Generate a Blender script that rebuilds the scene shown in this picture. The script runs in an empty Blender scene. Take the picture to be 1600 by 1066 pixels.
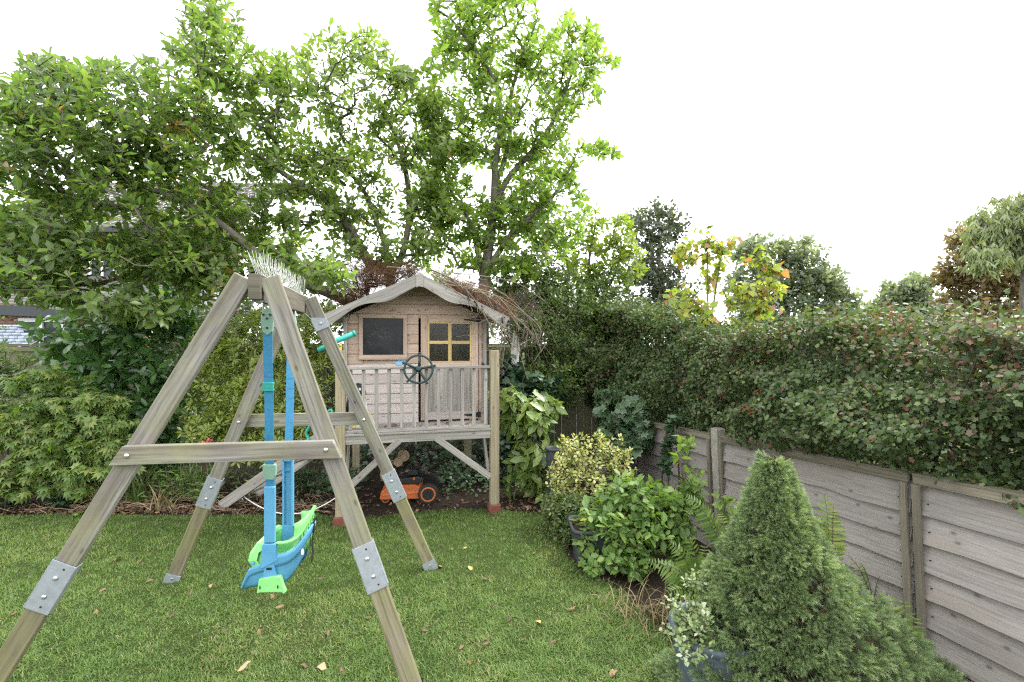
import bpy, math, random
import numpy as np
from mathutils import Vector, Matrix, noise as mnoise

rng = np.random.default_rng(11)
random.seed(11)
scene = bpy.context.scene
COL = scene.collection

# ------------------------------------------------------------------ camera, sky, sun, exposure
CAMZ = 1.75
FPX = 750.0                                   # focal length in photo pixels (photo is 1600 wide)
cd = bpy.data.cameras.new('camera')
cd.sensor_width = 36.0
cd.lens = FPX / 1600 * 36
cd.clip_start = 0.05
cd.clip_end = 1500
cam = bpy.data.objects.new('camera', cd)
cam.location = (0, 0, CAMZ)
cam.rotation_euler = (math.radians(90), 0, 0)
COL.objects.link(cam)
scene.camera = cam

SUN_EL, SUN_ROT = math.radians(52), math.radians(60)
w = bpy.data.worlds.new("World")
scene.world = w
w.use_nodes = True
nt = w.node_tree
nt.nodes.clear()
sky = nt.nodes.new('ShaderNodeTexSky')
sky.sky_type = 'NISHITA'
sky.sun_disc = False
sky.sun_elevation = SUN_EL
sky.sun_rotation = SUN_ROT
sky.air_density = 1.0
sky.dust_density = 4.0
sky.ozone_density = 1.0
hs = nt.nodes.new('ShaderNodeHueSaturation')
hs.inputs['Saturation'].default_value = 0.12
mx = nt.nodes.new('ShaderNodeMix')
mx.data_type = 'RGBA'
mx.inputs[0].default_value = 0.7               # an even overcast veil over the clear sky
mx.inputs[7].default_value = (11.6, 12.0, 12.2, 1)
bg = nt.nodes.new('ShaderNodeBackground')
bg.inputs['Strength'].default_value = 0.12
out = nt.nodes.new('ShaderNodeOutputWorld')
nt.links.new(sky.outputs[0], hs.inputs['Color'])
nt.links.new(hs.outputs[0], mx.inputs[6])
nt.links.new(mx.outputs[2], bg.inputs['Color'])
nt.links.new(bg.outputs[0], out.inputs['Surface'])

sd = bpy.data.lights.new('sun', 'SUN')
sd.energy = 1.5
sd.angle = math.radians(24)
sd.color = (1.0, 0.97, 0.92)
sun = bpy.data.objects.new('sun', sd)
# light comes from the right, a little behind the garden
az = SUN_ROT
sdir = Vector((math.sin(az) * math.cos(SUN_EL), math.cos(az) * math.cos(SUN_EL), math.sin(SUN_EL)))
sun.rotation_euler = sdir.to_track_quat('Z', 'Y').to_euler()
sun.location = (6, 2, 12)
COL.objects.link(sun)

vs = scene.view_settings
vs.view_transform = 'Standard'
vs.look = 'None'
vs.exposure = 1.68
vs.gamma = 1.0
vs.use_curve_mapping = False
try:
    scene.cycles.max_bounces = 12
    scene.cycles.diffuse_bounces = 6
    scene.cycles.transparent_max_bounces = 8
    scene.cycles.transmission_bounces = 6
    scene.cycles.use_denoising = False
    scene.cycles.filter_width = 1.25
except Exception:
    pass

# ------------------------------------------------------------------ helpers
WL = {}                                        # world origin of every object that parents others


def P(x, y, d):
    """photo pixel + distance in front of the camera -> a point of the garden"""
    return np.array([(x - 800) / FPX * d, d, CAMZ - (y - 533) / FPX * d])


def nrm(v):
    v = np.asarray(v, float)
    return v / (np.linalg.norm(v, axis=-1, keepdims=True) + 1e-9)


class MB:
    def __init__(self):
        self.v, self.f, self.uv, self.sm = [], [], [], []

    def box(self, c, a, b, t, uo=None):
        """box with centre c and half-axis vectors a (along the grain), b, t"""
        c, a, b, t = [np.asarray(q, float) for q in (c, a, b, t)]
        n = len(self.v)
        for sa in (-1, 1):
            for sb in (-1, 1):
                for st in (-1, 1):
                    self.v.append(c + sa * a + sb * b + st * t)
        if np.dot(np.cross(a, b), t) < 0:
            flip = True
        else:
            flip = False
        la, lb, lt = [float(np.linalg.norm(q)) for q in (a, b, t)]
        o = rng.random() * 7 if uo is None else uo
        q = lambda sa, sb, st: n + (sa > 0) * 4 + (sb > 0) * 2 + (st > 0)
        faces = [
            ([(-1, -1, 1), (1, -1, 1), (1, 1, 1), (-1, 1, 1)], 'ab'),
            ([(-1, 1, -1), (1, 1, -1), (1, -1, -1), (-1, -1, -1)], 'ab'),
            ([(-1, -1, -1), (1, -1, -1), (1, -1, 1), (-1, -1, 1)], 'at'),
            ([(-1, 1, 1), (1, 1, 1), (1, 1, -1), (-1, 1, -1)], 'at'),
            ([(1, -1, -1), (1, 1, -1), (1, 1, 1), (1, -1, 1)], 'bt'),
            ([(-1, -1, 1), (-1, 1, 1), (-1, 1, -1), (-1, -1, -1)], 'bt'),
        ]
        for cs, k in faces:
            uvs = []
            for sa, sb, st in cs:
                if k == 'ab':
                    uvs.append((o + sa * la, o + sb * lb))
                elif k == 'at':
                    uvs.append((o + sa * la, o + lb + st * lt))
                else:
                    uvs.append((o + st * lt * .3, o + sb * lb))
            idx = [q(*z) for z in cs]
            if flip:
                idx.reverse()
                uvs.reverse()
            self.f.append(idx)
            self.uv.append(uvs)
            self.sm.append(False)
        return self

    def board(self, p0, p1, wid, thk, up=(0, 0, 1)):
        p0, p1, up = [np.asarray(q, float) for q in (p0, p1, up)]
        a = (p1 - p0) / 2
        an = nrm(a)
        b = up - np.dot(up, an) * an
        b = nrm(b)
        t = np.cross(an, b)
        return self.box((p0 + p1) / 2, a, b * wid / 2, t * thk / 2)

    def tube(self, pts, rad, n=8, cap=True, smooth=True):
        pts = np.asarray(pts, float)
        m = len(pts)
        rad = np.full(m, rad, float) if np.isscalar(rad) else np.asarray(rad, float)
        tg = np.gradient(pts, axis=0) if m > 1 else np.array([[0, 0, 1.]])
        tg = nrm(tg)
        ref = np.array([0, 0, 1.]) if abs(tg[0][2]) < .9 else np.array([1., 0, 0])
        n0 = len(self.v)
        e1 = nrm(np.cross(tg[0], ref))
        L = 0
        for i in range(m):
            e1 = nrm(e1 - np.dot(e1, tg[i]) * tg[i])
            e2 = np.cross(tg[i], e1)
            for k in range(n):
                an = 2 * math.pi * k / n
                self.v.append(pts[i] + rad[i] * (math.cos(an) * e1 + math.sin(an) * e2))
        ds = np.concatenate([[0], np.cumsum(np.linalg.norm(np.diff(pts, axis=0), axis=1))])
        for i in range(m - 1):
            for k in range(n):
                k2 = (k + 1) % n
                self.f.append([n0 + i * n + k, n0 + i * n + k2, n0 + (i + 1) * n + k2, n0 + (i + 1) * n + k])
                c = 2 * math.pi * rad[i] / n
                self.uv.append([(ds[i], k * c), (ds[i], (k + 1) * c), (ds[i + 1], (k + 1) * c), (ds[i + 1], k * c)])
                self.sm.append(smooth)
        if cap:
            for base, rev in ((n0, True), (n0 + (m - 1) * n, False)):
                idx = [base + k for k in range(n)]
                if rev:
                    idx.reverse()
                self.f.append(idx)
                self.uv.append([(math.cos(6.283 * k / n) * .05, math.sin(6.283 * k / n) * .05) for k in range(n)])
                self.sm.append(False)
        return self

    def prism(self, poly, ext):
        """closed polygon (3D points, planar) extruded by vector ext"""
        poly = [np.asarray(q, float) for q in poly]
        ext = np.asarray(ext, float)
        nn = np.zeros(3)
        for i in range(len(poly)):
            nn += np.cross(poly[i], poly[(i + 1) % len(poly)])
        if np.dot(nn, ext) > 0:
            poly = poly[::-1]
        n0, m = len(self.v), len(poly)
        self.v += poly + [q + ext for q in poly]
        ax = nrm(poly[1] - poly[0])
        ay = nrm(np.cross(nn, ax))
        uv = [(float(np.dot(q, ax)), float(np.dot(q, ay))) for q in poly]
        self.f.append([n0 + i for i in range(m)])
        self.uv.append(list(uv))
        self.sm.append(False)
        self.f.append([n0 + m + i for i in range(m - 1, -1, -1)])
        self.uv.append(uv[::-1])
        self.sm.append(False)
        for i in range(m):
            j = (i + 1) % m
            self.f.append([n0 + j, n0 + i, n0 + m + i, n0 + m + j])
            self.uv.append([uv[j], uv[i], uv[i], uv[j]])
            self.sm.append(False)
        return self

    def sheet(self, rows, smooth=True, uvs=None):
        """grid of points rows[i][j]"""
        n0 = len(self.v)
        R, C = len(rows), len(rows[0])
        for r in rows:
            self.v += [np.asarray(q, float) for q in r]
        for i in range(R - 1):
            for j in range(C - 1):
                self.f.append([n0 + i * C + j, n0 + i * C + j + 1, n0 + (i + 1) * C + j + 1, n0 + (i + 1) * C + j])
                self.uv.append([(j / C, i / R), ((j + 1) / C, i / R), ((j + 1) / C, (i + 1) / R), (j / C, (i + 1) / R)])
                self.sm.append(smooth)
        return self

    def ball(self, c, r, n=8):
        c = np.asarray(c, float)
        r = np.full(3, r) if np.isscalar(r) else np.asarray(r, float)
        rows = []
        for i in range(n + 1):
            th = math.pi * i / n
            rows.append([c + r * np.array([math.sin(th) * math.cos(2 * math.pi * j / (2 * n)), math.sin(th) * math.sin(2 * math.pi * j / (2 * n)), math.cos(th)]) for j in range(2 * n + 1)])
        return self.sheet(rows[::-1])

    def mesh(self, name, off=(0, 0, 0)):
        me = bpy.data.meshes.new(name)
        V = np.array(self.v) - np.asarray(off)
        me.from_pydata(V.tolist(), [], self.f)
        ul = me.uv_layers.new(name='UVMap')
        flat = [c for f in self.uv for q in f for c in q]
        ul.data.foreach_set('uv', flat)
        me.polygons.foreach_set('use_smooth', self.sm)
        me.update()
        return me


def link(o, parent=None):
    COL.objects.link(o)
    if parent is not None:
        o.parent = parent
    return o


def tag(o, label=None, cat=None, group=None, kind=None):
    if label:
        o['label'] = label
    if cat:
        o['category'] = cat
    if group:
        o['group'] = group
    if kind:
        o['kind'] = kind
    return o


def thing(name, loc, label, cat, group=None):
    o = bpy.data.objects.new(name, None)
    o.empty_display_size = .1
    o.location = [float(q) for q in loc]
    link(o)
    WL[o] = np.array(loc, float)
    return tag(o, label, cat, group)


def bev(o, wd, seg=2):
    if wd:
        m = o.modifiers.new('bevel', 'BEVEL')
        m.width = wd
        m.segments = seg
        m.limit_method = 'ANGLE'
    return o


def obj(name, mb, mat, parent=None, bevel=0, base=None, label=None, kind=None):
    off = WL[parent] if parent is not None else np.array(base if base is not None else (0, 0, 0), float)
    me = mb.mesh(name, off)
    me.materials.append(mat)
    o = bpy.data.objects.new(name, me)
    link(o, parent)
    if parent is None:
        o.location = [float(q) for q in off]
    WL[o] = off
    bev(o, bevel)
    tag(o, label, kind=kind)
    return o


def np_mesh(name, V, T, uv=None, tint=None, smooth=True):
    """V (n,3), T (m,k) -> mesh; uv, tint are per vertex"""
    me = bpy.data.meshes.new(name)
    n, (m, k) = len(V), T.shape
    me.vertices.add(n)
    me.vertices.foreach_set('co', np.ascontiguousarray(V, np.float32).ravel())
    me.loops.add(m * k)
    li = np.ascontiguousarray(T, np.int32).ravel()
    me.loops.foreach_set('vertex_index', li)
    me.polygons.add(m)
    me.polygons.foreach_set('loop_start', np.arange(0, m * k, k, dtype=np.int32))
    if smooth:
        me.polygons.foreach_set('use_smooth', np.ones(m, bool))
    if uv is not None:
        ul = me.uv_layers.new(name='UVMap')
        ul.data.foreach_set('uv', np.ascontiguousarray(uv[li], np.float32).ravel())
    if tint is not None:
        at = me.attributes.new('tint', 'FLOAT', 'POINT')
        at.data.foreach_set('value', np.ascontiguousarray(tint, np.float32))
    me.update(calc_edges=True)
    me.validate()
    return me


# ------------------------------------------------------------------ materials
def newmat(name):
    m = bpy.data.materials.new(name)
    m.use_nodes = True
    nt = m.node_tree
    b = nt.nodes['Principled BSDF']
    return m, nt, b


def N(nt, typ, **kw):
    n = nt.nodes.new(typ)
    for k, v in kw.items():
        if k in n.inputs:
            n.inputs[k].default_value = v
        else:
            setattr(n, k, v)
    return n


def c4(c):
    return (c[0], c[1], c[2], 1)


def ramp(nt, fac, stops, interp='LINEAR'):
    r = nt.nodes.new('ShaderNodeValToRGB')
    r.color_ramp.interpolation = interp
    e = r.color_ramp.elements
    while len(e) > 1:
        e.remove(e[-1])
    e[0].position, e[0].color = stops[0][0], c4(stops[0][1])
    for p, c in stops[1:]:
        k = e.new(p)
        k.color = c4(c)
    nt.links.new(fac, r.inputs[0])
    return r.outputs[0]


def mixc(nt, fac, a, b, mode='MIX'):
    m = nt.nodes.new('ShaderNodeMix')
    m.data_type = 'RGBA'
    m.blend_type = mode
    for s, v in ((m.inputs[0], fac), (m.inputs[6], a), (m.inputs[7], b)):
        if hasattr(v, 'is_output'):
            nt.links.new(v, s)
        elif isinstance(v, (int, float)):
            s.default_value = v
        else:
            s.default_value = c4(v)
    return m.outputs[2]


def math_(nt, op, a, b=None, clamp=False):
    m = nt.nodes.new('ShaderNodeMath')
    m.operation = op
    m.use_clamp = clamp
    for s, v in ((m.inputs[0], a), (m.inputs[1], b)):
        if v is None:
            continue
        if hasattr(v, 'is_output'):
            nt.links.new(v, s)
        else:
            s.default_value = v
    return m.outputs[0]


def wood(name, light, dark, algae=(.22, .25, .08), amount=.3, rough=.75, grain=1.0, bump=.35, stain=(.1, .085, .07), stainamt=.4, knots=True, wobble=.02):
    m, nt, b = newmat(name)
    light, dark, algae, stain = [[q * .66 for q in c] for c in (light, dark, algae, stain)]
    uv = N(nt, 'ShaderNodeUVMap')
    oi = N(nt, 'ShaderNodeObjectInfo')
    sh = math_(nt, 'MULTIPLY', oi.outputs['Random'], 37.0)
    va = N(nt, 'ShaderNodeVectorMath', operation='ADD')
    nt.links.new(uv.outputs[0], va.inputs[0])
    nt.links.new(sh, va.inputs[1])
    # slow wobble of the grain
    wob = N(nt, 'ShaderNodeTexNoise', Scale=2.5, Detail=2)
    nt.links.new(va.outputs[0], wob.inputs['Vector'])
    wv = N(nt, 'ShaderNodeVectorMath', operation='SCALE')
    wv.inputs['Scale'].default_value = wobble
    nt.links.new(wob.outputs['Color'], wv.inputs[0])
    v2 = N(nt, 'ShaderNodeVectorMath', operation='ADD')
    nt.links.new(va.outputs[0], v2.inputs[0])
    nt.links.new(wv.outputs[0], v2.inputs[1])
    mp = N(nt, 'ShaderNodeMapping')
    mp.inputs['Scale'].default_value = (2.2 * grain, 70 * grain, 1)
    nt.links.new(v2.outputs[0], mp.inputs[0])
    g1 = N(nt, 'ShaderNodeTexNoise', Scale=1.0, Detail=5, Roughness=.65)
    nt.links.new(mp.outputs[0], g1.inputs['Vector'])
    mp2 = N(nt, 'ShaderNodeMapping')
    mp2.inputs['Scale'].default_value = (1.3, 9, 1)
    nt.links.new(v2.outputs[0], mp2.inputs[0])
    g2 = N(nt, 'ShaderNodeTexNoise', Scale=1.0, Detail=3)
    nt.links.new(mp2.outputs[0], g2.inputs['Vector'])
    base = ramp(nt, g1.outputs[0], [(.36, dark), (.5, [(p * .6 + q * .4) for p, q in zip(light, dark)]), (.62, light)])
    st = ramp(nt, g2.outputs[0], [(.45, (0, 0, 0)), (.62, (1, 1, 1))])
    base = mixc(nt, math_(nt, 'MULTIPLY', st, stainamt), base, stain)
    if knots:
        mk = N(nt, 'ShaderNodeMapping')
        mk.inputs['Scale'].default_value = (4.2, 8.5, 1)
        nt.links.new(v2.outputs[0], mk.inputs[0])
        vo = N(nt, 'ShaderNodeTexVoronoi', Scale=1.0, voronoi_dimensions='2D')
        nt.links.new(mk.outputs[0], vo.inputs['Vector'])
        kn = ramp(nt, vo.outputs['Distance'], [(.035, (1, 1, 1)), (.075, (.25, .25, .25)), (.12, (0, 0, 0))])
        sx = N(nt, 'ShaderNodeSeparateColor')
        nt.links.new(vo.outputs['Color'], sx.inputs[0])
        kn = math_(nt, 'MULTIPLY', kn, math_(nt, 'GREATER_THAN', sx.outputs[0], .55))
        base = mixc(nt, math_(nt, 'MULTIPLY', kn, .7), base, [q * .35 for q in dark])
    tc = N(nt, 'ShaderNodeTexCoord')
    al = N(nt, 'ShaderNodeTexNoise', Scale=4.5, Detail=5, Roughness=.7)
    nt.links.new(v2.outputs[0], al.inputs['Vector'])
    af = ramp(nt, al.outputs[0], [(.5 - amount * .35, (0, 0, 0)), (.78 - amount * .25, (1, 1, 1))])
    base = mixc(nt, math_(nt, 'MULTIPLY', af, min(1, amount * 1.3)), base, algae)
    br = math_(nt, 'ADD', math_(nt, 'MULTIPLY', oi.outputs['Random'], .3), .85)
    hv = N(nt, 'ShaderNodeHueSaturation')
    nt.links.new(br, hv.inputs['Value'])
    nt.links.new(base, hv.inputs['Color'])
    nt.links.new(hv.outputs[0], b.inputs['Base Color'])
    b.inputs['Roughness'].default_value = rough
    b.inputs['Specular IOR Level'].default_value = .25
    bp = N(nt, 'ShaderNodeBump', Strength=bump, Distance=.004)
    nt.links.new(g1.outputs[0], bp.inputs['Height'])
    nt.links.new(bp.outputs[0], b.inputs['Normal'])
    return m


def plain(name, col, rough=.5, metal=0.0, spec=.4, var=.12, scale=12, bump=0.0, dirt=None, dirtamt=.3):
    m, nt, b = newmat(name)
    tc = N(nt, 'ShaderNodeTexCoord')
    n1 = N(nt, 'ShaderNodeTexNoise', Scale=scale, Detail=5, Roughness=.65)
    nt.links.new(tc.outputs['Object'], n1.inputs['Vector'])
    c = ramp(nt, n1.outputs[0], [(.3, [q * (1 - var) for q in col]), (.7, [min(1, q * (1 + var)) for q in col])])
    if dirt is not None:
        n2 = N(nt, 'ShaderNodeTexNoise', Scale=scale * .45, Detail=7, Roughness=.75)
        nt.links.new(tc.outputs['Object'], n2.inputs['Vector'])
        f = ramp(nt, n2.outputs[0], [(.45, (0, 0, 0)), (.75, (1, 1, 1))])
        c = mixc(nt, math_(nt, 'MULTIPLY', f, dirtamt), c, dirt)
    nt.links.new(c, b.inputs['Base Color'])
    rr = math_(nt, 'ADD', math_(nt, 'MULTIPLY', n1.outputs[0], .25), rough - .12)
    nt.links.new(rr, b.inputs['Roughness'])
    b.inputs['Metallic'].default_value = metal
    b.inputs['Specular IOR Level'].default_value = spec
    if bump:
        bp = N(nt, 'ShaderNodeBump', Strength=bump, Distance=.01)
        nt.links.new(n1.outputs[0], bp.inputs['Height'])
        nt.links.new(bp.outputs[0], b.inputs['Normal'])
    return m


LEAFGAIN = 1.22


def leafmat(name, stops, trans=.4, tcol=(1.5, 1.6, .6), rough=.42, spec=.4, rib=.25, edge=None, speck=None):
    """stops: colour ramp over the per-leaf 'tint' (young / old / turning leaves; painted shade on the left magnolia)"""
    m, nt, b = newmat(name)
    at = N(nt, 'ShaderNodeAttribute', attribute_name='tint')
    stops = [(p, [min(.9, q * LEAFGAIN) for q in c]) for p, c in stops]
    col = ramp(nt, at.outputs['Fac'], stops)
    uv = N(nt, 'ShaderNodeUVMap')
    sp = N(nt, 'ShaderNodeSeparateXYZ')
    nt.links.new(uv.outputs[0], sp.inputs[0])
    av = math_(nt, 'ABSOLUTE', sp.outputs[1])
    if rib:
        rf = ramp(nt, av, [(.0, (1, 1, 1)), (.16, (0, 0, 0))])
        col = mixc(nt, math_(nt, 'MULTIPLY', rf, rib), col, [min(1, stops[-1][1][0] * 1.6), min(1, stops[-1][1][1] * 1.5), stops[-1][1][2] * 1.5])
    if edge is not None:
        ef = ramp(nt, av, [(edge[0], (0, 0, 0)), (edge[0] + .12, (1, 1, 1))])
        col = mixc(nt, math_(nt, 'MULTIPLY', ef, edge[2]), col, edge[1])
    if speck is not None:
        tc = N(nt, 'ShaderNodeTexCoord')
        ns = N(nt, 'ShaderNodeTexNoise', Scale=speck[0], Detail=2)
        vv = N(nt, 'ShaderNodeVectorMath', operation='ADD')
        nt.links.new(uv.outputs[0], vv.inputs[0])
        nt.links.new(math_(nt, 'MULTIPLY', at.outputs['Fac'], 91.0), vv.inputs[1])
        nt.links.new(vv.outputs[0], ns.inputs['Vector'])
        sf = ramp(nt, ns.outputs[0], [(speck[2], (0, 0, 0)), (speck[2] + .06, (1, 1, 1))])
        col = mixc(nt, math_(nt, 'MULTIPLY', sf, .85), col, speck[1])
    nt.links.new(col, b.inputs['Base Color'])
    b.inputs['Roughness'].default_value = rough
    b.inputs['Specular IOR Level'].default_value = spec
    if trans > 0:
        t = N(nt, 'ShaderNodeBsdfTranslucent')
        tcn = mixc(nt, 1.0, col, tcol, 'MULTIPLY')
        nt.links.new(tcn, t.inputs[0])
        ms = N(nt, 'ShaderNodeMixShader')
        ms.inputs[0].default_value = trans
        nt.links.new(b.outputs[0], ms.inputs[1])
        nt.links.new(t.outputs[0], ms.inputs[2])
        nt.links.new(ms.outputs[0], nt.nodes['Material Output'].inputs['Surface'])
    return m


MAT = {}
MAT['swing'] = wood('swing_timber', (.40, .375, .345), (.15, .135, .12), (.40, .42, .13), .27, stain=(.18, .145, .115), stainamt=.6)
MAT['swing_low'] = wood('swing_leg_extension_timber', (.36, .31, .22), (.16, .13, .09), (.32, .34, .1), .4, stain=(.15,.12,.08), stainamt=.5)
MAT['swing_dark'] = wood('beam_timber', (.24, .21, .17), (.09, .08, .065), (.16, .16, .08), .35, stainamt=.6)
MAT['siding'] = wood('siding_timber', (.74, .55, .43), (.52, .37, .275), (.56, .47, .42), .12, stain=(.46, .35, .29), stainamt=.5, bump=.15)
MAT['siding_low'] = wood('weathered_siding', (.80, .69, .64), (.58, .49, .45), (.66, .62, .58), .1, stain=(.66, .62, .6), stainamt=.5, bump=.15)
MAT['greywood'] = wood('silvered_timber', (.54, .50, .46), (.25, .228, .21), (.4, .4, .28), .18, stain=(.3, .27, .24), stainamt=.45)
MAT['post'] = wood('post_timber', (.52, .43, .29), (.32, .26, .17), (.4, .4, .24), .25, stainamt=.25)
MAT['fence'] = wood('fence_timber', (.50, .455, .425), (.34, .305, .28), (.5, .48, .40), .12, stain=(.42, .36, .31), stainamt=.5, grain=1.5, bump=.5, wobble=.008)
MAT['fence_frame'] = wood('fence_rail_timber', (.37, .32, .25), (.2, .17, .13), (.3, .29, .18), .3, stainamt=.4)
MAT['backfence'] = wood('green_fence_timber', (.27, .25, .15), (.15, .14, .09), (.17, .19, .09), .5, stainamt=.4)
MAT['yellowwood'] = wood('yellow_glazing_bar', (.86, .64, .28), (.7, .5, .2), (.5, .4, .2), .1, stainamt=.1, bump=.1, knots=False)
MAT['concrete'] = plain('concrete', (.3, .28, .24), .85, var=.3, scale=25, bump=.4, dirt=(.2, .2, .12))
MAT['galv'] = plain('galvanised_steel', (.30, .325, .355), .5, .35, var=.12, scale=30, dirt=(.3, .3, .28), dirtamt=.4)
MAT['bolt'] = plain('bolt_steel', (.62, .62, .62), .3, .9)
MAT['wire'] = plain('spike_plastic', (.5, .5, .47), .4, 0, var=.1)
MAT['blue'] = plain('blue_plastic', (.085, .28, .46), .5, var=.08, scale=18, dirt=(.12, .3, .42), dirtamt=.2)
MAT['strap'] = plain('blue_webbing', (.035, .19, .34), .7, var=.15, scale=60, bump=.2)
MAT['green'] = plain('lime_plastic', (.22, .58, .19), .48, var=.06, scale=18, dirt=(.25, .5, .2), dirtamt=.2)
MAT['palegreen'] = plain('pale_green_plastic', (.2, .34, .26), .5, var=.1)
MAT['teal'] = plain('teal_plastic', (.03, .30, .25), .4, var=.1, scale=20)
MAT['darkgreen'] = plain('dark_green_plastic', (.006, .028, .026), .4, var=.15)
MAT['yellow'] = plain('yellow_plastic', (.75, .47, .03), .4, var=.1)
MAT['orange'] = plain('orange_plastic', (.46, .11, .025), .5, var=.08, dirt=(.2, .1, .05), dirtamt=.35)
MAT['black'] = plain('black_plastic', (.018, .018, .02), .5, var=.2)
MAT['rubber'] = plain('tyre_rubber', (.02, .02, .02), .8, var=.25, bump=.3, scale=40)
MAT['hinge'] = plain('hinge_iron', (.015, .015, .016), .6, var=.2)
MAT['rope'] = plain('rope_fibre', (.7, .68, .63), .8, var=.1, scale=200, bump=.5)
MAT['redblock'] = plain('red_footing', (.15, .045, .035), .85, var=.3, scale=25, bump=.3)
MAT['pot'] = plain('blue_grey_glaze', (.06, .08, .105), .4, var=.3, scale=14, dirt=(.15, .14, .11), dirtamt=.45)
MAT['planter'] = plain('slate_planter', (.03, .034, .042), .6, var=.3, scale=14, dirt=(.08, .075, .06), dirtamt=.4)
MAT['upvc'] = plain('white_window_plastic', (.78, .8, .82), .35, var=.03)
MAT['fascia'] = plain('dark_fascia', (.03, .035, .042), .5)
MAT['tile'] = plain('roof_tile', (.10, .085, .08), .6, var=.35, scale=3, dirt=(.16, .15, .13), dirtamt=.4)
MAT['whitetile'] = plain('slate_blue_tile', (.17, .2, .26), .28, var=.2, scale=8, spec=.6)
MAT['mortar'] = plain('mortar', (.42, .38, .34), .9, var=.1)
MAT['whitepaint'] = plain('white_paint', (.75, .75, .73), .6, var=.04)
MAT['bluepaint'] = plain('blue_wall_paint', (.22, .42, .62), .7, var=.2, scale=30)
MAT['chalk'] = plain('chalk', (.1, .1, .105), .9)
MAT['grey'] = plain('grey_plastic', (.3, .32, .34), .5)


def brickmat():
    m, nt, b = newmat('red_brick')
    at = N(nt, 'ShaderNodeAttribute', attribute_name='tint')
    c = ramp(nt, at.outputs['Fac'], [(0, (.2, .105, .08)), (.5, (.28, .16, .125)), (1, (.36, .23, .18))])
    nt.links.new(c, b.inputs['Base Color'])
    b.inputs['Roughness'].default_value = .9
    return m


MAT['brick'] = brickmat()


def glass(name, tint, dark=False):
    m, nt, b = newmat(name)
    tc = N(nt, 'ShaderNodeTexCoord')
    n1 = N(nt, 'ShaderNodeTexNoise', Scale=9, Detail=6, Roughness=.7)
    nt.links.new(tc.outputs['Object'], n1.inputs['Vector'])
    gl = N(nt, 'ShaderNodeBsdfGlossy', Roughness=.12)
    if dark:
        b.inputs['Roughness'].default_value = .3
        col = ramp(nt, n1.outputs[0], [(.35, tint), (.75, [q * 1.8 + .01 for q in tint])])
        nt.links.new(col, b.inputs['Base Color'])
        b.inputs['Specular IOR Level'].default_value = .2
        nt.links.new(math_(nt, 'ADD', math_(nt, 'MULTIPLY', n1.outputs[0], .4), .05), b.inputs['Roughness'])
        return m
    tr = N(nt, 'ShaderNodeBsdfTransparent')
    tr.inputs[0].default_value = c4(tint)
    fr = N(nt, 'ShaderNodeFresnel', IOR=1.5)
    ms = N(nt, 'ShaderNodeMixShader')
    nt.links.new(math_(nt, 'MULTIPLY', fr.outputs[0], .6), ms.inputs[0])
    nt.links.new(tr.outputs[0], ms.inputs[1])
    nt.links.new(gl.outputs[0], ms.inputs[2])
    df = N(nt, 'ShaderNodeBsdfDiffuse')
    df.inputs[0].default_value = (.5, .5, .48, 1)
    m2 = N(nt, 'ShaderNodeMixShader')
    nt.links.new(ramp(nt, n1.outputs[0], [(.45, (.01, .01, .01)), (.8, (.03, .03, .03))]), m2.inputs[0])
    nt.links.new(ms.outputs[0], m2.inputs[1])
    nt.links.new(df.outputs[0], m2.inputs[2])
    nt.links.new(m2.outputs[0], nt.nodes['Material Output'].inputs['Surface'])
    return m


MAT['glass'] = glass('dusty_glass', (.62, .56, .46))
MAT['darkpane'] = glass('dark_board', (.012, .0125, .0135), True)
MAT['houseglass'] = glass('far_window_glass', (.03, .035, .04), True)


def soilmat():
    m, nt, b = newmat('soil')
    tc = N(nt, 'ShaderNodeTexCoord')
    n1 = N(nt, 'ShaderNodeTexNoise', Scale=3, Detail=8, Roughness=.7)
    n2 = N(nt, 'ShaderNodeTexNoise', Scale=60, Detail=6, Roughness=.75)
    for n in (n1, n2):
        nt.links.new(tc.outputs['Object'], n.inputs['Vector'])
    c = ramp(nt, n2.outputs[0], [(.3, (.015, .011, .008)), (.55, (.036, .026, .02)), (.75, (.068, .052, .04))])
    c = mixc(nt, math_(nt, 'MULTIPLY', ramp(nt, n1.outputs[0], [(.5, (0, 0, 0)), (.7, (1, 1, 1))]), .4), c, (.04, .045, .02))
    nt.links.new(c, b.inputs['Base Color'])
    b.inputs['Roughness'].default_value = .95
    b.inputs['Specular IOR Level'].default_value = .08
    bp = N(nt, 'ShaderNodeBump', Strength=.8, Distance=.02)
    nt.links.new(n2.outputs[0], bp.inputs['Height'])
    nt.links.new(bp.outputs[0], b.inputs['Normal'])
    return m


def lawnmat():
    m, nt, b = newmat('lawn_turf')
    tc = N(nt, 'ShaderNodeTexCoord')
    n1 = N(nt, 'ShaderNodeTexNoise', Scale=1.3, Detail=6, Roughness=.65)
    n2 = N(nt, 'ShaderNodeTexNoise', Scale=90, Detail=5, Roughness=.75)
    for n in (n1, n2):
        nt.links.new(tc.outputs['Object'], n.inputs['Vector'])
    c = ramp(nt, n2.outputs[0], [(.3, (.018, .026, .008)), (.55, (.045, .068, .017)), (.75, (.085, .11, .032))])
    c = mixc(nt, math_(nt, 'MULTIPLY', ramp(nt, n1.outputs[0], [(.5, (0, 0, 0)), (.72, (1, 1, 1))]), .45), c, (.07, .07, .03))
    nt.links.new(c, b.inputs['Base Color'])
    b.inputs['Roughness'].default_value = .9
    b.inputs['Specular IOR Level'].default_value = .08
    bp = N(nt, 'ShaderNodeBump', Strength=.9, Distance=.02)
    nt.links.new(n2.outputs[0], bp.inputs['Height'])
    nt.links.new(bp.outputs[0], b.inputs['Normal'])
    return m


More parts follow.
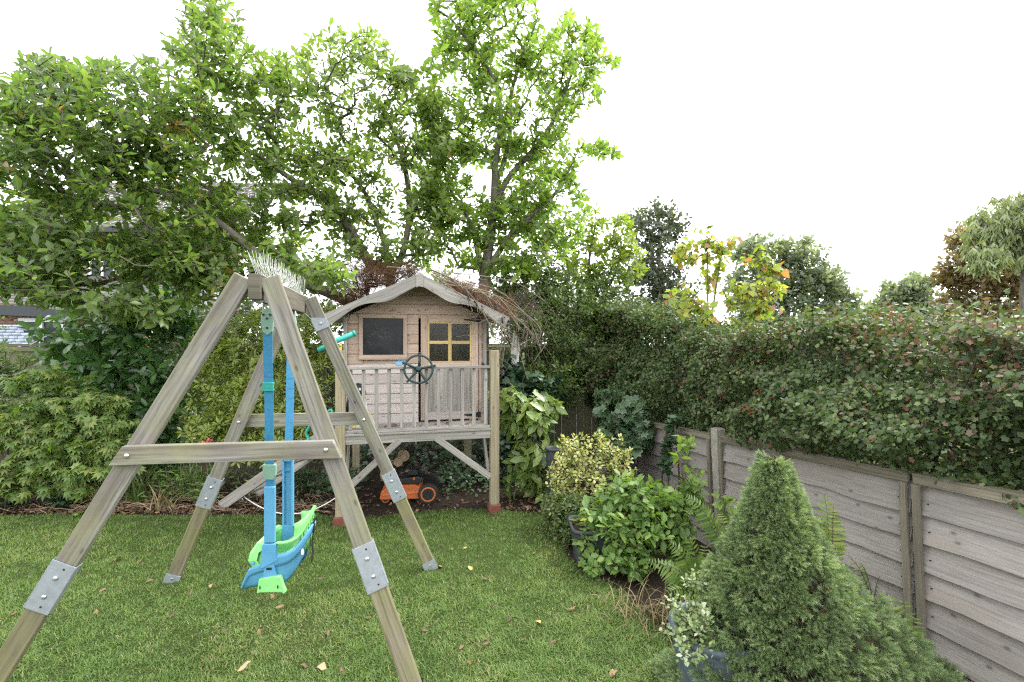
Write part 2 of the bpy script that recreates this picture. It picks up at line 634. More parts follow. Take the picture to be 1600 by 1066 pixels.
def barkmat(name, light, dark, scale=14, birch=False):
    m, nt, b = newmat(name)
    tc = N(nt, 'ShaderNodeTexCoord')
    mp = N(nt, 'ShaderNodeMapping')
    mp.inputs['Scale'].default_value = (1, 1, .25) if not birch else (1, 1, 2.5)
    nt.links.new(tc.outputs['Object'], mp.inputs[0])
    n1 = N(nt, 'ShaderNodeTexNoise', Scale=scale, Detail=7, Roughness=.7)
    nt.links.new(mp.outputs[0], n1.inputs['Vector'])
    st = [(.32, dark), (.62, light)] if not birch else [(.33, dark), (.42, light), (.8, light)]
    nt.links.new(ramp(nt, n1.outputs[0], st), b.inputs['Base Color'])
    b.inputs['Roughness'].default_value = .9
    bp = N(nt, 'ShaderNodeBump', Strength=.6, Distance=.02)
    nt.links.new(n1.outputs[0], bp.inputs['Height'])
    nt.links.new(bp.outputs[0], b.inputs['Normal'])
    return m


MAT['soil'] = soilmat()
MAT['lawn'] = lawnmat()
MAT['bark'] = barkmat('grey_bark', (.16, .14, .11), (.05, .043, .034))
MAT['stem'] = barkmat('brown_stem', (.10, .075, .05), (.035, .026, .018), 25)
MAT['deadtwig'] = barkmat('dry_twig', (.27, .22, .15), (.12, .09, .06), 25)
MAT['birch'] = barkmat('white_bark', (.5, .48, .45), (.07, .06, .055), 8, True)
MAT['logend'] = barkmat('cut_log', (.42, .31, .2), (.22, .15, .1), 18)
# leaves
MAT['magnolia'] = leafmat('magnolia_leaf', [(0, (.06, .10, .026)), (.45, (.105, .165, .04)), (.85, (.17, .22, .05)), (.93, (.22, .21, .045)), (1, (.27, .14, .035))], .54, (1.75, 2.05, .9), .4, .45)
MAT['magnolia_left'] = leafmat('magnolia_leaf_painted_shade', [(0, (.05, .088, .03)), (.45, (.09, .142, .042)), (.85, (.14, .19, .048)), (.95, (.18, .18, .045)), (1, (.28, .13, .035))], .52, (1.8, 2.05, .95), .38, .5)  # darker copy of the magnolia leaf, with the crown's shade put into its colour
MAT['lime'] = leafmat('lime_leaf', [(0, (.1, .15, .03)), (1, (.22, .27, .05))], .45, rough=.45)
MAT['laurel'] = leafmat('laurel_leaf', [(0, (.03, .07, .024)), (.6, (.06, .13, .04)), (1, (.12, .2, .06))], .3, rough=.26, spec=.55)
MAT['maple'] = leafmat('maple_leaf', [(0, (.06, .11, .032)), (.7, (.135, .2, .052)), (1, (.24, .25, .085))], .4, rough=.5, rib=0)
MAT['pieris'] = leafmat('pieris_leaf', [(0, (.09, .13, .03)), (.6, (.19, .245, .055)), (1, (.34, .36, .12))], .4, rough=.35, rib=.1, edge=(.6, (.32, .33, .14), .5))
MAT['aucuba'] = leafmat('spotted_leaf', [(0, (.035, .08, .02)), (.6, (.065, .125, .03)), (1, (.14, .19, .045))], .3, rough=.35, spec=.45, speck=(6.0, (.36, .38, .1), .54))
MAT['ivy'] = leafmat('ivy_leaf', [(0, (.02, .05, .022)), (.7, (.042, .085, .035)), (1, (.09, .14, .06))], .15, rough=.35, edge=(.8, (.32, .36, .24), .5), rib=.3)
MAT['darkivy'] = leafmat('dark_ivy_leaf', [(0, (.018, .04, .02)), (1, (.045, .085, .04))], .15, rough=.35, rib=.3)
MAT['euonymus'] = leafmat('yellow_leaf', [(0, (.15, .2, .06)), (.4, (.34, .34, .12)), (1, (.5, .47, .23))], .25, rough=.4, rib=.1)
MAT['shrub'] = leafmat('shrub_leaf', [(0, (.05, .1, .03)), (.6, (.105, .185, .05)), (.95, (.2, .28, .08)), (1, (.32, .3, .05))], .38, rough=.45)
MAT['smallshrub'] = leafmat('small_shrub_leaf', [(0, (.035, .065, .022)), (.7, (.085, .13, .04)), (1, (.2, .22, .07))], .3, rough=.5)
MAT['hedge'] = leafmat('hawthorn_leaf', [(0, (.024, .042, .016)), (.5, (.058, .092, .032)), (.8, (.12, .155, .055)), (.9, (.12, .085, .055)), (1, (.13, .055, .042))], .3, rough=.5, spec=.4)
MAT['privet'] = leafmat('privet_leaf', [(0, (.04, .07, .022)), (.7, (.085, .13, .04)), (1, (.16, .2, .06))], .35, rough=.42)
MAT['sapling'] = leafmat('turning_leaf', [(0, (.13, .19, .045)), (.55, (.24, .29, .06)), (.8, (.36, .33, .07)), (.9, (.24, .12, .1)), (1, (.33, .17, .06))], .42, rough=.45)
MAT['spruce'] = leafmat('spruce_needle', [(0, (.04, .066, .03)), (.45, (.094, .138, .06)), (.8, (.165, .22, .095)), (1, (.24, .30, .14))], .28, rough=.5, rib=0)
MAT['deadneedle'] = leafmat('dead_needle', [(0, (.07, .035, .02)), (1, (.17, .085, .045))], .1, rough=.8, rib=0)
MAT['fern'] = leafmat('fern_leaf', [(0, (.06, .11, .025)), (.7, (.135, .2, .045)), (1, (.25, .27, .06))], .4, rough=.5, rib=0)
MAT['farleaf_haze'] = leafmat('far_tree_leaf_haze', [(0, (.115, .14, .11)), (1, (.21, .24, .18))], .42, rough=.6, rib=0)  # leaf colour lightened to stand in for haze over distance
MAT['fardark'] = leafmat('far_dark_leaf', [(0, (.045, .06, .042)), (1, (.095, .11, .075))], .25, rough=.6, rib=0)
MAT['rust'] = leafmat('rust_leaf', [(0, (.13, .10, .06)), (.6, (.2, .14, .08)), (1, (.17, .17, .08))], .35, rough=.6, rib=0)
MAT['willow'] = leafmat('willow_leaf', [(0, (.13, .155, .085)), (1, (.23, .26, .13))], .35, rough=.55, rib=0)
MAT['grass'] = leafmat('grass_blade', [(0, (.055, .098, .023)), (.45, (.105, .17, .042)), (.85, (.175, .235, .066)), (.94, (.25, .225, .10)), (1, (.34, .29, .17))], .4, (1.4, 1.5, .6), rough=.5, rib=0)
MAT['hay'] = leafmat('dry_grass', [(0, (.09, .07, .03)), (1, (.24, .19, .10))], .2, rough=.7, rib=0)
MAT['sword'] = leafmat('sword_leaf', [(0, (.05, .09, .025)), (.8, (.12, .17, .05)), (1, (.28, .24, .09))], .3, rough=.45, rib=0)
MAT['litter'] = leafmat('dead_leaf', [(0, (.045, .028, .02)), (.4, (.095, .052, .034)), (.7, (.17, .09, .056)), (.85, (.3, .19, .13)), (1, (.42, .3, .1))], .1, rough=.7, rib=.2)
MAT['flower'] = leafmat('red_petal', [(0, (.5, .09, .1)), (1, (.62, .2, .2))], .3, rough=.5, rib=0)
MAT['berry'] = plain('red_berry', (.14, .02, .02), .4)
MAT['sedum'] = leafmat('sedum_leaf', [(0, (.10, .15, .05)), (.6, (.17, .22, .09)), (.8, (.26, .30, .22)), (1, (.42, .42, .25))], .2, rough=.5, rib=0)

# ------------------------------------------------------------------ foliage helpers
def t_leaf(wid=.45, droop=.15, fold=.12, rows=((.0, .0), (.3, .85), (.65, .9), (1.0, .0))):
    """one leaf, length 1 along x, half-width from rows, folded along the midrib, tip drooping"""
    V, U, T = [], [], []
    idx = []
    for (x, h) in rows:
        z = -droop * x * x
        hw = h * wid / 2
        if h == 0:
            V.append((x, 0, z)); U.append((x, 0)); idx.append((len(V) - 1,))
        else:
            k = len(V)
            V += [(x, -hw, z + fold * hw), (x, 0, z), (x, hw, z + fold * hw)]
            U += [(x, -h), (x, 0), (x, h)]
            idx.append((k, k + 1, k + 2))
    for a, b in zip(idx[:-1], idx[1:]):
        if len(a) == 1 and len(b) == 3:
            T += [(a[0], b[0], b[1]), (a[0], b[1], b[2])]
        elif len(a) == 3 and len(b) == 3:
            T += [(a[0], b[0], b[1]), (a[0], b[1], a[1]), (a[1], b[1], b[2]), (a[1], b[2], a[2])]
        elif len(a) == 3 and len(b) == 1:
            T += [(a[0], b[0], a[1]), (a[1], b[0], a[2])]
    return np.array(V, float), np.array(T), np.array(U, float)


def t_palm(lobes, droop=.1):
    """palmate leaf: narrow pointed lobes (angle, length, width) from one base"""
    V, U, T = [(0, 0, 0)], [(0, 0)], []
    for an, L, wd in lobes:
        a = math.radians(an)
        c, s = math.cos(a), math.sin(a)
        k = len(V)
        for x, y in ((.45 * L, -wd / 2), (.45 * L, wd / 2), (L, 0)):
            V.append((x * c - y * s + .08, x * s + y * c, -droop * x * x))
            U.append((x, y))
        T += [(0, k, k + 1), (k, k + 2, k + 1)]
    return np.array(V, float), np.array(T), np.array(U, float)


def t_poly(pts, cup=.1):
    """leaf from an outline of (x, y) points fanned from a point on the midrib"""
    pts = np.array(pts, float)
    V = [(.35, 0, 0)] + [(x, y, -cup * (x * x + y * y)) for x, y in pts]
    U = [(.35, 0)] + [(x, 1.0 if y >= 0 else -1.0) if abs(y) > .02 else (x, .8) for x, y in pts]
    n = len(pts)
    T = [(0, 1 + i, 1 + (i + 1) % n) for i in range(n)]
    return np.array(V, float), np.array(T), np.array(U, float)


def t_sprig(n, L, nl, nw, spread=60, seed=1):
    """needle sprig: n needles round an axis of length L (one triangle each) with a thin stem"""
    r = np.random.default_rng(seed)
    V, T, U = [], [], []
    for i in range(n):
        x = L * (i + .5) / n
        ph = i * 2.4 + r.random()
        th = math.radians(spread * (1 - .55 * i / n) + r.normal() * 8)
        d = np.array([math.cos(th), math.sin(th) * math.cos(ph), math.sin(th) * math.sin(ph)])
        s = nrm(np.cross(d, [.3, math.sin(ph), -math.cos(ph)]))
        p = np.array([x, 0, 0])
        k = len(V)
        ll = nl * r.uniform(.75, 1.15)
        V += [p - s * nw / 2, p + s * nw / 2, p + d * ll]
        U += [(i / n, 0), (i / n, 0), (i / n + .15, 0)]
        T.append((k, k + 1, k + 2))
    return np.array(V, float), np.array(T), np.array(U, float)


def scat(tmpl, pos, xd, nd, size, tint, wsc=None):
    V0, T0, U0 = tmpl
    pos, xd, nd = [np.asarray(q, float) for q in (pos, xd, nd)]
    n = len(pos)
    x = nrm(xd)
    y = nrm(np.cross(nd, x))
    z = np.cross(x, y)
    size = np.broadcast_to(np.asarray(size, float), (n,))
    ws = size if wsc is None else size * wsc
    V = pos[:, None, :] + (V0[None, :, 0, None] * size[:, None, None]) * x[:, None, :] + (V0[None, :, 1, None] * ws[:, None, None]) * y[:, None, :] + (V0[None, :, 2, None] * size[:, None, None]) * z[:, None, :]
    k = len(V0)
    T = T0[None] + (np.arange(n) * k)[:, None, None]
    uv = np.broadcast_to(U0, (n, k, 2)).reshape(-1, 2)
    tt = np.repeat(np.broadcast_to(tint, (n,)), k)
    return V.reshape(-1, 3), T.reshape(-1, T0.shape[1]), uv, tt


def join(parts):
    Vs, Ts, Us, ts = [], [], [], []
    o = 0
    for V, T, U, t in parts:
        Vs.append(V); Ts.append(T + o); Us.append(U); ts.append(t)
        o += len(V)
    return np.concatenate(Vs), np.concatenate(Ts), np.concatenate(Us), np.concatenate(ts)


def stuff(name, arr, mat, parent=None, base=(0, 0, 0), kind='stuff'):
    V, T, U, t = arr
    off = WL[parent] if parent is not None else np.array(base, float)
    me = np_mesh(name, V - off, T, U, t)
    me.materials.append(mat)
    o = bpy.data.objects.new(name, me)
    link(o, parent)
    if parent is None:
        o.location = [float(q) for q in off]
    WL[o] = off
    if kind:
        o['kind'] = kind
    return o


def foliage(t, tmpl, pos, xd, nd, size, tint, mat, name='foliage', leaf='leaf', nobj=300, nvar=8, minpx=9):
    """leaves of one plant: the ones that show largest as objects of their own, the rest one part"""
    pos, xd, nd = [np.asarray(q, float) for q in (pos, xd, nd)]
    n = len(pos)
    size = np.broadcast_to(np.asarray(size, float), (n,)).copy()
    tint = np.broadcast_to(np.asarray(tint, float), (n,)).copy()
    keep = np.ones(n, bool)
    if nobj:
        mid = pos + nrm(xd) * size[:, None] * .5
        d = mid[:, 1]
        px = mid[:, 0] / d * FPX + 800
        py = (CAMZ - mid[:, 2]) / d * FPX + 533
        proj = size / d * FPX
        view = np.abs((nrm(nd) * nrm(mid - np.array([0, 0, CAMZ]))).sum(1))
        ok = (px > 0) & (px < 1600) & (py > 0) & (py < 1066) & (proj > minpx)
        cell = (px // 9).astype(int) * 1000 + (py // 9).astype(int)
        order = np.argsort(d)
        seen, pick = set(), []
        for i in order:
            if ok[i] and cell[i] not in seen:
                seen.add(cell[i])
                pick.append(i)
        pick = np.array(pick, int)
        pick = pick[np.argsort(-(proj * (.4 + view))[pick])][:nobj] if len(pick) else pick
        keep[pick] = False
        V0, T0, U0 = tmpl
        if len(pick):
            lv = np.quantile(tint[pick], (np.arange(nvar) + .5) / nvar)
            mes = []
            for k in range(nvar):
                me = np_mesh(leaf, V0, T0, U0, np.full(len(V0), lv[k]))
                me.materials.append(mat)
                mes.append(me)
            off = WL[t]
            for i in pick:
                x = nrm(xd[i]); y = nrm(np.cross(nd[i], x)); z = np.cross(x, y)
                s = size[i]
                o = bpy.data.objects.new(leaf, mes[int(np.argmin(np.abs(lv - tint[i])))])
                Mx = Matrix.Identity(4)
                for r in range(3):
                    Mx[r][0], Mx[r][1], Mx[r][2], Mx[r][3] = x[r] * s, y[r] * s, z[r] * s, pos[i][r] - off[r]
                link(o, t)
                o.matrix_basis = Mx
    k = keep
    return stuff(name, scat(tmpl, pos[k], xd[k], nd[k], size[k], tint[k]), mat, t)


def resample(pl, step):
    pl = np.asarray(pl, float)
    # smooth the polyline a little (Catmull-Rom)
    pp = np.vstack([2 * pl[0] - pl[1], pl, 2 * pl[-1] - pl[-2]])
    out = []
    for i in range(1, len(pp) - 2):
        n = max(1, int(np.linalg.norm(pp[i + 1] - pp[i]) / step))
        for k in range(n):
            u = k / n
            a, b, c, d = pp[i - 1], pp[i], pp[i + 1], pp[i + 2]
            out.append(.5 * ((2 * b) + (-a + c) * u + (2 * a - 5 * b + 4 * c - d) * u * u + (-a + 3 * b - 3 * c + d) * u ** 3))
    out.append(pl[-1])
    return np.array(out)


def grow(limbs, tips, step=.18, rtip=.004, expo=.42, rmax=.12, jit=.05, up=.15, maxd=None):
    """limbs: traced polylines (first = trunk); tips are joined on, nearest first, so that side branches fork.
    returns strands (polyline, radii), the axis at each tip"""
    cap = len(limbs) * 200 + len(tips) * 40 + 50
    pos = np.zeros((cap, 3)); par = np.full(cap, -1, int)
    n = 0
    minr = np.zeros(cap)
    chains = []
    for li, L in enumerate(limbs):
        pl, r0, r1 = L
        pts = resample(pl, step)
        ch = []
        if n:
            j = int(np.argmin(((pos[:n] - pts[0]) ** 2).sum(1)))
            prev = j
            ch.append(j)
        else:
            prev = -1
        for q, pt in enumerate(pts):
            pos[n] = pt; par[n] = prev; minr[n] = r0 + (r1 - r0) * q / max(1, len(pts) - 1)
            prev = n
            ch.append(n)
            n += 1
        chains.append(ch)
    nl = n
    tips = np.asarray(tips, float)
    dl = np.array([((pos[:nl] - t) ** 2).sum(1).min() for t in tips])
    ends = np.zeros(len(tips), int)
    for ti in np.argsort(dl):
        t = tips[ti]
        df = pos[:n] - t
        d2 = (df ** 2).sum(1) + np.maximum(0, df[:, 2]) * .5
        j = int(np.argmin(d2))
        p0 = pos[j]
        dist = float(np.linalg.norm(t - p0))
        m = max(1, int(dist / step))
        prev = j
        ch = [j]
        side = rng.normal(size=3) * jit * dist
        for q in range(1, m + 1):
            u = q / m
            pt = p0 + (t - p0) * u + (side + np.array([0, 0, -up * dist])) * math.sin(math.pi * u) * (1 if q < m else 0)
            pos[n] = pt; par[n] = prev
            prev = n
            ch.append(n)
            n += 1
        ends[ti] = prev
        chains.append(ch)
    cnt = np.zeros(n)
    cnt[ends] = 1
    for i in range(n - 1, -1, -1):
        if par[i] >= 0:
            cnt[par[i]] += cnt[i]
    rad = np.clip(rtip * np.maximum(cnt, 1) ** expo, rtip, rmax)
    rad[:nl] = np.maximum(minr[:nl], np.minimum(rad[:nl], minr[:nl] * 1.3 + .002))
    ax = pos[ends] - pos[np.maximum(par[ends], 0)]
    strands = []
    for c in chains:
        r = rad[c].copy()
        if len(c) > 1:
            r[0] = min(r[0], r[1] * 1.15)
        strands.append((pos[c], r))
    return strands, nrm(ax), len(limbs)


def branches(t, strands, nlimb, mat, name_t='trunk', name_b='branch', one=False):
    """limbs thicker than a finger are parts of their own, the twigs one part"""
    tw = MB()
    for i, (pl, r) in enumerate(strands):
        if len(pl) < 2:
            continue
        if i < nlimb and not one:
            mb = MB().tube(pl, r, 10)
            obj(name_t if i == 0 else name_b, mb, mat, t)
        else:
            tw.tube(pl, r, 5 if r.max() > .012 else 3, cap=False)
    if tw.v:
        obj('twigs' if not one else name_t, tw, mat, t, kind='stuff')


def blobs(lst):
    """crown volumes: (px, py, distance, rx px, ry px, depth radius m, count) -> points"""
    out = []
    for (x, y, d, rx, ry, rd, n) in lst:
        v = nrm(rng.normal(size=(n, 3))) * (rng.random((n, 1)) ** .45)
        c = P(x, y, d)
        out.append(c + v * np.array([rx / FPX * d, rd, ry / FPX * d]))
    return np.concatenate(out)


def rosettes(tips, ax, nleaf, lo, hi, back=.1, upm=.35, droop=.0, jitter=.2):
    """whorls of leaves round shoot tips; lo..hi = angle from the shoot axis"""
    n = len(tips)
    a = nrm(ax + np.array([0, 0, upm]))
    ref = nrm(rng.normal(size=(n, 3)))
    e1 = nrm(np.cross(a, ref)); e2 = np.cross(a, e1)
    ps, xs, ns = [], [], []
    for k in range(nleaf):
        ph = k * 2.399 + rng.random(n) * .7
        th = np.radians(lo + (hi - lo) * ((k + rng.random(n)) / nleaf))
        rd = e1 * np.cos(ph)[:, None] + e2 * np.sin(ph)[:, None]
        x = a * np.cos(th)[:, None] + rd * np.sin(th)[:, None] + rng.normal(size=(n, 3)) * jitter * .5
        x[:, 2] -= droop
        x = nrm(x)
        nn = a - (a * x).sum(1)[:, None] * x + np.array([0, 0, .35]) + rng.normal(size=(n, 3)) * jitter
        ps.append(tips - a * (back * (k / nleaf + rng.random(n) * .3))[:, None] + x * .01)
        xs.append(x); ns.append(nn)
    return np.concatenate(ps), np.concatenate(xs), np.concatenate(ns)


def snoise(p, sc, seed=0.0):
    return np.array([mnoise.noise(Vector((q[0] * sc + seed, q[1] * sc, q[2] * sc))) for q in p])


def facing(pos, centre, upw=.5, out=1.0, jit=.6):
    """leaf normals that face away from the middle of the plant and up"""
    nn = nrm(pos - centre) * out + np.array([0, 0, upw]) + rng.normal(size=pos.shape) * jit
    return nrm(nn)


def perp(nn, droop=.3):
    x = rng.normal(size=nn.shape)
    x[:, 2] -= droop
    x -= (x * nn).sum(1)[:, None] * nn
    return nrm(x)


# ------------------------------------------------------------------ ground, lawn
FA = np.array([2.28, 2.69])                     # foot line of the side fence: s metres along FD from FA
FD = nrm(np.array([-.31, 1.8]))
FN = np.array([-FD[1], FD[0]])                   # towards the lawn


def fence_s(x, y):
    return (np.asarray(x) - FA[0]) * FD[0] + (np.asarray(y) - FA[1]) * FD[1]


def ground_z(x, y):
    x, y = np.asarray(x, float), np.asarray(y, float)
    s = np.clip(fence_s(x, y), -2, 8)
    dist = (x - FA[0]) * FN[0] + (y - FA[1]) * FN[1]       # distance from the fence on the lawn side
    f = np.clip((1.25 - dist) / 1.0, 0, 1)
    f = f * f * (3 - 2 * f)
    return -f * np.clip(.12 + .08 * s, 0, .6)


def axis_pts(lo, hi, st):
    far = [14, 18, 25, 40, 70, 130, 260]
    mid = list(np.arange(lo, hi + 1e-6, st))
    return np.array([lo - f for f in far[::-1]] + mid + [hi + f for f in far])


gx, gy = axis_pts(-8, 7, .25), axis_pts(-4, 12, .25)
G = MB()
rows = [[(x, y, float(ground_z(x, y))) for x in gx] for y in gy]
G.sheet(rows)
gob = obj('ground', G, MAT['soil'], kind='structure')
gob.data.materials.append(MAT['lawn'])               # rough grass beyond the fences
for po in gob.data.polygons:
    if po.center[1] > 8.2 or po.center[0] - 2.9 + .17 * (po.center[1] - 2.7) > 0 or po.center[0] < -8.5:
        po.material_index = 1

LAWN = [(-9, -4), (.85, -4), (.88, 2.4), (.9, 2.8), (.72, 3.42), (.5, 3.66), (.4, 4.1), (.36, 4.5), (.3, 4.83), (-.1, 4.95), (-.5, 4.98), (-1.1, 4.86), (-1.5, 4.72), (-1.9, 4.78), (-2.6, 4.8), (-3.3, 4.76), (-4.2, 4.84), (-5.2, 4.78), (-9, 4.85)]


def in_poly(x, y, poly):
    x, y = np.asarray(x), np.asarray(y)
    ins = np.zeros(x.shape, bool)
    j = len(poly) - 1
    for i in range(len(poly)):
        xi, yi = poly[i]; xj, yj = poly[j]
        cond = ((yi > y) != (yj > y)) & (x < (xj - xi) * (y - yi) / (yj - yi + 1e-12) + xi)
        ins ^= cond
        j = i
    return ins


LB = MB()
LB.prism([(x, y, -.05) for x, y in LAWN], (0, 0, .058))
obj('lawn', LB, MAT['lawn'], kind='structure')

# grass blades (nobody could count them)
def grass():
    n = 420000
    d = 1.7 + (4.99 - 1.7) * rng.random(n) ** 1.15
    x = rng.uniform(-1.2, 1.2, n) * d
    m_ = 150000                                         # the lawn goes on left of the frame
    d2 = rng.uniform(1.2, 4.99, m_)
    x2 = rng.uniform(-6.4, -1.2, m_)
    k2 = x2 < -1.2 * d2
    x, d = np.concatenate([x, x2[k2]]), np.concatenate([d, d2[k2]])
    n = len(x)
    ok = (x > -6.4) & in_poly(x + rng.normal(size=n) * .03, d + rng.normal(size=n) * .03, LAWN)
    x, d = x[ok], d[ok]
    n = len(x)
    p = np.stack([x, d, np.full(n, .004)], 1)
    patch = snoise(p, 1.1) * .9 + snoise(p, 2.9, 9) * .8
    tuft = snoise(p, 9.0, 4)
    h = (.021 + .012 * rng.random(n) + .014 * np.clip(tuft, -.5, 1)) * (1 + .25 * patch)
    az = rng.random(n) * 6.283 + patch * 2
    lean = np.clip(rng.normal(size=n) * .5 + .75, .1, 1.7)
    xd = np.stack([np.cos(az) * np.sin(lean), np.sin(az) * np.sin(lean), np.cos(lean)], 1)
    nd = np.stack([-np.cos(az) * np.cos(lean), -np.sin(az) * np.cos(lean), np.sin(lean)], 1)
    worn = np.clip(snoise(p, 1.9, 40) + .6 * snoise(p, 6, 41) - .18, 0, 1) + .5 * np.exp(-(((x + 1.35) / .5) ** 2 + ((d - 2.85) / .45) ** 2))
    tint = np.clip(.42 + .17 * rng.normal(size=n) + .26 * patch + .12 * tuft, 0, .93)
    h = h * (1 - .45 * np.clip(worn, 0, .8))
    dry = rng.random(n) < .025 + .035 * (patch > .35) + .14 * np.clip(worn, 0, .7)
    tint[dry] = rng.uniform(.93, 1, dry.sum())
    thin = snoise(p, 8.5, 61) + .7 * snoise(p, 19, 62) + .5 * snoise(p, 3.1, 63)
    stay = (thin > -.28) | (rng.random(n) < .45)
    dry = dry[stay]
    p, x, d, n, h, L0, tint, lean, xd, nd = p[stay], x[stay], d[stay], int(stay.sum()), h[stay], None, np.clip(tint[stay] + .12 * np.clip(thin[stay], -.6, .6) * (tint[stay] < .9), 0, 1), lean[stay], xd[stay], nd[stay]
    moss = np.exp(-(((x - .33) / .16) ** 2 + ((d - 3.95) / .5) ** 2))
    tint = np.clip(tint + moss * .42, 0, .9 + .1 * dry)
    near = d < 3.3
    V = np.array([(0, -.5, 0), (0, .5, 0), (.55, -.42, -.05), (.55, .42, -.05), (1, 0, -.28)], float)
    blade = (V, np.array([(0, 1, 3), (0, 3, 2), (2, 3, 4)]), np.zeros((5, 2)))
    tri = (np.array([(0, -.5, 0), (0, .5, 0), (1, 0, -.2)], float), np.array([(0, 1, 2)]), np.zeros((3, 2)))
    wd = lambda q: rng.uniform(.0028, .0044, q) * 1.0
    L = h / np.clip(np.cos(lean), .45, 1) * .9
    a = scat(blade, p[near], xd[near], nd[near], L[near], tint[near], wd(near.sum()) / L[near])
    b = scat(tri, p[~near], xd[~near], nd[~near], L[~near], tint[~near], wd((~near).sum()) * 1.5 / L[~near])
    stuff('grass', join([a, b]), MAT['grass'])


grass()

# ------------------------------------------------------------------ the swing frame
b0 = P(400, 430, 2.34); b1 = P(472, 466, 3.5)
b1[2] = b0[2] = 2.075
BD = nrm(b1 - b0)                                # beam direction, away from the camera
PR = np.array([BD[1], -BD[0], 0])                # to the right of the beam
UP = np.array([0, 0, 1.])
mid = (b0 + b1) / 2
SW = thing('garden_swing', (mid[0], mid[1], 0), 'weathered timber A-frame swing set with metal leg sleeves, standing on the lawn', 'swing set')
ba, bb = b0 - BD * .03, b1 + BD * .06
mb = MB().board(ba - UP * .0625, bb - UP * .0625, .125, .056)
obj('beam', mb, MAT['swing_dark'], SW, .004)


def lerp(a, b, u):
    return np.asarray(a) + (np.asarray(b) - np.asarray(a)) * u


feet = {('n', -1): np.array([-2.42, 2.09, 0]), ('n', 1): np.array([-.46, 2.34, 0]),
        ('f', -1): np.array([-2.47, 3.48, 0]), ('f', 1): np.array([-.615, 3.68, 0])}
LEGW, LEGT = .090, .046
legax = {}
for (e, sd_), ft in feet.items():
    bx = b0 + BD * .02 if e == 'n' else b1 - BD * .02
    top = bx + PR * sd_ * (.028 + LEGT * .62) - UP * .012
    plane = nrm(np.cross(nrm(ft - top), PR))      # normal of the frame plane ~ beam direction
    fn = nrm(np.cross(np.cross(PR, UP), UP)) if False else BD
    ax = nrm(ft - top)
    wdir = nrm(PR - np.dot(PR, ax) * ax)          # across the leg, in the frame plane
    L = np.linalg.norm(ft - top)
    legax[(e, sd_)] = (top, ft, ax, wdir)
    js = .685 if e == 'n' else .68                # where the metal sleeve joins the extension
    mb = MB().board(top, top + ax * L * js, LEGW, LEGT, wdir)
    obj('leg', mb, MAT['swing'], SW, .006)
    mb = MB().board(top + ax * (L * js + .002), ft - ax * .012, LEGW * .97, LEGT * .97, wdir)
    obj('leg_extension', mb, MAT['swing_low'], SW, .006)
    # sleeve: a folded steel channel open at the back
    tn = np.cross(ax, wdir)
    if np.dot(tn, -BD) < 0:
        tn = -tn
    s0, s1 = top + ax * (L * js - .115), top + ax * (L * js + .115)
    g = .004
    mb = MB()
    mb.board(s0 + tn * (LEGT / 2 + g), s1 + tn * (LEGT / 2 + g), LEGW + 2 * g + .006, .004, wdir)
    for q in (-1, 1):
        c0 = s0 + wdir * q * (LEGW / 2 + g) + tn * .004
        c1 = s1 + wdir * q * (LEGW / 2 + g) + tn * .004
        mb.board(c0, c1, LEGT + .004, .004, tn)
    obj('metal_sleeve', mb, MAT['galv'], SW, .0015)
    for q in (-.045, .045):
        c = top + ax * (L * js + q) + tn * (LEGT / 2 + g + .002)
        obj('bolt', MB().tube([c, c + tn * .004, c + tn * .008], [.011, .010, .004], 10), MAT['bolt'], SW)
    for q in (-.09, .09):
        c = top + ax * (L * js + q) + tn * (LEGT / 2 + g + .002) + wdir * .01
        obj('bolt', MB().tube([c, c + tn * .002], [.005, .004], 8), MAT['hinge'], SW)
    # foot bracket
    mb = MB()
    f0, f1 = ft - ax * .075, ft
    for q in (-1, 1):
        mb.board(f0 + tn * q * (LEGT / 2 + .003), f1 + tn * q * (LEGT / 2 + .003), LEGW + .008, .004, wdir)
    mb.board(f1 - wdir * LEGW / 2, f1 + wdir * LEGW / 2, LEGT + .01, .005, tn)
    fb = obj('foot_bracket', mb, MAT['galv'] if e == 'f' else MAT['hinge'], SW, .001)
    c = ft - ax * .045 + tn * (LEGT / 2 + .005)
    obj('bolt', MB().tube([c, c + tn * .006], [.010, .008], 10), MAT['bolt'] if e == 'f' else MAT['hinge'], SW)

# cross braces
for e, (ya, yb) in {'n': (717, 712), 'f': (659, 657)}.items():
    l, r = legax[(e, -1)], legax[(e, 1)]
    zt = .615 if e == 'n' else .615
    # points on the two legs at the brace height
    def on(lg, z):
        top, ft, ax, wd = lg
        return top + ax * (top[2] - z) / (-ax[2])
    zb = CAMZ - (714 - 533) / FPX * 2.16 if e == 'n' else CAMZ - (658 - 533) / FPX * 3.5
    A, B = on(l, zb), on(r, zb)
    tn = nrm(np.cross(B - A, UP))
    if np.dot(tn, -BD) < 0:
        tn = -tn
    sgn = 1 if e == 'n' else -1
    off = tn * sgn * (LEGT / 2 + .021)
    dr = nrm(B - A)
    hw = .043 if e == 'n' else .047
    e0, e1 = A - dr * .05 + off, B + dr * .05 + off
    skew = dr * .028
    poly = [e0 - skew - UP * hw, e1 + skew * .7 - UP * hw, e1 - skew * .7 + UP * hw, e0 + skew + UP * hw]
    mb = MB().prism([p - tn * .019 for p in poly], tn * .038)
    obj('cross_brace', mb, MAT['swing'], SW, .003)
    for C in (A + dr * .0, B - dr * .0):
        c = C + off + tn * .019 if sgn > 0 else C + tn * (LEGT / 2)
        obj('bolt', MB().tube([c, c + tn * .005, c + tn * .009], [.012, .011, .004], 10), MAT['bolt'], SW)

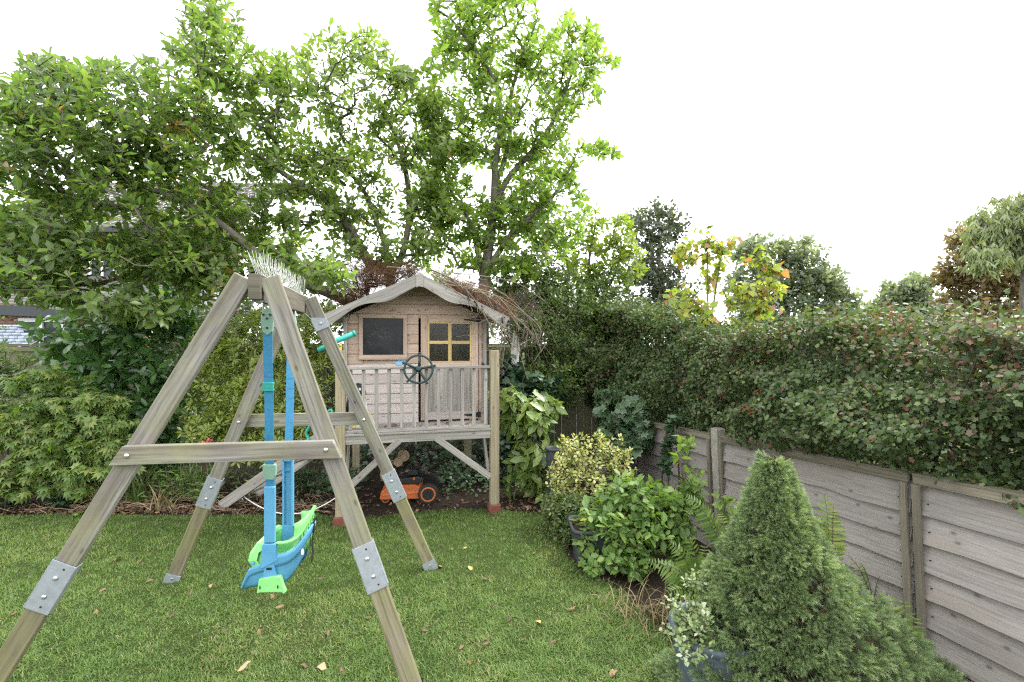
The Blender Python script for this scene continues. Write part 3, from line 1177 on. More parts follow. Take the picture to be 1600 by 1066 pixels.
# corner brackets under the beam ends
for e, bx in (('n', b0 + BD * .035), ('f', b1 - BD * .03)):
    for sd_ in (-1, 1):
        top, ft, ax, wd = legax[(e, sd_)]
        c0 = bx - UP * .127
        mb = MB()
        if sd_ > 0:
            mb.board(c0 - PR * .034 - UP * .003, c0 + PR * .034 - UP * .003, .07, .005, BD)
        p = top + ax * .20 - BD * (LEGT / 2 + .004)
        wq = nrm(wd)
        mb.prism([p - ax * .065 - wq * .052, p + ax * .045 - wq * .052, p + ax * .045 + wq * .05, p - ax * .02 + wq * .05], -BD * .004) if e == 'f' else None
        # web from the leg up to the beam
        if e == 'f':
            q0 = c0 + PR * sd_ * .03
            mb.prism([q0, q0 - BD * .06, p - ax * .02 - PR * sd_ * .05 - BD * .004, p + ax * .03 - PR * sd_ * .05], PR * sd_ * .004)
        if mb.v:
            obj('corner_bracket', mb, MAT['galv'], SW, .001)
        if e == 'f':
            c = p - BD * .006
            obj('bolt', MB().tube([c, c - BD * .006], [.011, .008], 10), MAT['bolt'], SW)

# bird spikes along the top of the beam
base = MB().board(b0 + UP * .003 + BD * .02, b1 + UP * .003 + BD * .02, .035, .006, PR)
bs = obj('spike_strip', base, MAT['wire'], SW)
nsp = 30
sp_me = MB().tube([(0, 0, 0), (0, 0, .06), (0, 0, .12)], [.0011, .001, .0007], 4).mesh('spike')
sp_me.materials.append(MAT['wire'])
for i in range(nsp):
    for q in (-1, 0, 1):
        u = (i + .5 * (q != 0) + rng.random() * .3) / nsp
        c = lerp(b0, b1, u) + UP * .006 + BD * .02 + PR * q * .011
        dv = Vector(UP + PR * (q * .22 - .16 + rng.normal() * .03) + BD * rng.normal() * .04)
        o = bpy.data.objects.new('spike', sp_me)
        link(o, bs)
        o.matrix_basis = Matrix.Translation(Vector(c - WL[bs])) @ dv.to_track_quat('Z', 'X').to_matrix().to_4x4() @ Matrix.Scale(rng.uniform(.85, 1.1), 4)

# ------------------------------------------------------------------ the toddler swing seat
SEAT = thing('toddler_swing', (-1.343, 2.775, .3), 'blue and lime green toddler swing seat hanging from the timber swing frame on blue straps', 'swing seat')
ctr = np.array([-1.343, 2.775, 0.])
SV = nrm(np.array([-.08, 1., 0]))                # across the seat, near to far
FV = np.array([SV[1], -SV[0], 0])                # back of the seat is to the right


def S(p, s, z):
    z = z - max(0., p - .09) * .75
    p = p if p < .045 else .045 + (p - .045) * .6
    return ctr + FV * p * .94 + SV * s + UP * (CAMZ - (CAMZ - z) * .963)


hw_ = .132
for s, hu in ((-hw_, .18), (hw_, .70)):
    hk0 = lerp(b0, b1, hu) - UP * .135
    arm_top = S(0, s, .93 if s < 0 else .965)
    dn = nrm(arm_top - hk0)
    px_ = nrm(FV - np.dot(FV, dn) * dn)
    pn_ = np.cross(px_, dn)
    if np.dot(pn_, SV) < 0:
        pn_ = -pn_
    def K(p, n_, z):                             # local frame of the hanging strap: across, depth, down from the hook
        return hk0 + px_ * p + pn_ * n_ + dn * z
    mb = MB().prism([K(p, -.008, z) for p, z in [(-.024, .03), (-.033, .08), (-.026, .14), (0, .16), (.026, .14), (.033, .08), (.024, .03), (0, .012)]], pn_ * .016)
    hk = obj('hanger', mb, MAT['palegreen'], SEAT, .003)
    mb = MB().tube([K(.022 * math.cos(a), .004 * math.sin(a), .0 - .035 * math.sin(a) + .012) for a in np.linspace(0, 6.283, 17)], .006, 6, cap=False)
    obj('hook', mb, MAT['galv'], hk)
    for q in ((0, .07), (-.018, .05), (.018, .05), (0, .12)):
        obj('hole', MB().tube([K(q[0], -.012, q[1]), K(q[0], -.0085, q[1])], [.006, .006], 8), MAT['hinge'], hk)
    L_ = float(np.linalg.norm(arm_top - hk0))
    ws = .024
    mb = MB()
    for i in range(14):
        za, zb = .13 + (L_ - .10) * i / 14, .13 + (L_ - .10) * (i + 1) / 14
        bow = .003 * math.sin(i * .7 + s * 20)
        mb.box(K(0, bow, (za + zb) / 2), dn * (zb - za) / 2 * 1.02, px_ * ws, pn_ * .0015)
    obj('strap', mb, MAT['strap'], SEAT)
    if s < 0:
        zc = .42
        mb = MB().box(K(0, -.004, zc), px_ * .03, dn * .006, pn_ * .008)
        mb.box(K(0, -.004, zc + .035), px_ * .03, dn * .006, pn_ * .008)
        mb.box(K(0, -.006, zc + .017), px_ * .028, dn * .012, pn_ * .006)
        obj('buckle', mb, MAT['teal'], SEAT, .002)
        z0 = L_ - .115
        mb = MB().prism([K(p, -.012, z0 + q) for p, q in [(-.034, 0), (-.034, .06), (-.022, .085), (.022, .085), (.034, .06), (.034, 0)]], pn_ * .024)
        obj('strap_adjuster', mb, MAT['palegreen'], SEAT, .003)
    # rigid arm
    za = .60
    mb = MB()
    if s < 0:
        mb.box(S(0, s, (za + .92) / 2), FV * .029, UP * (.92 - za) / 2 * .963, SV * .012)
        obj('arm', mb, MAT['blue'], SEAT, .005)
    else:
        zq = 1.01
        mb.box(S(0, s + .006, (za + zq) / 2), FV * .027, UP * (zq - za) / 2 * .963, SV * .004)
        for q in (-1, 1):
            mb.box(S(q * .027, s - .004, (za + zq) / 2), FV * .005, UP * (zq - za) / 2 * .963, SV * .012)
        mb.box(S(0, s - .004, zq - .006), FV * .027, UP * .006, SV * .012)
        for k in range(34):
            for q in (-1, 1):
                mb.box(S(q * .021, s - .006, za + .05 + k * (zq - za - .08) / 34), FV * .0025, UP * .002, SV * .003)
        obj('arm', mb, MAT['blue'], SEAT)

# the bucket: lofted round its plan (straight sides, rounded back)
def S2(p, s, z):
    return ctr + FV * p + SV * s + UP * z


def plan(u):
    """u 0..1 from the near front round the back to the far front"""
    a = .36
    if u < a:
        return -.15 + (.05 + .15) * u / a, -hw_
    if u > 1 - a:
        return -.15 + (.05 + .15) * (1 - u) / a, hw_
    th = math.pi * (u - a) / (1 - 2 * a)
    return .05 + .135 * math.sin(th), -hw_ * math.cos(th)


RIM = ([-.155, -.13, -.11, -.05, .04, .09, .13, .16, .186], [.385, .455, .50, .525, .572, .58, .602, .65, .70])
LOW = ([-.155, -.13, -.06, .06, .10, .14, .17, .186], [.378, .385, .395, .392, .41, .45, .51, .555])
NP = 45


def shell_rows(k0, k1, out, n=7):
    rows = []
    for j in range(n):
        v = k0 + (k1 - k0) * j / (n - 1)
        row = []
        for i in range(NP):
            p, s = plan(i / (NP - 1))
            zr, zb = np.interp(p, *RIM), np.interp(p, *LOW)
            f = (.80 + .20 * v ** .6) * out
            pp = p if p < 0 else p * f
            row.append(S2(pp, s * f, zb + (zr - zb) * v))
        rows.append(row)
    return rows


def solid(o, th):
    m = o.modifiers.new('solid', 'SOLIDIFY')
    m.thickness = th
    m.offset = 0
    return o


sh_ = solid(obj('shell', MB().sheet(shell_rows(0, 1, 1.0)), MAT['blue'], SEAT), .008)
solid(obj('rim', MB().sheet(shell_rows(.66, 1.02, 1.045, 4)), MAT['blue'], sh_), .012)
# flat bottom and the inner liner
bot = [[lerp(shell_rows(0, 1, 1.0, 2)[0][i], shell_rows(0, 1, 1.0, 2)[0][NP - 1 - i], q) + UP * .02 for q in (0, .5, 1)] for i in range(NP // 2 + 1)]
solid(obj('floor', MB().sheet(bot), MAT['blue'], sh_), .006)
solid(obj('liner', MB().sheet(shell_rows(.35, 1.0, .94, 5)), MAT['green'], SEAT), .005)
sb2 = [[lerp(shell_rows(.35, 1, .93, 2)[0][i], shell_rows(.35, 1, .93, 2)[0][NP - 1 - i], q) for q in (0, .5, 1)] for i in range(4, NP // 2 + 1)]
solid(obj('inner_seat', MB().sheet(sb2), MAT['blue'], SEAT), .006)
for s in (-hw_, hw_):
    sg = -1 if s < 0 else 1
    mb = MB().prism([S2(p, s * 1.03 - .013, z) for p, z in [(-.045, .50), (-.038, .62), (-.034, .638), (.034, .638), (.038, .56), (.045, .545)]], SV * .026)
    obj('arm_base', mb, MAT['blue'], SEAT, .004)
mb = MB().prism([S2(p, -hw_ * 1.0 - .012, z) for p, z in [(-.04, .43), (-.022, .52), (.024, .525), (.048, .43)]], SV * .014)
pl = obj('moulded_pillar', mb, MAT['blue'], SEAT, .003)
obj('slot', MB().box(S2(.0, -hw_ - .0135, .502), FV * .014, UP * .006, SV * .002), MAT['hinge'], pl)
mb = MB().prism([S2(p, -hw_ * 1.0 - .022, z) for p, z in [(-.062, .372), (-.052, .448), (-.02, .455), (.03, .462), (.062, .46), (.078, .40), (.09, .372), (.08, .362), (.068, .374), (-.04, .377)]], SV * .03)
ft_ = obj('foot_plate', mb, MAT['green'], SEAT, .004)
for q in (-.044, .05):
    obj('slot', MB().box(S2(q, -hw_ - .023, .405), FV * .003, UP * .008, SV * .002), MAT['hinge'], ft_)
# light side rails that rise to the back tip, ribs below the near one, back panel
for sg in (-1, 1):
    pts = resample([S2(.035, sg * hw_ * .97, .636), S2(.09, sg * hw_ * .95, .638), S2(.13, sg * hw_ * .80, .652), S2(.165, sg * hw_ * .52, .70), S2(.205, sg * hw_ * .12, .80 if sg < 0 else .74)], .02)
    mb = MB()
    rows = []
    for i, q in enumerate(pts):
        tg = nrm(pts[min(i + 1, len(pts) - 1)] - pts[max(i - 1, 0)])
        sd2 = nrm(np.cross(tg, UP)) if abs(tg[2]) < .95 else PR
        up2 = np.cross(sd2, tg)
        rows.append([q - sd2 * .011 - up2 * .004, q + sd2 * .011 - up2 * .004, q + sd2 * .011 + up2 * .004, q - sd2 * .011 + up2 * .004, q - sd2 * .011 - up2 * .004])
    obj('side_rail', mb.sheet(rows, smooth=False), MAT['green'], SEAT, .001)
    if sg < 0:
        mb = MB()
        for k in range(6):
            q = pts[int(len(pts) * (.48 + k * .075))]
            mb.box(q - UP * .028, FV * .0035, UP * .02, SV * .006)
        obj('ribs', mb, MAT['green'], SEAT)
rows = []
for z0, f in ((.56, .90), (.64, .93), (.70, .97), (.725, 1.0)):
    rows.append([S2(.05 + .135 * f * math.sin(th), -hw_ * .9 * math.cos(th), z0 + .05 * math.sin(th) ** 4 * (z0 > .7)) for th in np.linspace(.55, math.pi - .25, 15)])
solid(obj('backrest', MB().sheet(rows), MAT['green'], SEAT), .007)
# front guard: a broad moulded band round the front
rows = []
for i in range(17):
    th = math.pi * i / 16
    q = math.sin(th)
    p, s = -.05 - .075 * q ** .45, -hw_ * 1.06 * math.cos(th)
    zt, zb = .655 - .03 * q - .03 * (i in (0, 16)), .515 - .02 * q
    rows.append([S2(*a) for a in [(p + .004, s, zb), (p - .014, s * 1.04, zb + .035), (p - .006, s * 1.02, zb + .075), (p + .026, s * .97, zt - .01), (p + .046, s * .93, zt - .012), (p + .05, s * .90, zt - .03), (p + .02, s * .94, zb + .02), (p + .004, s, zb)]])
obj('front_guard', MB().sheet(rows, smooth=False), MAT['green'], SEAT)
mb = MB().tube([S2(-.085, -hw_ * 1.06 - .006, .535), S2(-.085, -hw_ * 1.06 - .016, .535)], [.011, .008], 12)
obj('rivet', mb, MAT['blue'], SEAT)
mb = MB()
pts = [(.196, .735), (.198, .66), (.186, .60), (.19, .53), (.182, .47)]
for (p0, z0), (p1, z1) in zip(pts[:-1], pts[1:]):
    mb.board(S2(p0, -.01, z0), S2(p1, -.01, z1), .02, .003, SV)
obj('harness_strap', mb, MAT['black'], SEAT)
c = S2(.152, -.085, .565)
nn_ = nrm(np.array([c[0] - ctr[0], c[1] - ctr[1], -.02]))
ta = nrm(np.cross(nn_, UP))
mb = MB().prism([c + nn_ * .006 + ta * .010 * math.cos(a) + UP * .017 * math.sin(a) for a in np.linspace(0, 6.283, 13)[:-1]], nn_ * .002)
obj('emblem', mb, MAT['whitepaint'], SEAT)

# ------------------------------------------------------------------ the playhouse on stilts
HO = np.array([-.907, 4.745, 0.])
HU = nrm(np.array([1.446, .35, 0.]))
HV = np.array([-HU[1], HU[0], 0.])


def H(u, v, z):
    return HO + HU * u + HV * v + UP * z


PH = thing('playhouse', (HO[0], HO[1], 0), 'wooden playhouse on stilts with a wavy bargeboard roof, railed deck and half-glazed door', 'playhouse')


def hbox(mb, u0, u1, v0, v1, z0, z1, grain='u'):
    c = H((u0 + u1) / 2, (v0 + v1) / 2, (z0 + z1) / 2)
    a, b, t = HU * (u1 - u0) / 2, UP * (z1 - z0) / 2, HV * (v1 - v0) / 2
    if grain == 'z':
        a, b = b, a
    elif grain == 'v':
        a, t = t, a
    return mb.box(c, a, b, t)


DZ = .865                                        # deck floor
FV0 = .50                                        # facade plane
# front posts, rear posts, footings
for i, (u, v, z1) in enumerate([(-.745, .0, 1.66), (.745, .0, 1.655), (-.72, 1.55, .80), (.70, 1.55, .80)]):
    mb = hbox(MB(), u - .045, u + .045, v - .045, v + .045, .085, z1, 'z')
    obj('post', mb, MAT['post'], PH, .006)
    mb = hbox(MB(), u - .06, u + .06, v - .06, v + .06, -.05, .085)
    obj('footing', mb, MAT['redblock'], PH, .008)
# deck frame and boards
mb = hbox(MB(), -.70, .70, -.038, -.012, .765, .845)
obj('fascia', mb, MAT['greywood'], PH, .003)
for u in (-.685, .685):
    obj('side_joist', hbox(MB(), u - .012, u + .012, -.01, 1.6, .765, .842, 'v'), MAT['greywood'], PH, .003)
for k in range(6):
    v0 = -.05 + k * .102
    obj('deck_board', hbox(MB(), -.705, .705, v0, v0 + .095, .846, DZ), MAT['greywood'], PH, .003)
for k in range(6):
    v0 = .57 + k * .18
    obj('floor_board', hbox(MB(), -.7, .7, v0, v0 + .17, .846, DZ), MAT['greywood'], PH)
# braces: front pair and one going back on the right
for u0, z0, u1, z1 in ((-.70, .33, -.20, .765), (.70, .37, .16, .765)):
    obj('brace', MB().board(H(u0, -.028, z0), H(u1, -.028, z1 + .02), .062, .03), MAT['greywood'], PH, .003)
for u in (-.7, .7):
    obj('brace', MB().board(H(u, .03, .33), H(u, .42, .765), .06, .03), MAT['greywood'], PH, .003)
# railing
obj('handrail', hbox(MB(), -.70, .70, -.04, .035, 1.475, 1.500), MAT['greywood'], PH, .004)
obj('bottom_rail', hbox(MB(), -.70, .70, -.03, .0, DZ + .002, DZ + .03), MAT['greywood'], PH, .003)
nb = 12
for k in range(nb):
    u = -.655 + k * (1.31 / (nb - 1))
    dz = rng.normal() * .003
    obj('baluster', hbox(MB(), u - .017, u + .017, -.012, .012, DZ + .031, 1.474 + dz, 'z'), MAT['greywood'], PH, .003)
obj('side_handrail', hbox(MB(), .68, .715, .045, .46, 1.45, 1.475, 'v'), MAT['greywood'], PH, .003)
for v in (.15, .27, .38):
    obj('baluster', hbox(MB(), .685, .71, v - .015, v + .015, DZ + .002, 1.449, 'z'), MAT['greywood'], PH, .003)

# front wall: shiplap boards, cut round the window and the door
WU0, WU1 = -.75, .735
APZ, EAZ = 2.38, 1.98


def roof_z(u):
    return APZ - abs(u) * (APZ - EAZ) / .86


pitch = .107
WIN = (-.575, -.155, 1.60, 1.995)
DOOR = (.005, .665, DZ, 2.045)
z = DZ
while z < APZ - .03:
    z1 = z + pitch - .007
    spans = [(WU0 + .02, WU1 - .02)]
    def cut(sp, a, b):
        o = []
        for s, e in sp:
            if e <= a or s >= b:
                o.append((s, e))
            else:
                if s < a - .01:
                    o.append((s, a))
                if e > b + .01:
                    o.append((b, e))
        return o
    if z < WIN[3] and z1 > WIN[2]:
        spans = cut(spans, WIN[0], WIN[1])
    if z < DOOR[3] - .02:
        spans = cut(spans, DOOR[0], DOOR[1])
    for s, e in spans:
        zt = z1
        # clip to the gable
        lim_e = (APZ - .02 - z) / ((APZ - EAZ) / .86)
        lim_t = (APZ - .02 - z1) / ((APZ - EAZ) / .86)
        s0, e0 = max(s, -lim_e), min(e, lim_e)
        s1, e1 = max(s, -max(lim_t, .0)), min(e, max(lim_t, .0))
        if e0 - s0 < .02:
            continue
        mb = MB().prism([H(s0, FV0 - .003, z), H(e0, FV0 - .003, z), H(e1, FV0 + .003, z1), H(s1, FV0 + .003, z1)], HV * .014)
        obj('wall_board', mb, MAT['siding'] if z > 1.5 else MAT['siding_low'], PH, .002)
    # dark tongue behind the joint
    z += pitch
mb = MB()
for s, e, za, zb in ((WU0 + .01, WIN[0], DZ, 2.0), (WIN[1], DOOR[0], DZ, 2.0), (WIN[0], WIN[1], DZ, WIN[2])):
    hbox(mb, s, e, FV0 + .013, FV0 + .02, za, zb)
mb.prism([H(WU0 + .01, FV0 + .013, 2.0), H(WU1 - .01, FV0 + .013, 2.0), H(.0, FV0 + .013, APZ - .02)], HV * .007)
obj('wall_lining', mb, MAT['siding'], PH)
# corner battens
for u in (WU0, WU1):
    obj('corner_batten', hbox(MB(), u - .02, u + .02, FV0 - .022, FV0 + .02, DZ, 2.0, 'z'), MAT['greywood'], PH, .003)
obj('door_post', hbox(MB(), .672, .70, FV0 - .012, FV0 - .004, DZ, 2.03, 'z'), MAT['siding'], PH, .002)
# side and back walls
for u in (WU0 + .02, WU1 - .034):
    mb = MB()
    for k in range(11):
        zz = DZ + k * pitch
        mb2 = hbox(MB(), u, u + .014, FV0 + .022, 1.62, zz, zz + pitch - .006, 'v')
        obj('wall_board', mb2, MAT['siding_low'], PH)
for k in range(14):
    zz = DZ + k * pitch
    lim = min(.74, max(.05, (APZ - .03 - zz - pitch) / ((APZ - EAZ) / .86)))
    obj('wall_board', hbox(MB(), -lim, lim, 1.62, 1.634, zz, zz + pitch - .003), MAT['siding_low'], PH)

obj('light_blocking_panel', hbox(MB(), -.72, .70, 1.60, 1.612, DZ, 2.02), MAT['hinge'], PH)  # dark panel added to stop daylight showing through the back wall gaps
# window board with frame
u0, u1, z0, z1 = WIN
wf = None
mb = MB()
obj('window_frame', hbox(MB(), u0 - .038, u1 + .038, FV0 - .022, FV0 - .004, z1 - .002, z1 + .042), MAT['siding'], PH, .002)
obj('window_frame', hbox(MB(), u0 - .038, u1 + .038, FV0 - .024, FV0 - .004, z0 - .04, z0 + .002), MAT['siding'], PH, .002)
for q in (u0 - .038, u1 - .002):
    obj('window_frame', hbox(MB(), q, q + .04, FV0 - .022, FV0 - .004, z0 + .003, z1 - .003, 'z'), MAT['siding'], PH, .002)
obj('window_sill', hbox(MB(), u0 - .035, u1 + .035, FV0 - .03, FV0 - .005, z0 - .05, z0 - .041), MAT['siding'], PH, .002)
pane = obj('window_pane', hbox(MB(), u0, u1, FV0 + .004, FV0 + .008, z0, z1), MAT['darkpane'], PH)
mb = MB()
for k in range(30):
    cu, cz = u0 + (u1 - u0) * (.5 + rng.normal() * .17), z0 + (z1 - z0) * (.58 + rng.normal() * .13)
    r, ph, tw = rng.uniform(.04, .15), rng.random() * 6.28, rng.uniform(.8, 3.2)
    pts = []
    for i in range(14):
        a = ph + tw * i / 13
        uu = min(u1 - .012, max(u0 + .012, cu + r * math.cos(a)))
        zz = min(z1 - .012, max(z0 + .012, cz + r * .7 * math.sin(a) + .01 * math.sin(i * 1.7)))
        pts.append(H(uu, FV0 + .0035, zz))
    mb.tube(pts, .0016, 3, cap=False)
obj('chalk_scribble', mb, MAT['chalk'], pane)
# pale blue paint mark on the wall
mk = [(0, 0), (.03, .012), (.06, .03), (.085, .022), (.10, .03), (.13, .022), (.14, .0), (.12, -.02), (.10, -.016), (.08, -.03), (.05, -.03), (.03, -.018)]
mb = MB().prism([H(-.255 + a * .9, FV0 - .006, 1.515 + b) for a, b in mk], HV * .0015)
obj('paint_mark', mb, MAT['bluepaint'], PH)
# pencilled scribbles on the top boards
mb = MB()
for cu, cz in ((-.36, 2.085), (-.30, 2.085), (-.27, 2.08), (.0, 2.20), (.04, 2.20), (-.02, 2.085), (.06, 2.08), (.1, 2.085), (-.12, 2.2)):
    x, pts = cu, []
    for i in range(8):
        pts.append(H(x, FV0 - .0045, cz + rng.uniform(-.022, .022)))
        x += rng.uniform(-.003, .012)
    mb.tube(pts, .0011, 3, cap=False)
obj('pencil_scribble', mb, MAT['hinge'], PH)

# door: stiles, rails, lower boards, four panes with yellow bars, iron hinges
DR = hbox(MB(), .03, .105, FV0 - .018, FV0 + .004, DZ + .02, 2.03, 'z')
door = obj('door', DR, MAT['siding'], PH, .003)
def dpart(name, u0, u1, v0, v1, z0, z1, mat, grain='u', bevel=.002):
    return obj(name, hbox(MB(), u0, u1, v0, v1, z0, z1, grain), mat, door, bevel)
dpart('stile', .585, .66, FV0 - .018, FV0 + .004, DZ + .02, 2.03, MAT['siding'], 'z')
dpart('rail', .106, .584, FV0 - .017, FV0 + .003, 1.955, 2.029, MAT['siding'])
dpart('rail', .106, .584, FV0 - .017, FV0 + .003, 1.47, 1.515, MAT['siding'])
dpart('rail', .106, .584, FV0 - .017, FV0 + .003, DZ + .021, DZ + .11, MAT['siding_low'])
for k in range(4):
    a = .106 + k * .1196
    dpart('door_board', a, a + .116, FV0 - .008, FV0 + .004, DZ + .111, 1.469, MAT['greywood'], 'z')
gu0, gu1, gz0, gz1 = .106, .584, 1.516, 1.954
for a, b in ((gu0, gu0 + .016), ((gu0 + gu1) / 2 - .019, (gu0 + gu1) / 2 + .019), (gu1 - .016, gu1)):
    dpart('glazing_bar', a, b, FV0 - .02, FV0 - .002, gz0 + .013, gz1 - .013, MAT['yellowwood'], 'z')
for a, b in ((gz0, gz0 + .012), ((gz0 + gz1) / 2 - .017, (gz0 + gz1) / 2 + .017), (gz1 - .012, gz1)):
    um = (gu0 + gu1) / 2
    if b - a > .02:
        dpart('glazing_bar', gu0 + .017, um - .02, FV0 - .019, FV0 - .002, a, b, MAT['yellowwood'])
        dpart('glazing_bar', um + .02, gu1 - .017, FV0 - .019, FV0 - .002, a, b, MAT['yellowwood'])
    else:
        dpart('glazing_bar', gu0, gu1, FV0 - .019, FV0 - .002, a, b, MAT['yellowwood'])
for i in range(2):
    for j in range(2):
        um, zm = (gu0 + gu1) / 2, (gz0 + gz1) / 2
        a0, a1 = (gu0 + .016, um - .019) if i == 0 else (um + .019, gu1 - .016)
        c0, c1 = (gz0 + .012, zm - .017) if j == 0 else (zm + .017, gz1 - .012)
        dpart('pane', a0, a1, FV0 - .004, FV0 - .001, c0, c1, MAT['glass'], bevel=0)
for zz in (1.99, .93):
    mb = MB().prism([H(.50, FV0 - .022, zz - .006), H(.53, FV0 - .022, zz - .012), H(.60, FV0 - .022, zz - .02), H(.66, FV0 - .022, zz - .03), H(.69, FV0 - .022, zz - .03), H(.69, FV0 - .022, zz + .03), H(.66, FV0 - .022, zz + .03), H(.60, FV0 - .022, zz + .014), H(.53, FV0 - .022, zz + .01), H(.50, FV0 - .022, zz + .006)], HV * .004)
    obj('hinge', mb, MAT['hinge'], door, .001)
mb = MB()
for k in range(3):
    mb.tube([H(.70 + .004 * math.sin(k), FV0 - .02, 1.49 - k * .02), H(.715, FV0 - .03, 1.5 - k * .01), H(.73, FV0 - .02, 1.485 - k * .02)], .007, 6)
obj('latch', mb, MAT['hinge'], PH)
# pale things stored behind the door glass
CL = thing('draped_cloth', H(.32, .95, DZ), 'grey cloth draped over something behind the playhouse door panes', 'cloth')
rows = []
for i in range(9):
    zz = DZ + 1.0 * (1 - i / 8) ** .8
    rows.append([H(.33 + (a / 12 - .5) * (.12 + .62 * (i / 8) ** .8), .95 - .12 * (i / 8) + .05 * math.sin(a * 1.9 + i * .6), zz - .02 * math.cos(a * 1.7)) for a in range(13)])
obj('fold', MB().sheet(rows), MAT['grey'], CL)

# roof: two boarded slopes, felt, wavy bargeboards
RV0, RV1 = .13, 1.78
th = .016
for sgn in (-1, 1):
    nbd = 9
    for k in range(nbd):
        ua, ub = k * .93 / nbd, (k + 1) * .93 / nbd - .003
        a0, b0_ = H(sgn * ua, RV0 + .02, roof_z(ua) + .03), H(sgn * ub, RV0 + .02, roof_z(ub) + .03)
        mb = MB().prism([a0, b0_, b0_ + UP * th, a0 + UP * th], HV * (RV1 - RV0))
        obj('roof_board', mb, MAT['greywood'], PH)
    a0, b0_ = H(0, RV0 + .022, roof_z(0) + .047), H(sgn * .935, RV0 + .022, roof_z(.935) + .047)
    mb = MB().prism([a0, b0_, b0_ + UP * .006, a0 + UP * .006], HV * (RV1 - RV0))
    obj('roof_felt', mb, MAT['tile'], PH)
    # wavy bargeboard: top follows the roof, bottom waves
    top, bot = [], []
    n = 40
    for i in range(n + 1):
        t_ = i / n
        u = t_ * .935
        zt = roof_z(u) + .058
        dep = .115 + .035 * math.sin(t_ * 3 * math.pi - 1.2) - .02 * t_ + .04 * max(0, 1 - t_ * 5)
        top.append(H(sgn * u, RV0, zt)); bot.append(H(sgn * u, RV0, zt - dep))
    mb = MB()
    for i in range(n):
        q = [top[i], top[i + 1], bot[i + 1], bot[i]]
        mb.v += q + [p + HV * .02 for p in q]
        k = len(mb.v) - 8
        o_ = .7 * (sgn > 0)
        uvq = [(i / n * 1.0 + o_, .0), ((i + 1) / n + o_, .0), ((i + 1) / n + o_, -.12), (i / n + o_, -.12)]
        fr = [k, k + 1, k + 2, k + 3] if sgn < 0 else [k + 3, k + 2, k + 1, k]
        uvf = uvq if sgn < 0 else uvq[::-1]
        mb.f += [fr[::-1], [f + 4 for f in fr], [k, k + 1, k + 5, k + 4], [k + 2, k + 3, k + 7, k + 6]]
        mb.uv += [uvf[::-1], uvf, [uvq[0], uvq[1], (uvq[1][0], .02), (uvq[0][0], .02)], [uvq[2], uvq[3], (uvq[3][0], -.14), (uvq[2][0], -.14)]]
        mb.sm += [False] * 4
    e = n - 1
    mb.v += [top[n], bot[n], bot[n] + HV * .02, top[n] + HV * .02]
    k = len(mb.v) - 4
    mb.f.append([k, k + 1, k + 2, k + 3]); mb.uv.append([(0, 0), (0, .1), (.02, .1), (.02, 0)]); mb.sm.append(False)
    obj('bargeboard', mb, MAT['greywood'], PH)
mb = MB().prism([H(-.035, RV0 - .008, APZ + .048), H(0, RV0 - .008, APZ + .068), H(.035, RV0 - .008, APZ + .048), H(.035, RV0 - .008, APZ - .085), H(0, RV0 - .008, APZ - .075), H(-.035, RV0 - .008, APZ - .085)], HV * .007)
obj('apex_cap', mb, MAT['greywood'], PH, .002)

# ladder at the left side of the deck
la, lb_ = H(-.80, .02, .93), P(345, 782, 5.02)
lb_[2] = .02
HDL = nrm(lb_ - la)
for q in (0, 1):
    o_ = nrm(np.cross(HDL, UP)) * (.46 * q)
    if np.dot(o_, HV) < 0:
        o_ = -o_
    obj('ladder_stringer', MB().board(la + o_, lb_ + o_, .105, .03), MAT['greywood'], PH, .004)
sdv = nrm(np.cross(HDL, UP))
sdv = sdv if np.dot(sdv, HV) > 0 else -sdv
for k in range(5):
    c = lerp(la, lb_, .1 + k * .19)
    obj('ladder_tread', MB().board(c + sdv * .017, c + sdv * .443, .08, .022, HU), MAT['greywood'], PH, .003)
# teal grab handle on the stringer
c0, c1 = H(-.83, -.03, .93), H(-1.02, -.03, .79)
c0 = lerp(la, lb_, .02) + UP * .055 - sdv * .02; c1 = lerp(la, lb_, .2) + UP * .055 - sdv * .02
hp = [c1, c1 + UP * .07 + (c1 - c0) * .12, c1 + UP * .12 - (c1 - c0) * .1, lerp(c0, c1, .5) + UP * .115, c0 + UP * .13, c0 + UP * .06 - (c1 - c0) * .05, c0]
obj('grab_handle', MB().tube(resample(hp, .02), .013, 8), MAT['teal'], PH)
for c in (c0, c1):
    obj('handle_foot', MB().tube([c - UP * .012, c + UP * .008], [.022, .018], 10), MAT['teal'], PH)

# telescope on the left post
tp = H(-.745, .0, 1.66)
ye = MB().tube(resample([tp + HU * .0 - UP * .0, tp + UP * .03 + HV * .02, tp + UP * .07 + HV * .015], .015), .012, 8)
ye.tube([tp + UP * (.075 + .03 * math.sin(a)) + HV * (.034 * math.cos(a)) for a in np.linspace(-2.4, -.7, 8)], .010, 6)
tel = obj('telescope', MB().tube([tp + HU * -.20 + UP * .0, tp + HU * -.05 + UP * .085, tp + HU * .13 + UP * .165], [.027, .028, .027], 16), MAT['teal'], PH)
obj('bracket', ye, MAT['yellow'], tel)
c = tp + HU * .13 + UP * .165
dq = nrm(HU * .18 + UP * .08)
obj('lens_rim', MB().tube([c - dq * .012, c + dq * .006], [.031, .031], 16), MAT['teal'], tel)

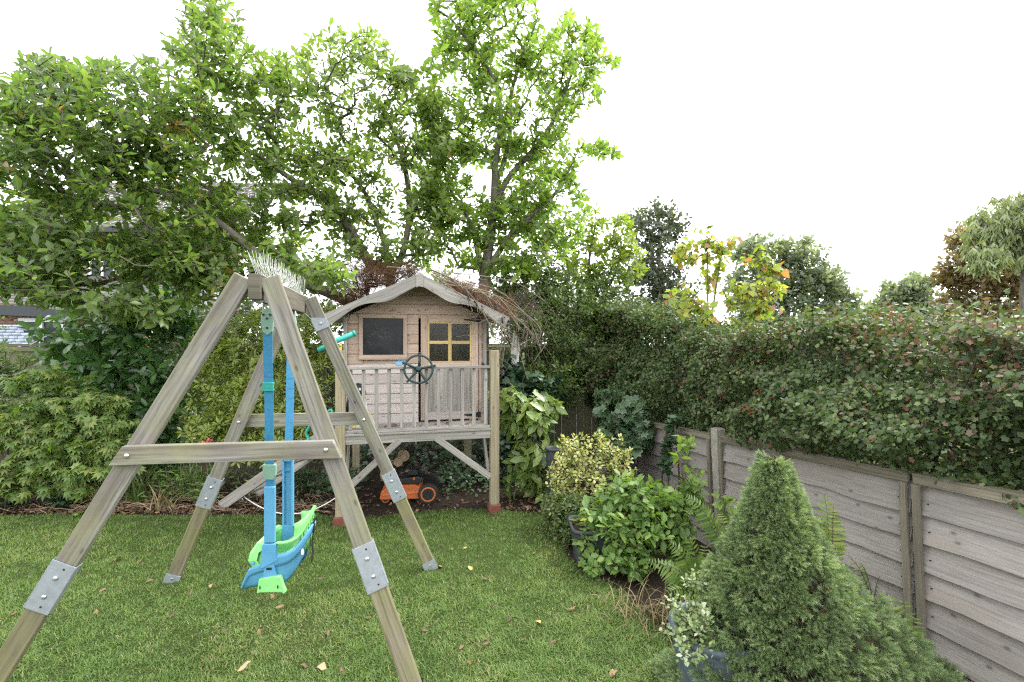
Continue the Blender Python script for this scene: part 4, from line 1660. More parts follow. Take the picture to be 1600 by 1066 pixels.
# toy ship's wheel on the handrail
wc = P(654, 577, 4.68)
wn = nrm(np.array([wc[0], wc[1], wc[2] - CAMZ]) * -1 + UP * .25)
e1 = nrm(np.cross(UP, wn)); e2 = np.cross(wn, e1)
ring = [wc + .135 * (e1 * math.cos(a) + e2 * math.sin(a)) for a in np.linspace(0, 2 * math.pi, 33)]
whl = obj('steering_wheel', MB().tube(ring, .0105, 8, cap=False), MAT['darkgreen'], PH)
for k in range(5):
    a = math.pi / 2 - .1 + k * 2 * math.pi / 5
    dq = e1 * math.cos(a) + e2 * math.sin(a)
    obj('spoke', MB().tube([wc + dq * .02, wc + dq * .08, wc + dq * .13, wc + dq * .152], [.011, .012, .009, .009], 8), MAT['darkgreen'], whl)
    obj('knob', MB().ball(wc + dq * .158, .013, 6), MAT['darkgreen'], whl)
obj('hub', MB().tube([wc - wn * .03, wc + wn * .012, wc + wn * .024], [.032, .032, .012], 12), MAT['darkgreen'], whl)

# penguin toy standing on the deck against the left post
pc = H(-.592, .10, DZ + .04)
PG = thing('toy_penguin', pc, 'black and white toy penguin standing on the playhouse deck behind the first balusters', 'toy')
zs = np.linspace(0, 1, 13)
prof = [.085, .11, .125, .13, .13, .127, .12, .11, .095, .082, .078, .06, .01]
def rev(c, zs, rs, h, sx=1., sy=1., n=20):
    return [[c + np.array([r * sx * math.cos(a), r * sy * math.sin(a), z * h]) for a in np.linspace(0, 6.2832, n + 1)] for z, r in zip(zs, rs)]
b_ = obj('body', MB().sheet(rev(pc, zs, prof, .42, .72, .6)), MAT['whitepaint'], PG)
mb = MB()
rows = [[pc + np.array([r * .745 * math.cos(a), r * .62 * math.sin(a), z * .425]) for a in np.linspace(.5, 4.0, 15)] for z, r in zip(zs[:10], prof[:10])]
obj('back', mb.sheet(rows), MAT['black'], PG)
rows = [[pc + np.array([r * .77 * math.cos(a), r * .64 * math.sin(a), z * .43]) for a in np.linspace(0, 6.2832, 19)] for z, r in zip([.74, .79, .85, .92, .98, 1.01], [.102, .098, .09, .08, .06, .005])]
obj('head', MB().sheet(rows), MAT['black'], PG)
c = pc + np.array([.0, -.048, .365])
obj('beak', MB().tube([c, c + np.array([.012, -.025, -.008])], [.011, .002], 8), MAT['yellow'], PG)
for q in (-.025, .03):
    obj('cheek', MB().ball(pc + np.array([q, -.045, .375]), [.013, .009, .016], 6), MAT['whitepaint'], PG)
for q in (-1,):
    obj('flipper', MB().tube([pc + np.array([q * .085, -.01, .29]), pc + np.array([q * .103, -.02, .2]), pc + np.array([q * .1, -.03, .12])], [.016, .02, .006], 8), MAT['black'], PG)
    obj('foot', MB().ball(pc + np.array([q * .035, -.06, .012]), [.03, .04, .012], 6), MAT['yellow'], PG)

# ------------------------------------------------------------------ robot mower, logs, rope under the deck
mc = P(640, 781, 5.33); mc[2] = 0
RM = thing('robot_mower', mc, 'orange and black wheeled mower parked on the bare soil under the playhouse deck', 'mower')
mu = nrm(np.array([1, .12, 0])); mv = np.array([-mu[1], mu[0], 0])
def Q(u, v, z):
    return mc + mu * u + mv * v + UP * z
mb = MB().prism([Q(-.30, -.17, .05), Q(.13, -.17, .045), Q(.14, -.17, .17), Q(.06, -.17, .20), Q(-.2, -.17, .20), Q(-.29, -.17, .13)], mv * .34)
obj('body', mb, MAT['orange'], RM, .012)
mb = MB().prism([Q(-.18, -.13, .202), Q(.13, -.13, .202), Q(.17, -.13, .25), Q(.10, -.13, .275), Q(-.08, -.13, .26)], mv * .26)
tp_ = obj('top_cover', mb, MAT['black'], RM, .01)
mb = MB().prism([Q(-.02, -.08, .277), Q(.1, -.08, .277), Q(.1, -.08, .33), Q(.0, -.08, .35)], mv * .16)
obj('control_box', mb, MAT['black'], RM, .01)
obj('stop_button', MB().tube([Q(.06, -.135, .255), Q(.06, -.142, .262)], [.018, .015], 10), MAT['orange'], RM)
obj('side_crease', MB().prism([Q(-.27, -.178, .10), Q(.125, -.178, .115), Q(.125, -.171, .135), Q(-.27, -.171, .115)], mv * -.006), MAT['orange'], RM)
for (u, v, r, wd) in ((.215, -.19, .108, .07), (.215, .19, .108, .07), (-.24, -.13, .05, .04), (-.24, .13, .05, .04)):
    c = Q(u, v, r)
    hw2 = wd / 2
    t_ = obj('wheel', MB().tube([c - mv * hw2, c - mv * hw2 * .8, c + mv * hw2 * .8, c + mv * hw2], [r * .88, r, r, r * .88], 22, smooth=False), MAT['rubber'], RM)
    sg = -1 if v < 0 else 1
    f = c + mv * sg * (hw2 + .001)
    obj('rim', MB().tube([f + r * .66 * (mu * math.cos(a) + UP * math.sin(a)) for a in np.linspace(0, 6.2832, 25)], r * .1, 6, cap=False), MAT['orange'], t_)
    for k in range(7):
        a = k * 6.2832 / 7
        dq = mu * math.cos(a) + UP * math.sin(a)
        obj('spoke', MB().tube([f + dq * r * .15, f + dq * r * .6], r * .05, 5), MAT['black'], t_)
    obj('hub', MB().tube([f - mv * sg * .004, f + mv * sg * .006], [r * .2, r * .16], 10), MAT['black'], t_)

LG = [(604, 742, .085, 'cut log with a pale end, lower left of the stack behind the mower'), (640, 743, .078, 'cut log with a brown end, lower right of the stack behind the mower'), (622, 722, .06, 'thin cut log wedged in the middle of the stack behind the mower'), (600, 704, .07, 'dark cut log, upper left of the stack behind the mower'), (631, 712, .075, 'tan cut log on top of the stack behind the mower'), (660, 752, .07, 'dark cut log at the right foot of the stack behind the mower')]
for x, y, r, lab in LG:
    c = P(x, y, 5.72)
    dv = nrm(np.array([rng.normal() * .1, 1, 0]))
    nn = 12
    pts = [c + dv * .4 * i / 4 for i in range(5)]
    mb = MB().tube(pts, [r * .97, r, r * 1.02, r, r * .97], nn, cap=False)
    o = obj('log', mb, MAT['bark'], None, 0, base=c)
    tag(o, lab, 'log', 'logs stacked under the playhouse')
    obj('cut_end', MB().tube([c - dv * .004, c + dv * .002], [r * .93, r * .96], nn), MAT['logend'], o)
# blocks that carry the stack
o = obj('log_bearer', MB().board(P(585, 770, 5.9), P(680, 770, 5.9), .10, .3), MAT['bark'], None, base=P(632, 772, 5.9))
tag(o, 'dark rough timber lying on the soil under the logs', 'timber')
for k in range(4):
    c = P(596 + k * 22, 757, 6.0)
    o = obj('log', MB().tube([c, c + np.array([0, .4, 0])], [.05, .05], 10), MAT['bark'], None, base=c)
    tag(o, 'small dark log in the shadowed bottom row of the stack behind the mower', 'log', 'logs in the bottom row of the stack')

r0, r1 = P(376, 772, 5.0), P(529, 775, 4.57)
pts = [lerp(r0, r1, u) - UP * .19 * (4 * u * (1 - u)) for u in np.linspace(0, 1, 24)]
RP = obj('rope', MB().tube(pts, .006, 6), MAT['rope'], None, base=lerp(r0, r1, .5) - UP * .2)
tag(RP, 'white rope sagging between the ladder foot and the left playhouse post', 'rope')
mb = MB()
for k in range(6):
    a = rng.normal(size=3) * .03
    mb.tube([r0, r0 + a + UP * .01, r0 + a * 1.8 + np.array([.03, 0, .0])], [.006, .006, .003], 5)
mb.ball(r0, .016, 5)
obj('knot', mb, MAT['rope'], RP)
obj('rope_clip', MB().box(r1, HU * .028, UP * .012, HV * .012), MAT['whitepaint'], RP, .004)

# ------------------------------------------------------------------ the side fence (waney-lap panels between concrete posts)
def fz(s):
    return 1.0 - .0777 * s


def F(s, dn, off):
    """point on the side fence: s metres along, dn below the top, off towards the lawn"""
    xy = FA + FD * s + FN * off
    z = fz(s) - dn
    xy = xy - FN * (dn * .05)
    return np.array([xy[0], xy[1], z])


def fence_panel(s0, s1, lab, battens, ht=1.14):
    c = F((s0 + s1) / 2, ht, 0)
    t = thing('garden_fence', c, lab, 'fence panel', 'waney-lap panels of the side fence')
    n_ = 7
    ph = (ht - .06) / n_
    for k in range(n_):
        dn0 = .05 + k * ph
        nseg = 16
        mb = MB()
        rows = [[], [], []]
        f0 = rng.random() * 9
        amp = rng.uniform(.0012, .005)
        lowers = []
        for i in range(nseg + 1):
            s = s0 + (s1 - s0) * i / nseg
            wv = amp * (math.sin(i * .8 + f0) + .6 * math.sin(i * 2.1 + f0 * 2)) + (.010 * math.exp(-((i - (f0 % 1) * 16) / 1.5) ** 2))
            lowers.append((s, dn0 + ph + .012 + wv))
        n0 = len(mb.v)
        for s, dl in lowers:
            mb.v += [F(s, dn0 - .012, -.002), F(s, dl, .036), F(s, dl, .018), F(s, dn0 - .012, -.010)]
        L = 0
        for i in range(nseg):
            a, b = n0 + i * 4, n0 + i * 4 + 4
            x0, x1 = lowers[i][0], lowers[i + 1][0]
            o_ = k * .37
            mb.f += [[b, b + 1, a + 1, a], [b + 1, b + 2, a + 2, a + 1], [b + 2, b + 3, a + 3, a + 2]]
            mb.uv += [[(x1, o_), (x1, o_ + ph), (x0, o_ + ph), (x0, o_)], [(x1, o_), (x1, o_ + .01), (x0, o_ + .01), (x0, o_)], [(x1, o_), (x1, o_ + ph), (x0, o_ + ph), (x0, o_)]]
            mb.sm += [False] * 3
        obj('fence_board', mb, MAT['fence'], t)
    mb = MB().board(F(s0, .022, .034), F(s1, .022, .034), .048, .022)
    obj('top_rail', mb, MAT['fence_frame'], t, .003)
    mb = MB().board(F(s0, -.006, .012), F(s1, -.006, .012), .012, .07)
    obj('capping', mb, MAT['fence_frame'], t, .002)
    for bs_ in battens:
        sb = s0 + (s1 - s0) * bs_
        sb = min(s1 - .022, max(s0 + .022, sb))
        a, b = F(sb, .048, .05), F(sb, ht, .05)
        nl_ = MB()
        for q in range(n_):
            for e_ in (-.035, .035):
                c_ = F(sb + e_ * (1 if .1 < bs_ < .9 else (1.3 if bs_ < .1 else -1.3)), .05 + ph * (q + .62), .031)
                fn_ = np.array([FN[0], FN[1], 0])
                nl_.tube([c_ - fn_ * .006, c_ + fn_ * .003], .0035, 6)
        obj('nails', nl_, MAT['hinge'], t, kind='stuff')
        obj('batten', MB().board(a, b, .038, .02, np.array([FD[0], FD[1], 0])), MAT['fence_frame'], t, .003)
    return t


fence_panel(-3.72, -1.86, 'weathered fence panel at the near end of the side fence, by the frame edge', (0, .5, 1))
fence_panel(-1.84, .0, 'weathered fence panel to the right of the double batten beside the spruce', (0, .5, 1))
fence_panel(.03, 1.82, 'weathered fence panel behind the dwarf spruce, next to the concrete post', (0, .53, 1))
fence_panel(1.97, 3.76, 'fence panel beyond the concrete post, with a thin ivy stem climbing it', (0, .5, 1))
fence_panel(3.92, 5.70, 'fence panel half hidden under the cream-edged ivy', (0, .5, 1))
fence_panel(5.86, 7.64, 'farthest fence panel of the side fence, in the shady corner', (0, .5, 1))
for s, lab in ((1.895, 'pale concrete fence post between the spruce and the ivy, tallest in the side fence'), (3.84, 'concrete fence post behind the green shrub under the ivy'), (5.78, 'concrete fence post deep in the ivy near the far corner')):
    a, b = F(s, -.07 if s < 2 else -.03, .0), F(s, 1.35, .0)
    o = obj('fence_post', MB().board(a, b, .10, .10, np.array([FD[0], FD[1], 0])), MAT['concrete'], None, .008, base=b)
    tag(o, lab, 'fence post')

# back fence: upright boards
BFY = 7.75
for k in range(6):
    x0 = -8.4 + k * 1.72
    x1 = x0 + 1.68
    names = ['back fence panel of green upright boards behind the laurel, farthest left', 'back fence panel of green upright boards hidden by the laurel', 'back fence panel of green upright boards between the laurel and the pale-leaved bush', 'back fence panel of green upright boards behind the ladder', 'back fence panel of green upright boards straight behind the playhouse', 'back fence panel of green upright boards beside the white-barked trunk']
    t = thing('board_fence', (x0 + .84, BFY, -.3), names[k], 'fence panel', 'upright-board panels of the back fence')
    nbd = 14
    bme = None
    for i in range(nbd):
        xa = x0 + i * 1.68 / nbd
        if bme is None:
            bme = MB().box((0, 0, .95), UP * .95, np.array([.0575, 0, 0]), np.array([0, .008, 0])).mesh('fence_board')
            bme.materials.append(MAT['backfence'])
        o = bpy.data.objects.new('fence_board', bme)
        link(o, t)
        o.location = (xa + .06 - (x0 + .84), -.012 * (i % 2), .06 + rng.normal() * .004)
    obj('top_rail', MB().board((x0, BFY - .03, 1.62), (x1, BFY - .03, 1.62), .07, .03), MAT['backfence'], t)
    obj('capping', MB().board((x0, BFY - .01, 1.69), (x1, BFY - .01, 1.69), .03, .07), MAT['backfence'], t)

# ------------------------------------------------------------------ the brick house beyond the garden, far left
BX0, BX1, BY = -15.5, -8.05, 14.2
HS = thing('brick_house', (-11, BY, 0), 'red brick house with white windows seen through the leaves, far left', 'house')


def brick_wall(name, x0, x1, y, z0, z1, holes, parent):
    V0 = np.array([(sx, sy, sz) for sx in (0, 1) for sy in (0, 1) for sz in (0, 1)], float)
    quads = np.array([(0, 4, 5, 1), (1, 5, 7, 3), (0, 2, 6, 4), (0, 1, 3, 2), (4, 6, 7, 5)])
    P_, T_, t_ = [], [], []
    r = 0
    z = z0
    while z < z1:
        x = x0 - (.112 if r % 2 else 0)
        while x < x1:
            a, b = max(x, x0), min(x + .215, x1)
            if b - a > .03 and not any(a < h[1] and b > h[0] and z < h[3] and z + .065 > h[2] for h in holes):
                P_.append((V0 * np.array([b - a, .03, .065])) + np.array([a, y - .03 + rng.random() * .004, z]))
                T_.append(quads + 8 * (len(P_) - 1))
                t_.append(np.full(8, np.clip(rng.normal() * .22 + .5, 0, 1)))
            x += .225
        z += .075
        r += 1
    stuff(name, (np.concatenate(P_), np.concatenate(T_), np.zeros((len(P_) * 8, 2)), np.concatenate(t_)), MAT['brick'], parent)


wins = []
for (xa, xb, ya, yb) in ((141, 182, 404, 462), (306, 324, 452, 490), (337, 360, 458, 520)):
    a, b = P(xa, yb, BY), P(xb, ya, BY)
    wins.append((a[0], b[0], a[2], b[2]))
brick_wall('brick', BX0, BX1, BY, .3, 5.0, wins, HS)
mb = MB()
mb.box(((BX0 + BX1) / 2, BY + .1, 2.6), np.array([(BX1 - BX0) / 2 - .01, 0, 0]), UP * 2.6, np.array([0, .09, 0]))
obj('wall', mb, MAT['mortar'], HS)
for wi in wins:
    x0, x1, z0, z1 = wi
    mb = MB()
    fw = .06
    mb.box(((x0 + x1) / 2, BY - .03, z1 - fw / 2), np.array([(x1 - x0) / 2, 0, 0]), UP * fw / 2, np.array([0, .03, 0]))
    mb.box(((x0 + x1) / 2, BY - .035, z0 + fw / 2), np.array([(x1 - x0) / 2 + .03, 0, 0]), UP * fw / 2, np.array([0, .05, 0]))
    for xx in (x0 + fw / 2, x1 - fw / 2, (x0 + x1) / 2):
        mb.box((xx, BY - .028, (z0 + z1) / 2), UP * ((z1 - z0) / 2 - fw), np.array([fw / 2, 0, 0]), np.array([0, .028, 0]))
    f = obj('window_frame', mb, MAT['upvc'], HS)
    obj('pane', MB().box(((x0 + x1) / 2, BY - .008, (z0 + z1) / 2), np.array([(x1 - x0) / 2 - .02, 0, 0]), UP * ((z1 - z0) / 2 - .02), np.array([0, .004, 0])), MAT['houseglass'], f)


def tiled(name, a, b, c, d, rows_, parent, mat, lift=.03, wid=.25):
    """roof slope from eave a-b up to ridge d-c: overlapping tiles, joined"""
    Vp, Tp, tt = [], [], []
    a, b, c, d = [np.asarray(q, float) for q in (a, b, c, d)]
    nn = nrm(np.cross(b - a, d - a))
    if nn[2] < 0:
        nn = -nn
    n = 0
    for r in range(rows_):
        u0, u1 = r / rows_, (r + 1.15) / rows_
        L0, R0, L1, R1 = lerp(a, d, u0), lerp(b, c, u0), lerp(a, d, min(1, u1)), lerp(b, c, min(1, u1))
        m = max(1, int(np.linalg.norm(b - a) / wid))
        for i in range(m):
            x0 = (i + .02 + .5 * (r % 2)) / (m + .5); x1 = (i + .97 + .5 * (r % 2)) / (m + .5)
            h = lift * rng.uniform(.8, 1.2)
            q = [lerp(L0, R0, x0) + nn * h, lerp(L0, R0, x1) + nn * h, lerp(L1, R1, x1) + nn * .004, lerp(L1, R1, x0) + nn * .004]
            lo = [q[0] - nn * h, q[1] - nn * h]
            Vp.append(np.array(q + lo)); Tp.append(np.array([(0, 1, 2, 3), (4, 5, 1, 0)]) + n)
            n += 6
    V = np.concatenate(Vp)
    stuff(name, (V, np.concatenate(Tp), np.zeros((len(V), 2)), np.full(len(V), .5)), mat, parent)


# main roof (mostly hidden), low side extension with its own roof, glazed porch with bright tiles
zr = 5.0
tiled('roof_tile', (BX0 - .3, BY - .4, zr), (BX1 + .25, BY - .4, zr), (BX1 + .25, BY + 3.5, zr + 2.6), (BX0 - .3, BY + 3.5, zr + 2.6), 16, HS, MAT['tile'])
obj('gutter', MB().board((BX0 - .3, BY - .42, zr - .06), (BX1 + .25, BY - .42, zr - .06), .12, .08), MAT['fascia'], HS)
EX = thing('house_extension', (-11.5, 11.6, 0), 'low brick house extension with a dark tiled lean-to roof and white window, far left', 'extension')
EY = 11.6
ea, eb = P(-160, 462, EY), P(225, 492, EY)
ea[2] = eb[2] = (ea[2] + eb[2]) / 2
ea[2] += .12; eb[2] -= .12
ra, rb = ea + np.array([0, 2.55, 1.02]), eb + np.array([0, 2.55, 1.05])
tiled('roof_tile', ea, eb, rb, ra, 13, EX, MAT['tile'])
obj('fascia_board', MB().board(ea + np.array([0, .03, -.14]), eb + np.array([0, .03, -.14]), .24, .05), MAT['fascia'], EX)
wx0, wx1 = P(30, 520, EY + .3), P(100, 497, EY + .3)
hole = (wx0[0], wx1[0], .9, wx1[2])
brick_wall('brick', ea[0] + .2, eb[0] - .1, EY + .33, .9, ea[2] - .2, [hole], EX)
obj('wall', MB().box(((ea[0] + eb[0]) / 2, EY + .45, 1.05), np.array([(eb[0] - ea[0]) / 2 - .15, 0, 0]), UP * 1.05, np.array([0, .1, 0])), MAT['mortar'], EX)
mb = MB()
x0, x1, z1 = hole[0], hole[1], hole[3]
mb.box(((x0 + x1) / 2, EY + .30, z1 - .05), np.array([(x1 - x0) / 2, 0, 0]), UP * .05, np.array([0, .03, 0]))
for xx in (x0 + .04, x1 - .04, (x0 + x1) / 2):
    mb.box((xx, EY + .302, z1 / 2 + .35), UP * (z1 / 2 - .46), np.array([.04, 0, 0]), np.array([0, .028, 0]))
f = obj('window_frame', mb, MAT['upvc'], EX)
obj('pane', MB().box(((x0 + x1) / 2, EY + .32, z1 / 2 + .35), np.array([(x1 - x0) / 2 - .03, 0, 0]), UP * (z1 / 2 - .42), np.array([0, .004, 0])), MAT['houseglass'], f)
SH = thing('garden_shed', (-10.6, 10.2, 0), 'low outbuilding with shiny slate-blue roof tiles at the left frame edge', 'shed')
sa, sb_ = P(-130, 541, 9.9), P(58, 541, 9.9)
rows_ = 7
tiled('roof_tile', sa, sb_, P(38, 508, 11.0), P(-130, 508, 11.0), rows_, SH, MAT['whitetile'], .05, .2)
mb = MB().box(((sa[0] + sb_[0]) / 2, 10.35, .8), np.array([(sb_[0] - sa[0]) / 2 - .12, 0, 0]), UP * .8, np.array([0, .35, 0]))
obj('wall', mb, MAT['mortar'], SH)
obj('fascia_board', MB().board(sa + np.array([0, .02, -.06]), sb_ + np.array([0, .02, -.06]), .1, .04), MAT['mortar'], SH)

# ------------------------------------------------------------------ vegetation
T_MAG = t_leaf(.46, .22, .25, ((0, 0), (.35, .75), (.68, 1.0), (1, 0)))
T_LAUR = t_leaf(.40, .18, .2, ((0, 0), (.25, .85), (.7, .95), (1, 0)))
T_OVAL = t_leaf(.62, .15, .15, ((0, 0), (.3, .95), (.7, .85), (1, 0)))
T_LANCE = t_leaf(.27, .12, .2, ((0, 0), (.45, 1), (1, 0)))
T_PIER = t_leaf(.34, .12, .2, ((0, 0), (.6, 1), (1, 0)))
T_SMALL = t_leaf(.6, .1, .2, ((0, 0), (.5, 1), (1, 0)))
T_ACER = t_palm([(0, 1, .36), (42, .92, .34), (-42, .92, .34), (86, .72, .28), (-86, .72, .28)], .35)
T_IVY = t_poly([(-.1, .05), (-.12, .35), (.2, .52), (.38, .34), (.7, .42), (.68, .2), (1.05, 0), (.68, -.2), (.7, -.42), (.38, -.34), (.2, -.52), (-.12, -.35), (-.1, -.05)], .12)
T_HAW = t_poly([(0, 0), (.2, .28), (.42, .22), (.6, .42), (.78, .2), (1, 0), (.78, -.2), (.6, -.42), (.42, -.22), (.2, -.28)], .15)
T_HEART = t_leaf(.78, .3, .15, ((0, 0), (.12, .8), (.45, 1.0), (1, 0)))


def tree(t, limbs, tips, bark, leafs, nleaf, lo, hi, size, mat, tintf, tmpl, nobj=300, rtip=.004, step=.18, back=.12, upm=.35, droop=0., wig=.35, up=.15, one=False, name='foliage', expo=.42, jitter=.2, keep=None):
    st, ax, nl = grow(limbs, tips, step=step, rtip=rtip, up=up, expo=expo)
    branches(t, st, nl, bark, one=one)
    p, x, nn = rosettes(tips, ax, nleaf, lo, hi, back, upm, droop, jitter)
    if keep is not None:
        k = keep(p)
        p, x, nn = p[k], x[k], nn[k]
    s = size * (1 + wig * rng.normal(size=len(p)) * .5).clip(.5, 1.6)
    ti = np.clip(tintf(p), 0, 1)
    foliage(t, tmpl, p, x, nn, s, ti, mat, name=name, nobj=nobj)
    return st


def rnd_tint(m, s, rare=.0):
    def f(p):
        t = m + s * rng.normal(size=len(p)) + .18 * snoise(p, 1.7, 3)
        t = np.clip(t, 0, .88)
        r = rng.random(len(p)) < rare
        t[r] = rng.uniform(.9, 1, r.sum())
        return t
    return f


MAT['drytwig'] = barkmat('dry_twig', (.2, .165, .115), (.09, .07, .05), 25)
# ---- the wide magnolia on the left
ML = thing('magnolia_tree', P(622, 800, 7.0) * np.array([1, 1, 0]), 'wide spreading magnolia whose low limbs reach left over the laurel and swing', 'tree')
base = P(622, 800, 7.0); base[2] = -.05
limbs = [
    ([base, P(618, 600, 7.0), P(608, 420, 7.0), P(590, 350, 6.95), P(560, 285, 6.9), P(500, 232, 6.8)], .085, .02),
    ([P(606, 420, 7.0), P(578, 412, 6.9), P(547, 360, 6.7), P(518, 318, 6.5), P(470, 290, 6.3), P(400, 240, 6.2)], .065, .016),
    ([P(618, 520, 7.0), P(540, 470, 6.6), P(470, 440, 6.1), P(400, 395, 5.8), P(330, 340, 5.7), P(250, 300, 5.6), P(150, 270, 5.5)], .06, .016),
    ([P(608, 430, 7.0), P(628, 400, 7.1), P(640, 330, 7.2), P(630, 250, 7.2), P(600, 170, 7.2)], .05, .012),
    ([P(547, 360, 6.7), P(540, 290, 6.8), P(535, 200, 6.9), P(540, 110, 7.0)], .035, .01),
    ([P(470, 290, 6.3), P(410, 180, 6.2), P(350, 90, 6.1), P(325, 10, 6.0)], .04, .01),
    ([P(400, 395, 5.8), P(300, 410, 5.5), P(190, 420, 5.4), P(80, 430, 5.3)], .03, .008),
    ([P(330, 340, 5.7), P(270, 270, 5.7), P(160, 190, 5.6), P(60, 130, 5.4)], .03, .008),
    ([P(400, 240, 6.2), P(310, 190, 6.0), P(200, 150, 5.8)], .025, .008),
    ([P(470, 440, 6.1), P(500, 415, 5.4), P(520, 420, 5.0)], .014, .006),
    ([P(190, 420, 5.4), P(230, 345, 5.2), P(290, 318, 5.1)], .012, .005),
]


def canopy(poly, n, dfun, dj, seed, thr=-.25):
    """shoot tips spread through a crown whose outline is known: uneven, with gaps"""
    poly = np.array(poly, float)
    lo, hi = poly.min(0), poly.max(0)
    out_ = []
    tot = 0
    while tot < n:
        q = lo + (hi - lo) * rng.random((n, 2))
        q = q[in_poly(q[:, 0], q[:, 1], [tuple(p) for p in poly])]
        d = dfun(q[:, 0], q[:, 1]) + np.clip(rng.normal(size=len(q)), -1.7, 1.7) * dj
        p = np.column_stack([(q[:, 0] - 800) / FPX * d, d, CAMZ - (q[:, 1] - 533) / FPX * d])
        g = snoise(p, 1.5, seed) + .7 * snoise(p, 3.4, seed + 5)
        p = p[(g > thr) | (rng.random(len(p)) < .12)]
        out_.append(p)
        tot += len(p)
    return np.concatenate(out_)[:n]


CL_ = [(-60, 150), (0, 135), (40, 85), (75, 72), (110, 100), (150, 82), (215, 92), (265, 75), (285, 20), (300, -40), (365, -40), (385, 70), (425, 88), (470, 70), (500, 35), (555, 45), (590, 38), (620, 90), (670, 108), (705, 160), (715, 320), (680, 405), (600, 420), (540, 400), (530, 440), (470, 455), (430, 425), (370, 470), (310, 455), (250, 500), (170, 480), (90, 470), (0, 455), (-60, 440), (-60, 330), (30, 300), (-60, 270)]
tips = canopy(CL_, 2800, lambda x, y: 5.15 + 2.0 * np.clip((x - 40) / 620, 0, 1) - .25 * np.clip((y - 330) / 130, 0, 1), .42, 3)
HOLES = [(162, 435, 50, 40), (50, 488, 84, 30), (322, 470, 32, 26), (250, 450, 36, 26)]       # openings through which the house shows


def holes(p):
    px, py = p[:, 0] / p[:, 1] * FPX + 800, (CAMZ - p[:, 2]) / p[:, 1] * FPX + 533
    bad = np.zeros(len(p), bool)
    for (x, y, a, b) in HOLES:
        bad |= ((px - x) / a) ** 2 + ((py - y) / b) ** 2 < 1
    return ~bad | (rng.random(len(p)) < .10)


tips = np.concatenate([tips, canopy([(70, 370), (345, 370), (345, 475), (200, 500), (60, 460)], 260, lambda x, y: 5.7 + 0 * x, .35, 13, -.6), blobs([(500, 420, 5.0, 60, 30, .3, 13), (530, 440, 4.9, 26, 16, .2, 6), (450, 400, 5.2, 50, 24, .3, 10), (75, 95, 5.4, 22, 20, .2, 6)])])
tips = tips[holes(tips)]
def left_shade_tint(p):
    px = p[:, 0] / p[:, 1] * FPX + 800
    return .30 + .32 * np.clip((px - 60) / 520, 0, 1) + .13 * rng.normal(size=len(p)) + .14 * snoise(p, 1.6, 3)  # tint drops towards the left: shading of that side painted into the leaves
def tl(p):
    t = np.clip(left_shade_tint(p), 0, .87)
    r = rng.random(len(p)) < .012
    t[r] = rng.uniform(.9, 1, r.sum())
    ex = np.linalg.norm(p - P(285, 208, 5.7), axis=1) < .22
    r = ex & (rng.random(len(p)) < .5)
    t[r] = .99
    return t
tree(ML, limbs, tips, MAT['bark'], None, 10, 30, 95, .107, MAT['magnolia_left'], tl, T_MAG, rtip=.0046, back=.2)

# ---- the upright magnolia behind the playhouse
MR = thing('magnolia_tree', P(752, 800, 7.3) * np.array([1, 1, 0]), 'tall upright magnolia with a pale forked trunk directly behind the playhouse roof', 'tree')
base = P(745, 800, 7.3); base[2] = -.05
limbs = [
    ([base, P(752, 500, 7.3), P(762, 400, 7.3), P(772, 320, 7.3), P(774, 255, 7.35), P(783, 190, 7.4), P(774, 130, 7.4), P(740, 75, 7.4), P(705, 30, 7.4)], .095, .012),
    ([P(768, 350, 7.3), P(790, 285, 7.4), P(850, 215, 7.5), P(876, 160, 7.6), P(905, 85, 7.6)], .05, .010),
    ([P(752, 440, 7.3), P(785, 385, 7.2), P(815, 348, 7.2), P(852, 320, 7.3), P(880, 285, 7.4), P(893, 258, 7.4)], .055, .02),
    ([P(774, 290, 7.35), P(796, 220, 7.5), P(798, 150, 7.5), P(820, 80, 7.6), P(840, 30, 7.6)], .035, .009),
    ([P(776, 250, 7.4), P(730, 215, 7.3), P(700, 190, 7.3)], .018, .007),
    ([P(755, 440, 7.3), P(735, 350, 7.5), P(700, 290, 7.6), P(690, 240, 7.6)], .035, .009),
    ([P(850, 215, 7.5), P(890, 192, 7.5), P(918, 195, 7.5), P(940, 222, 7.5)], .012, .004),
    ([P(783, 190, 7.4), P(765, 110, 7.5), P(770, 50, 7.6)], .02, .007),
]
CR_ = [(670, -30), (830, -30), (848, 45), (870, 28), (885, 15), (935, 45), (945, 85), (970, 92), (945, 120), (935, 160), (895, 170), (890, 215), (915, 205), (935, 218), (970, 232), (965, 246), (905, 240), (915, 290), (925, 340), (890, 400), (830, 435), (740, 415), (650, 420), (625, 330), (640, 250), (650, 170), (660, 110), (680, 60)]
tips = canopy(CR_, 1320, lambda x, y: 7.5 + 0 * x, .45, 9, -.2)
tree(MR, limbs, tips, MAT['bark'], None, 10, 25, 85, .112, MAT['magnolia'], rnd_tint(.5, .16, .008), T_MAG, rtip=.0046, back=.2)

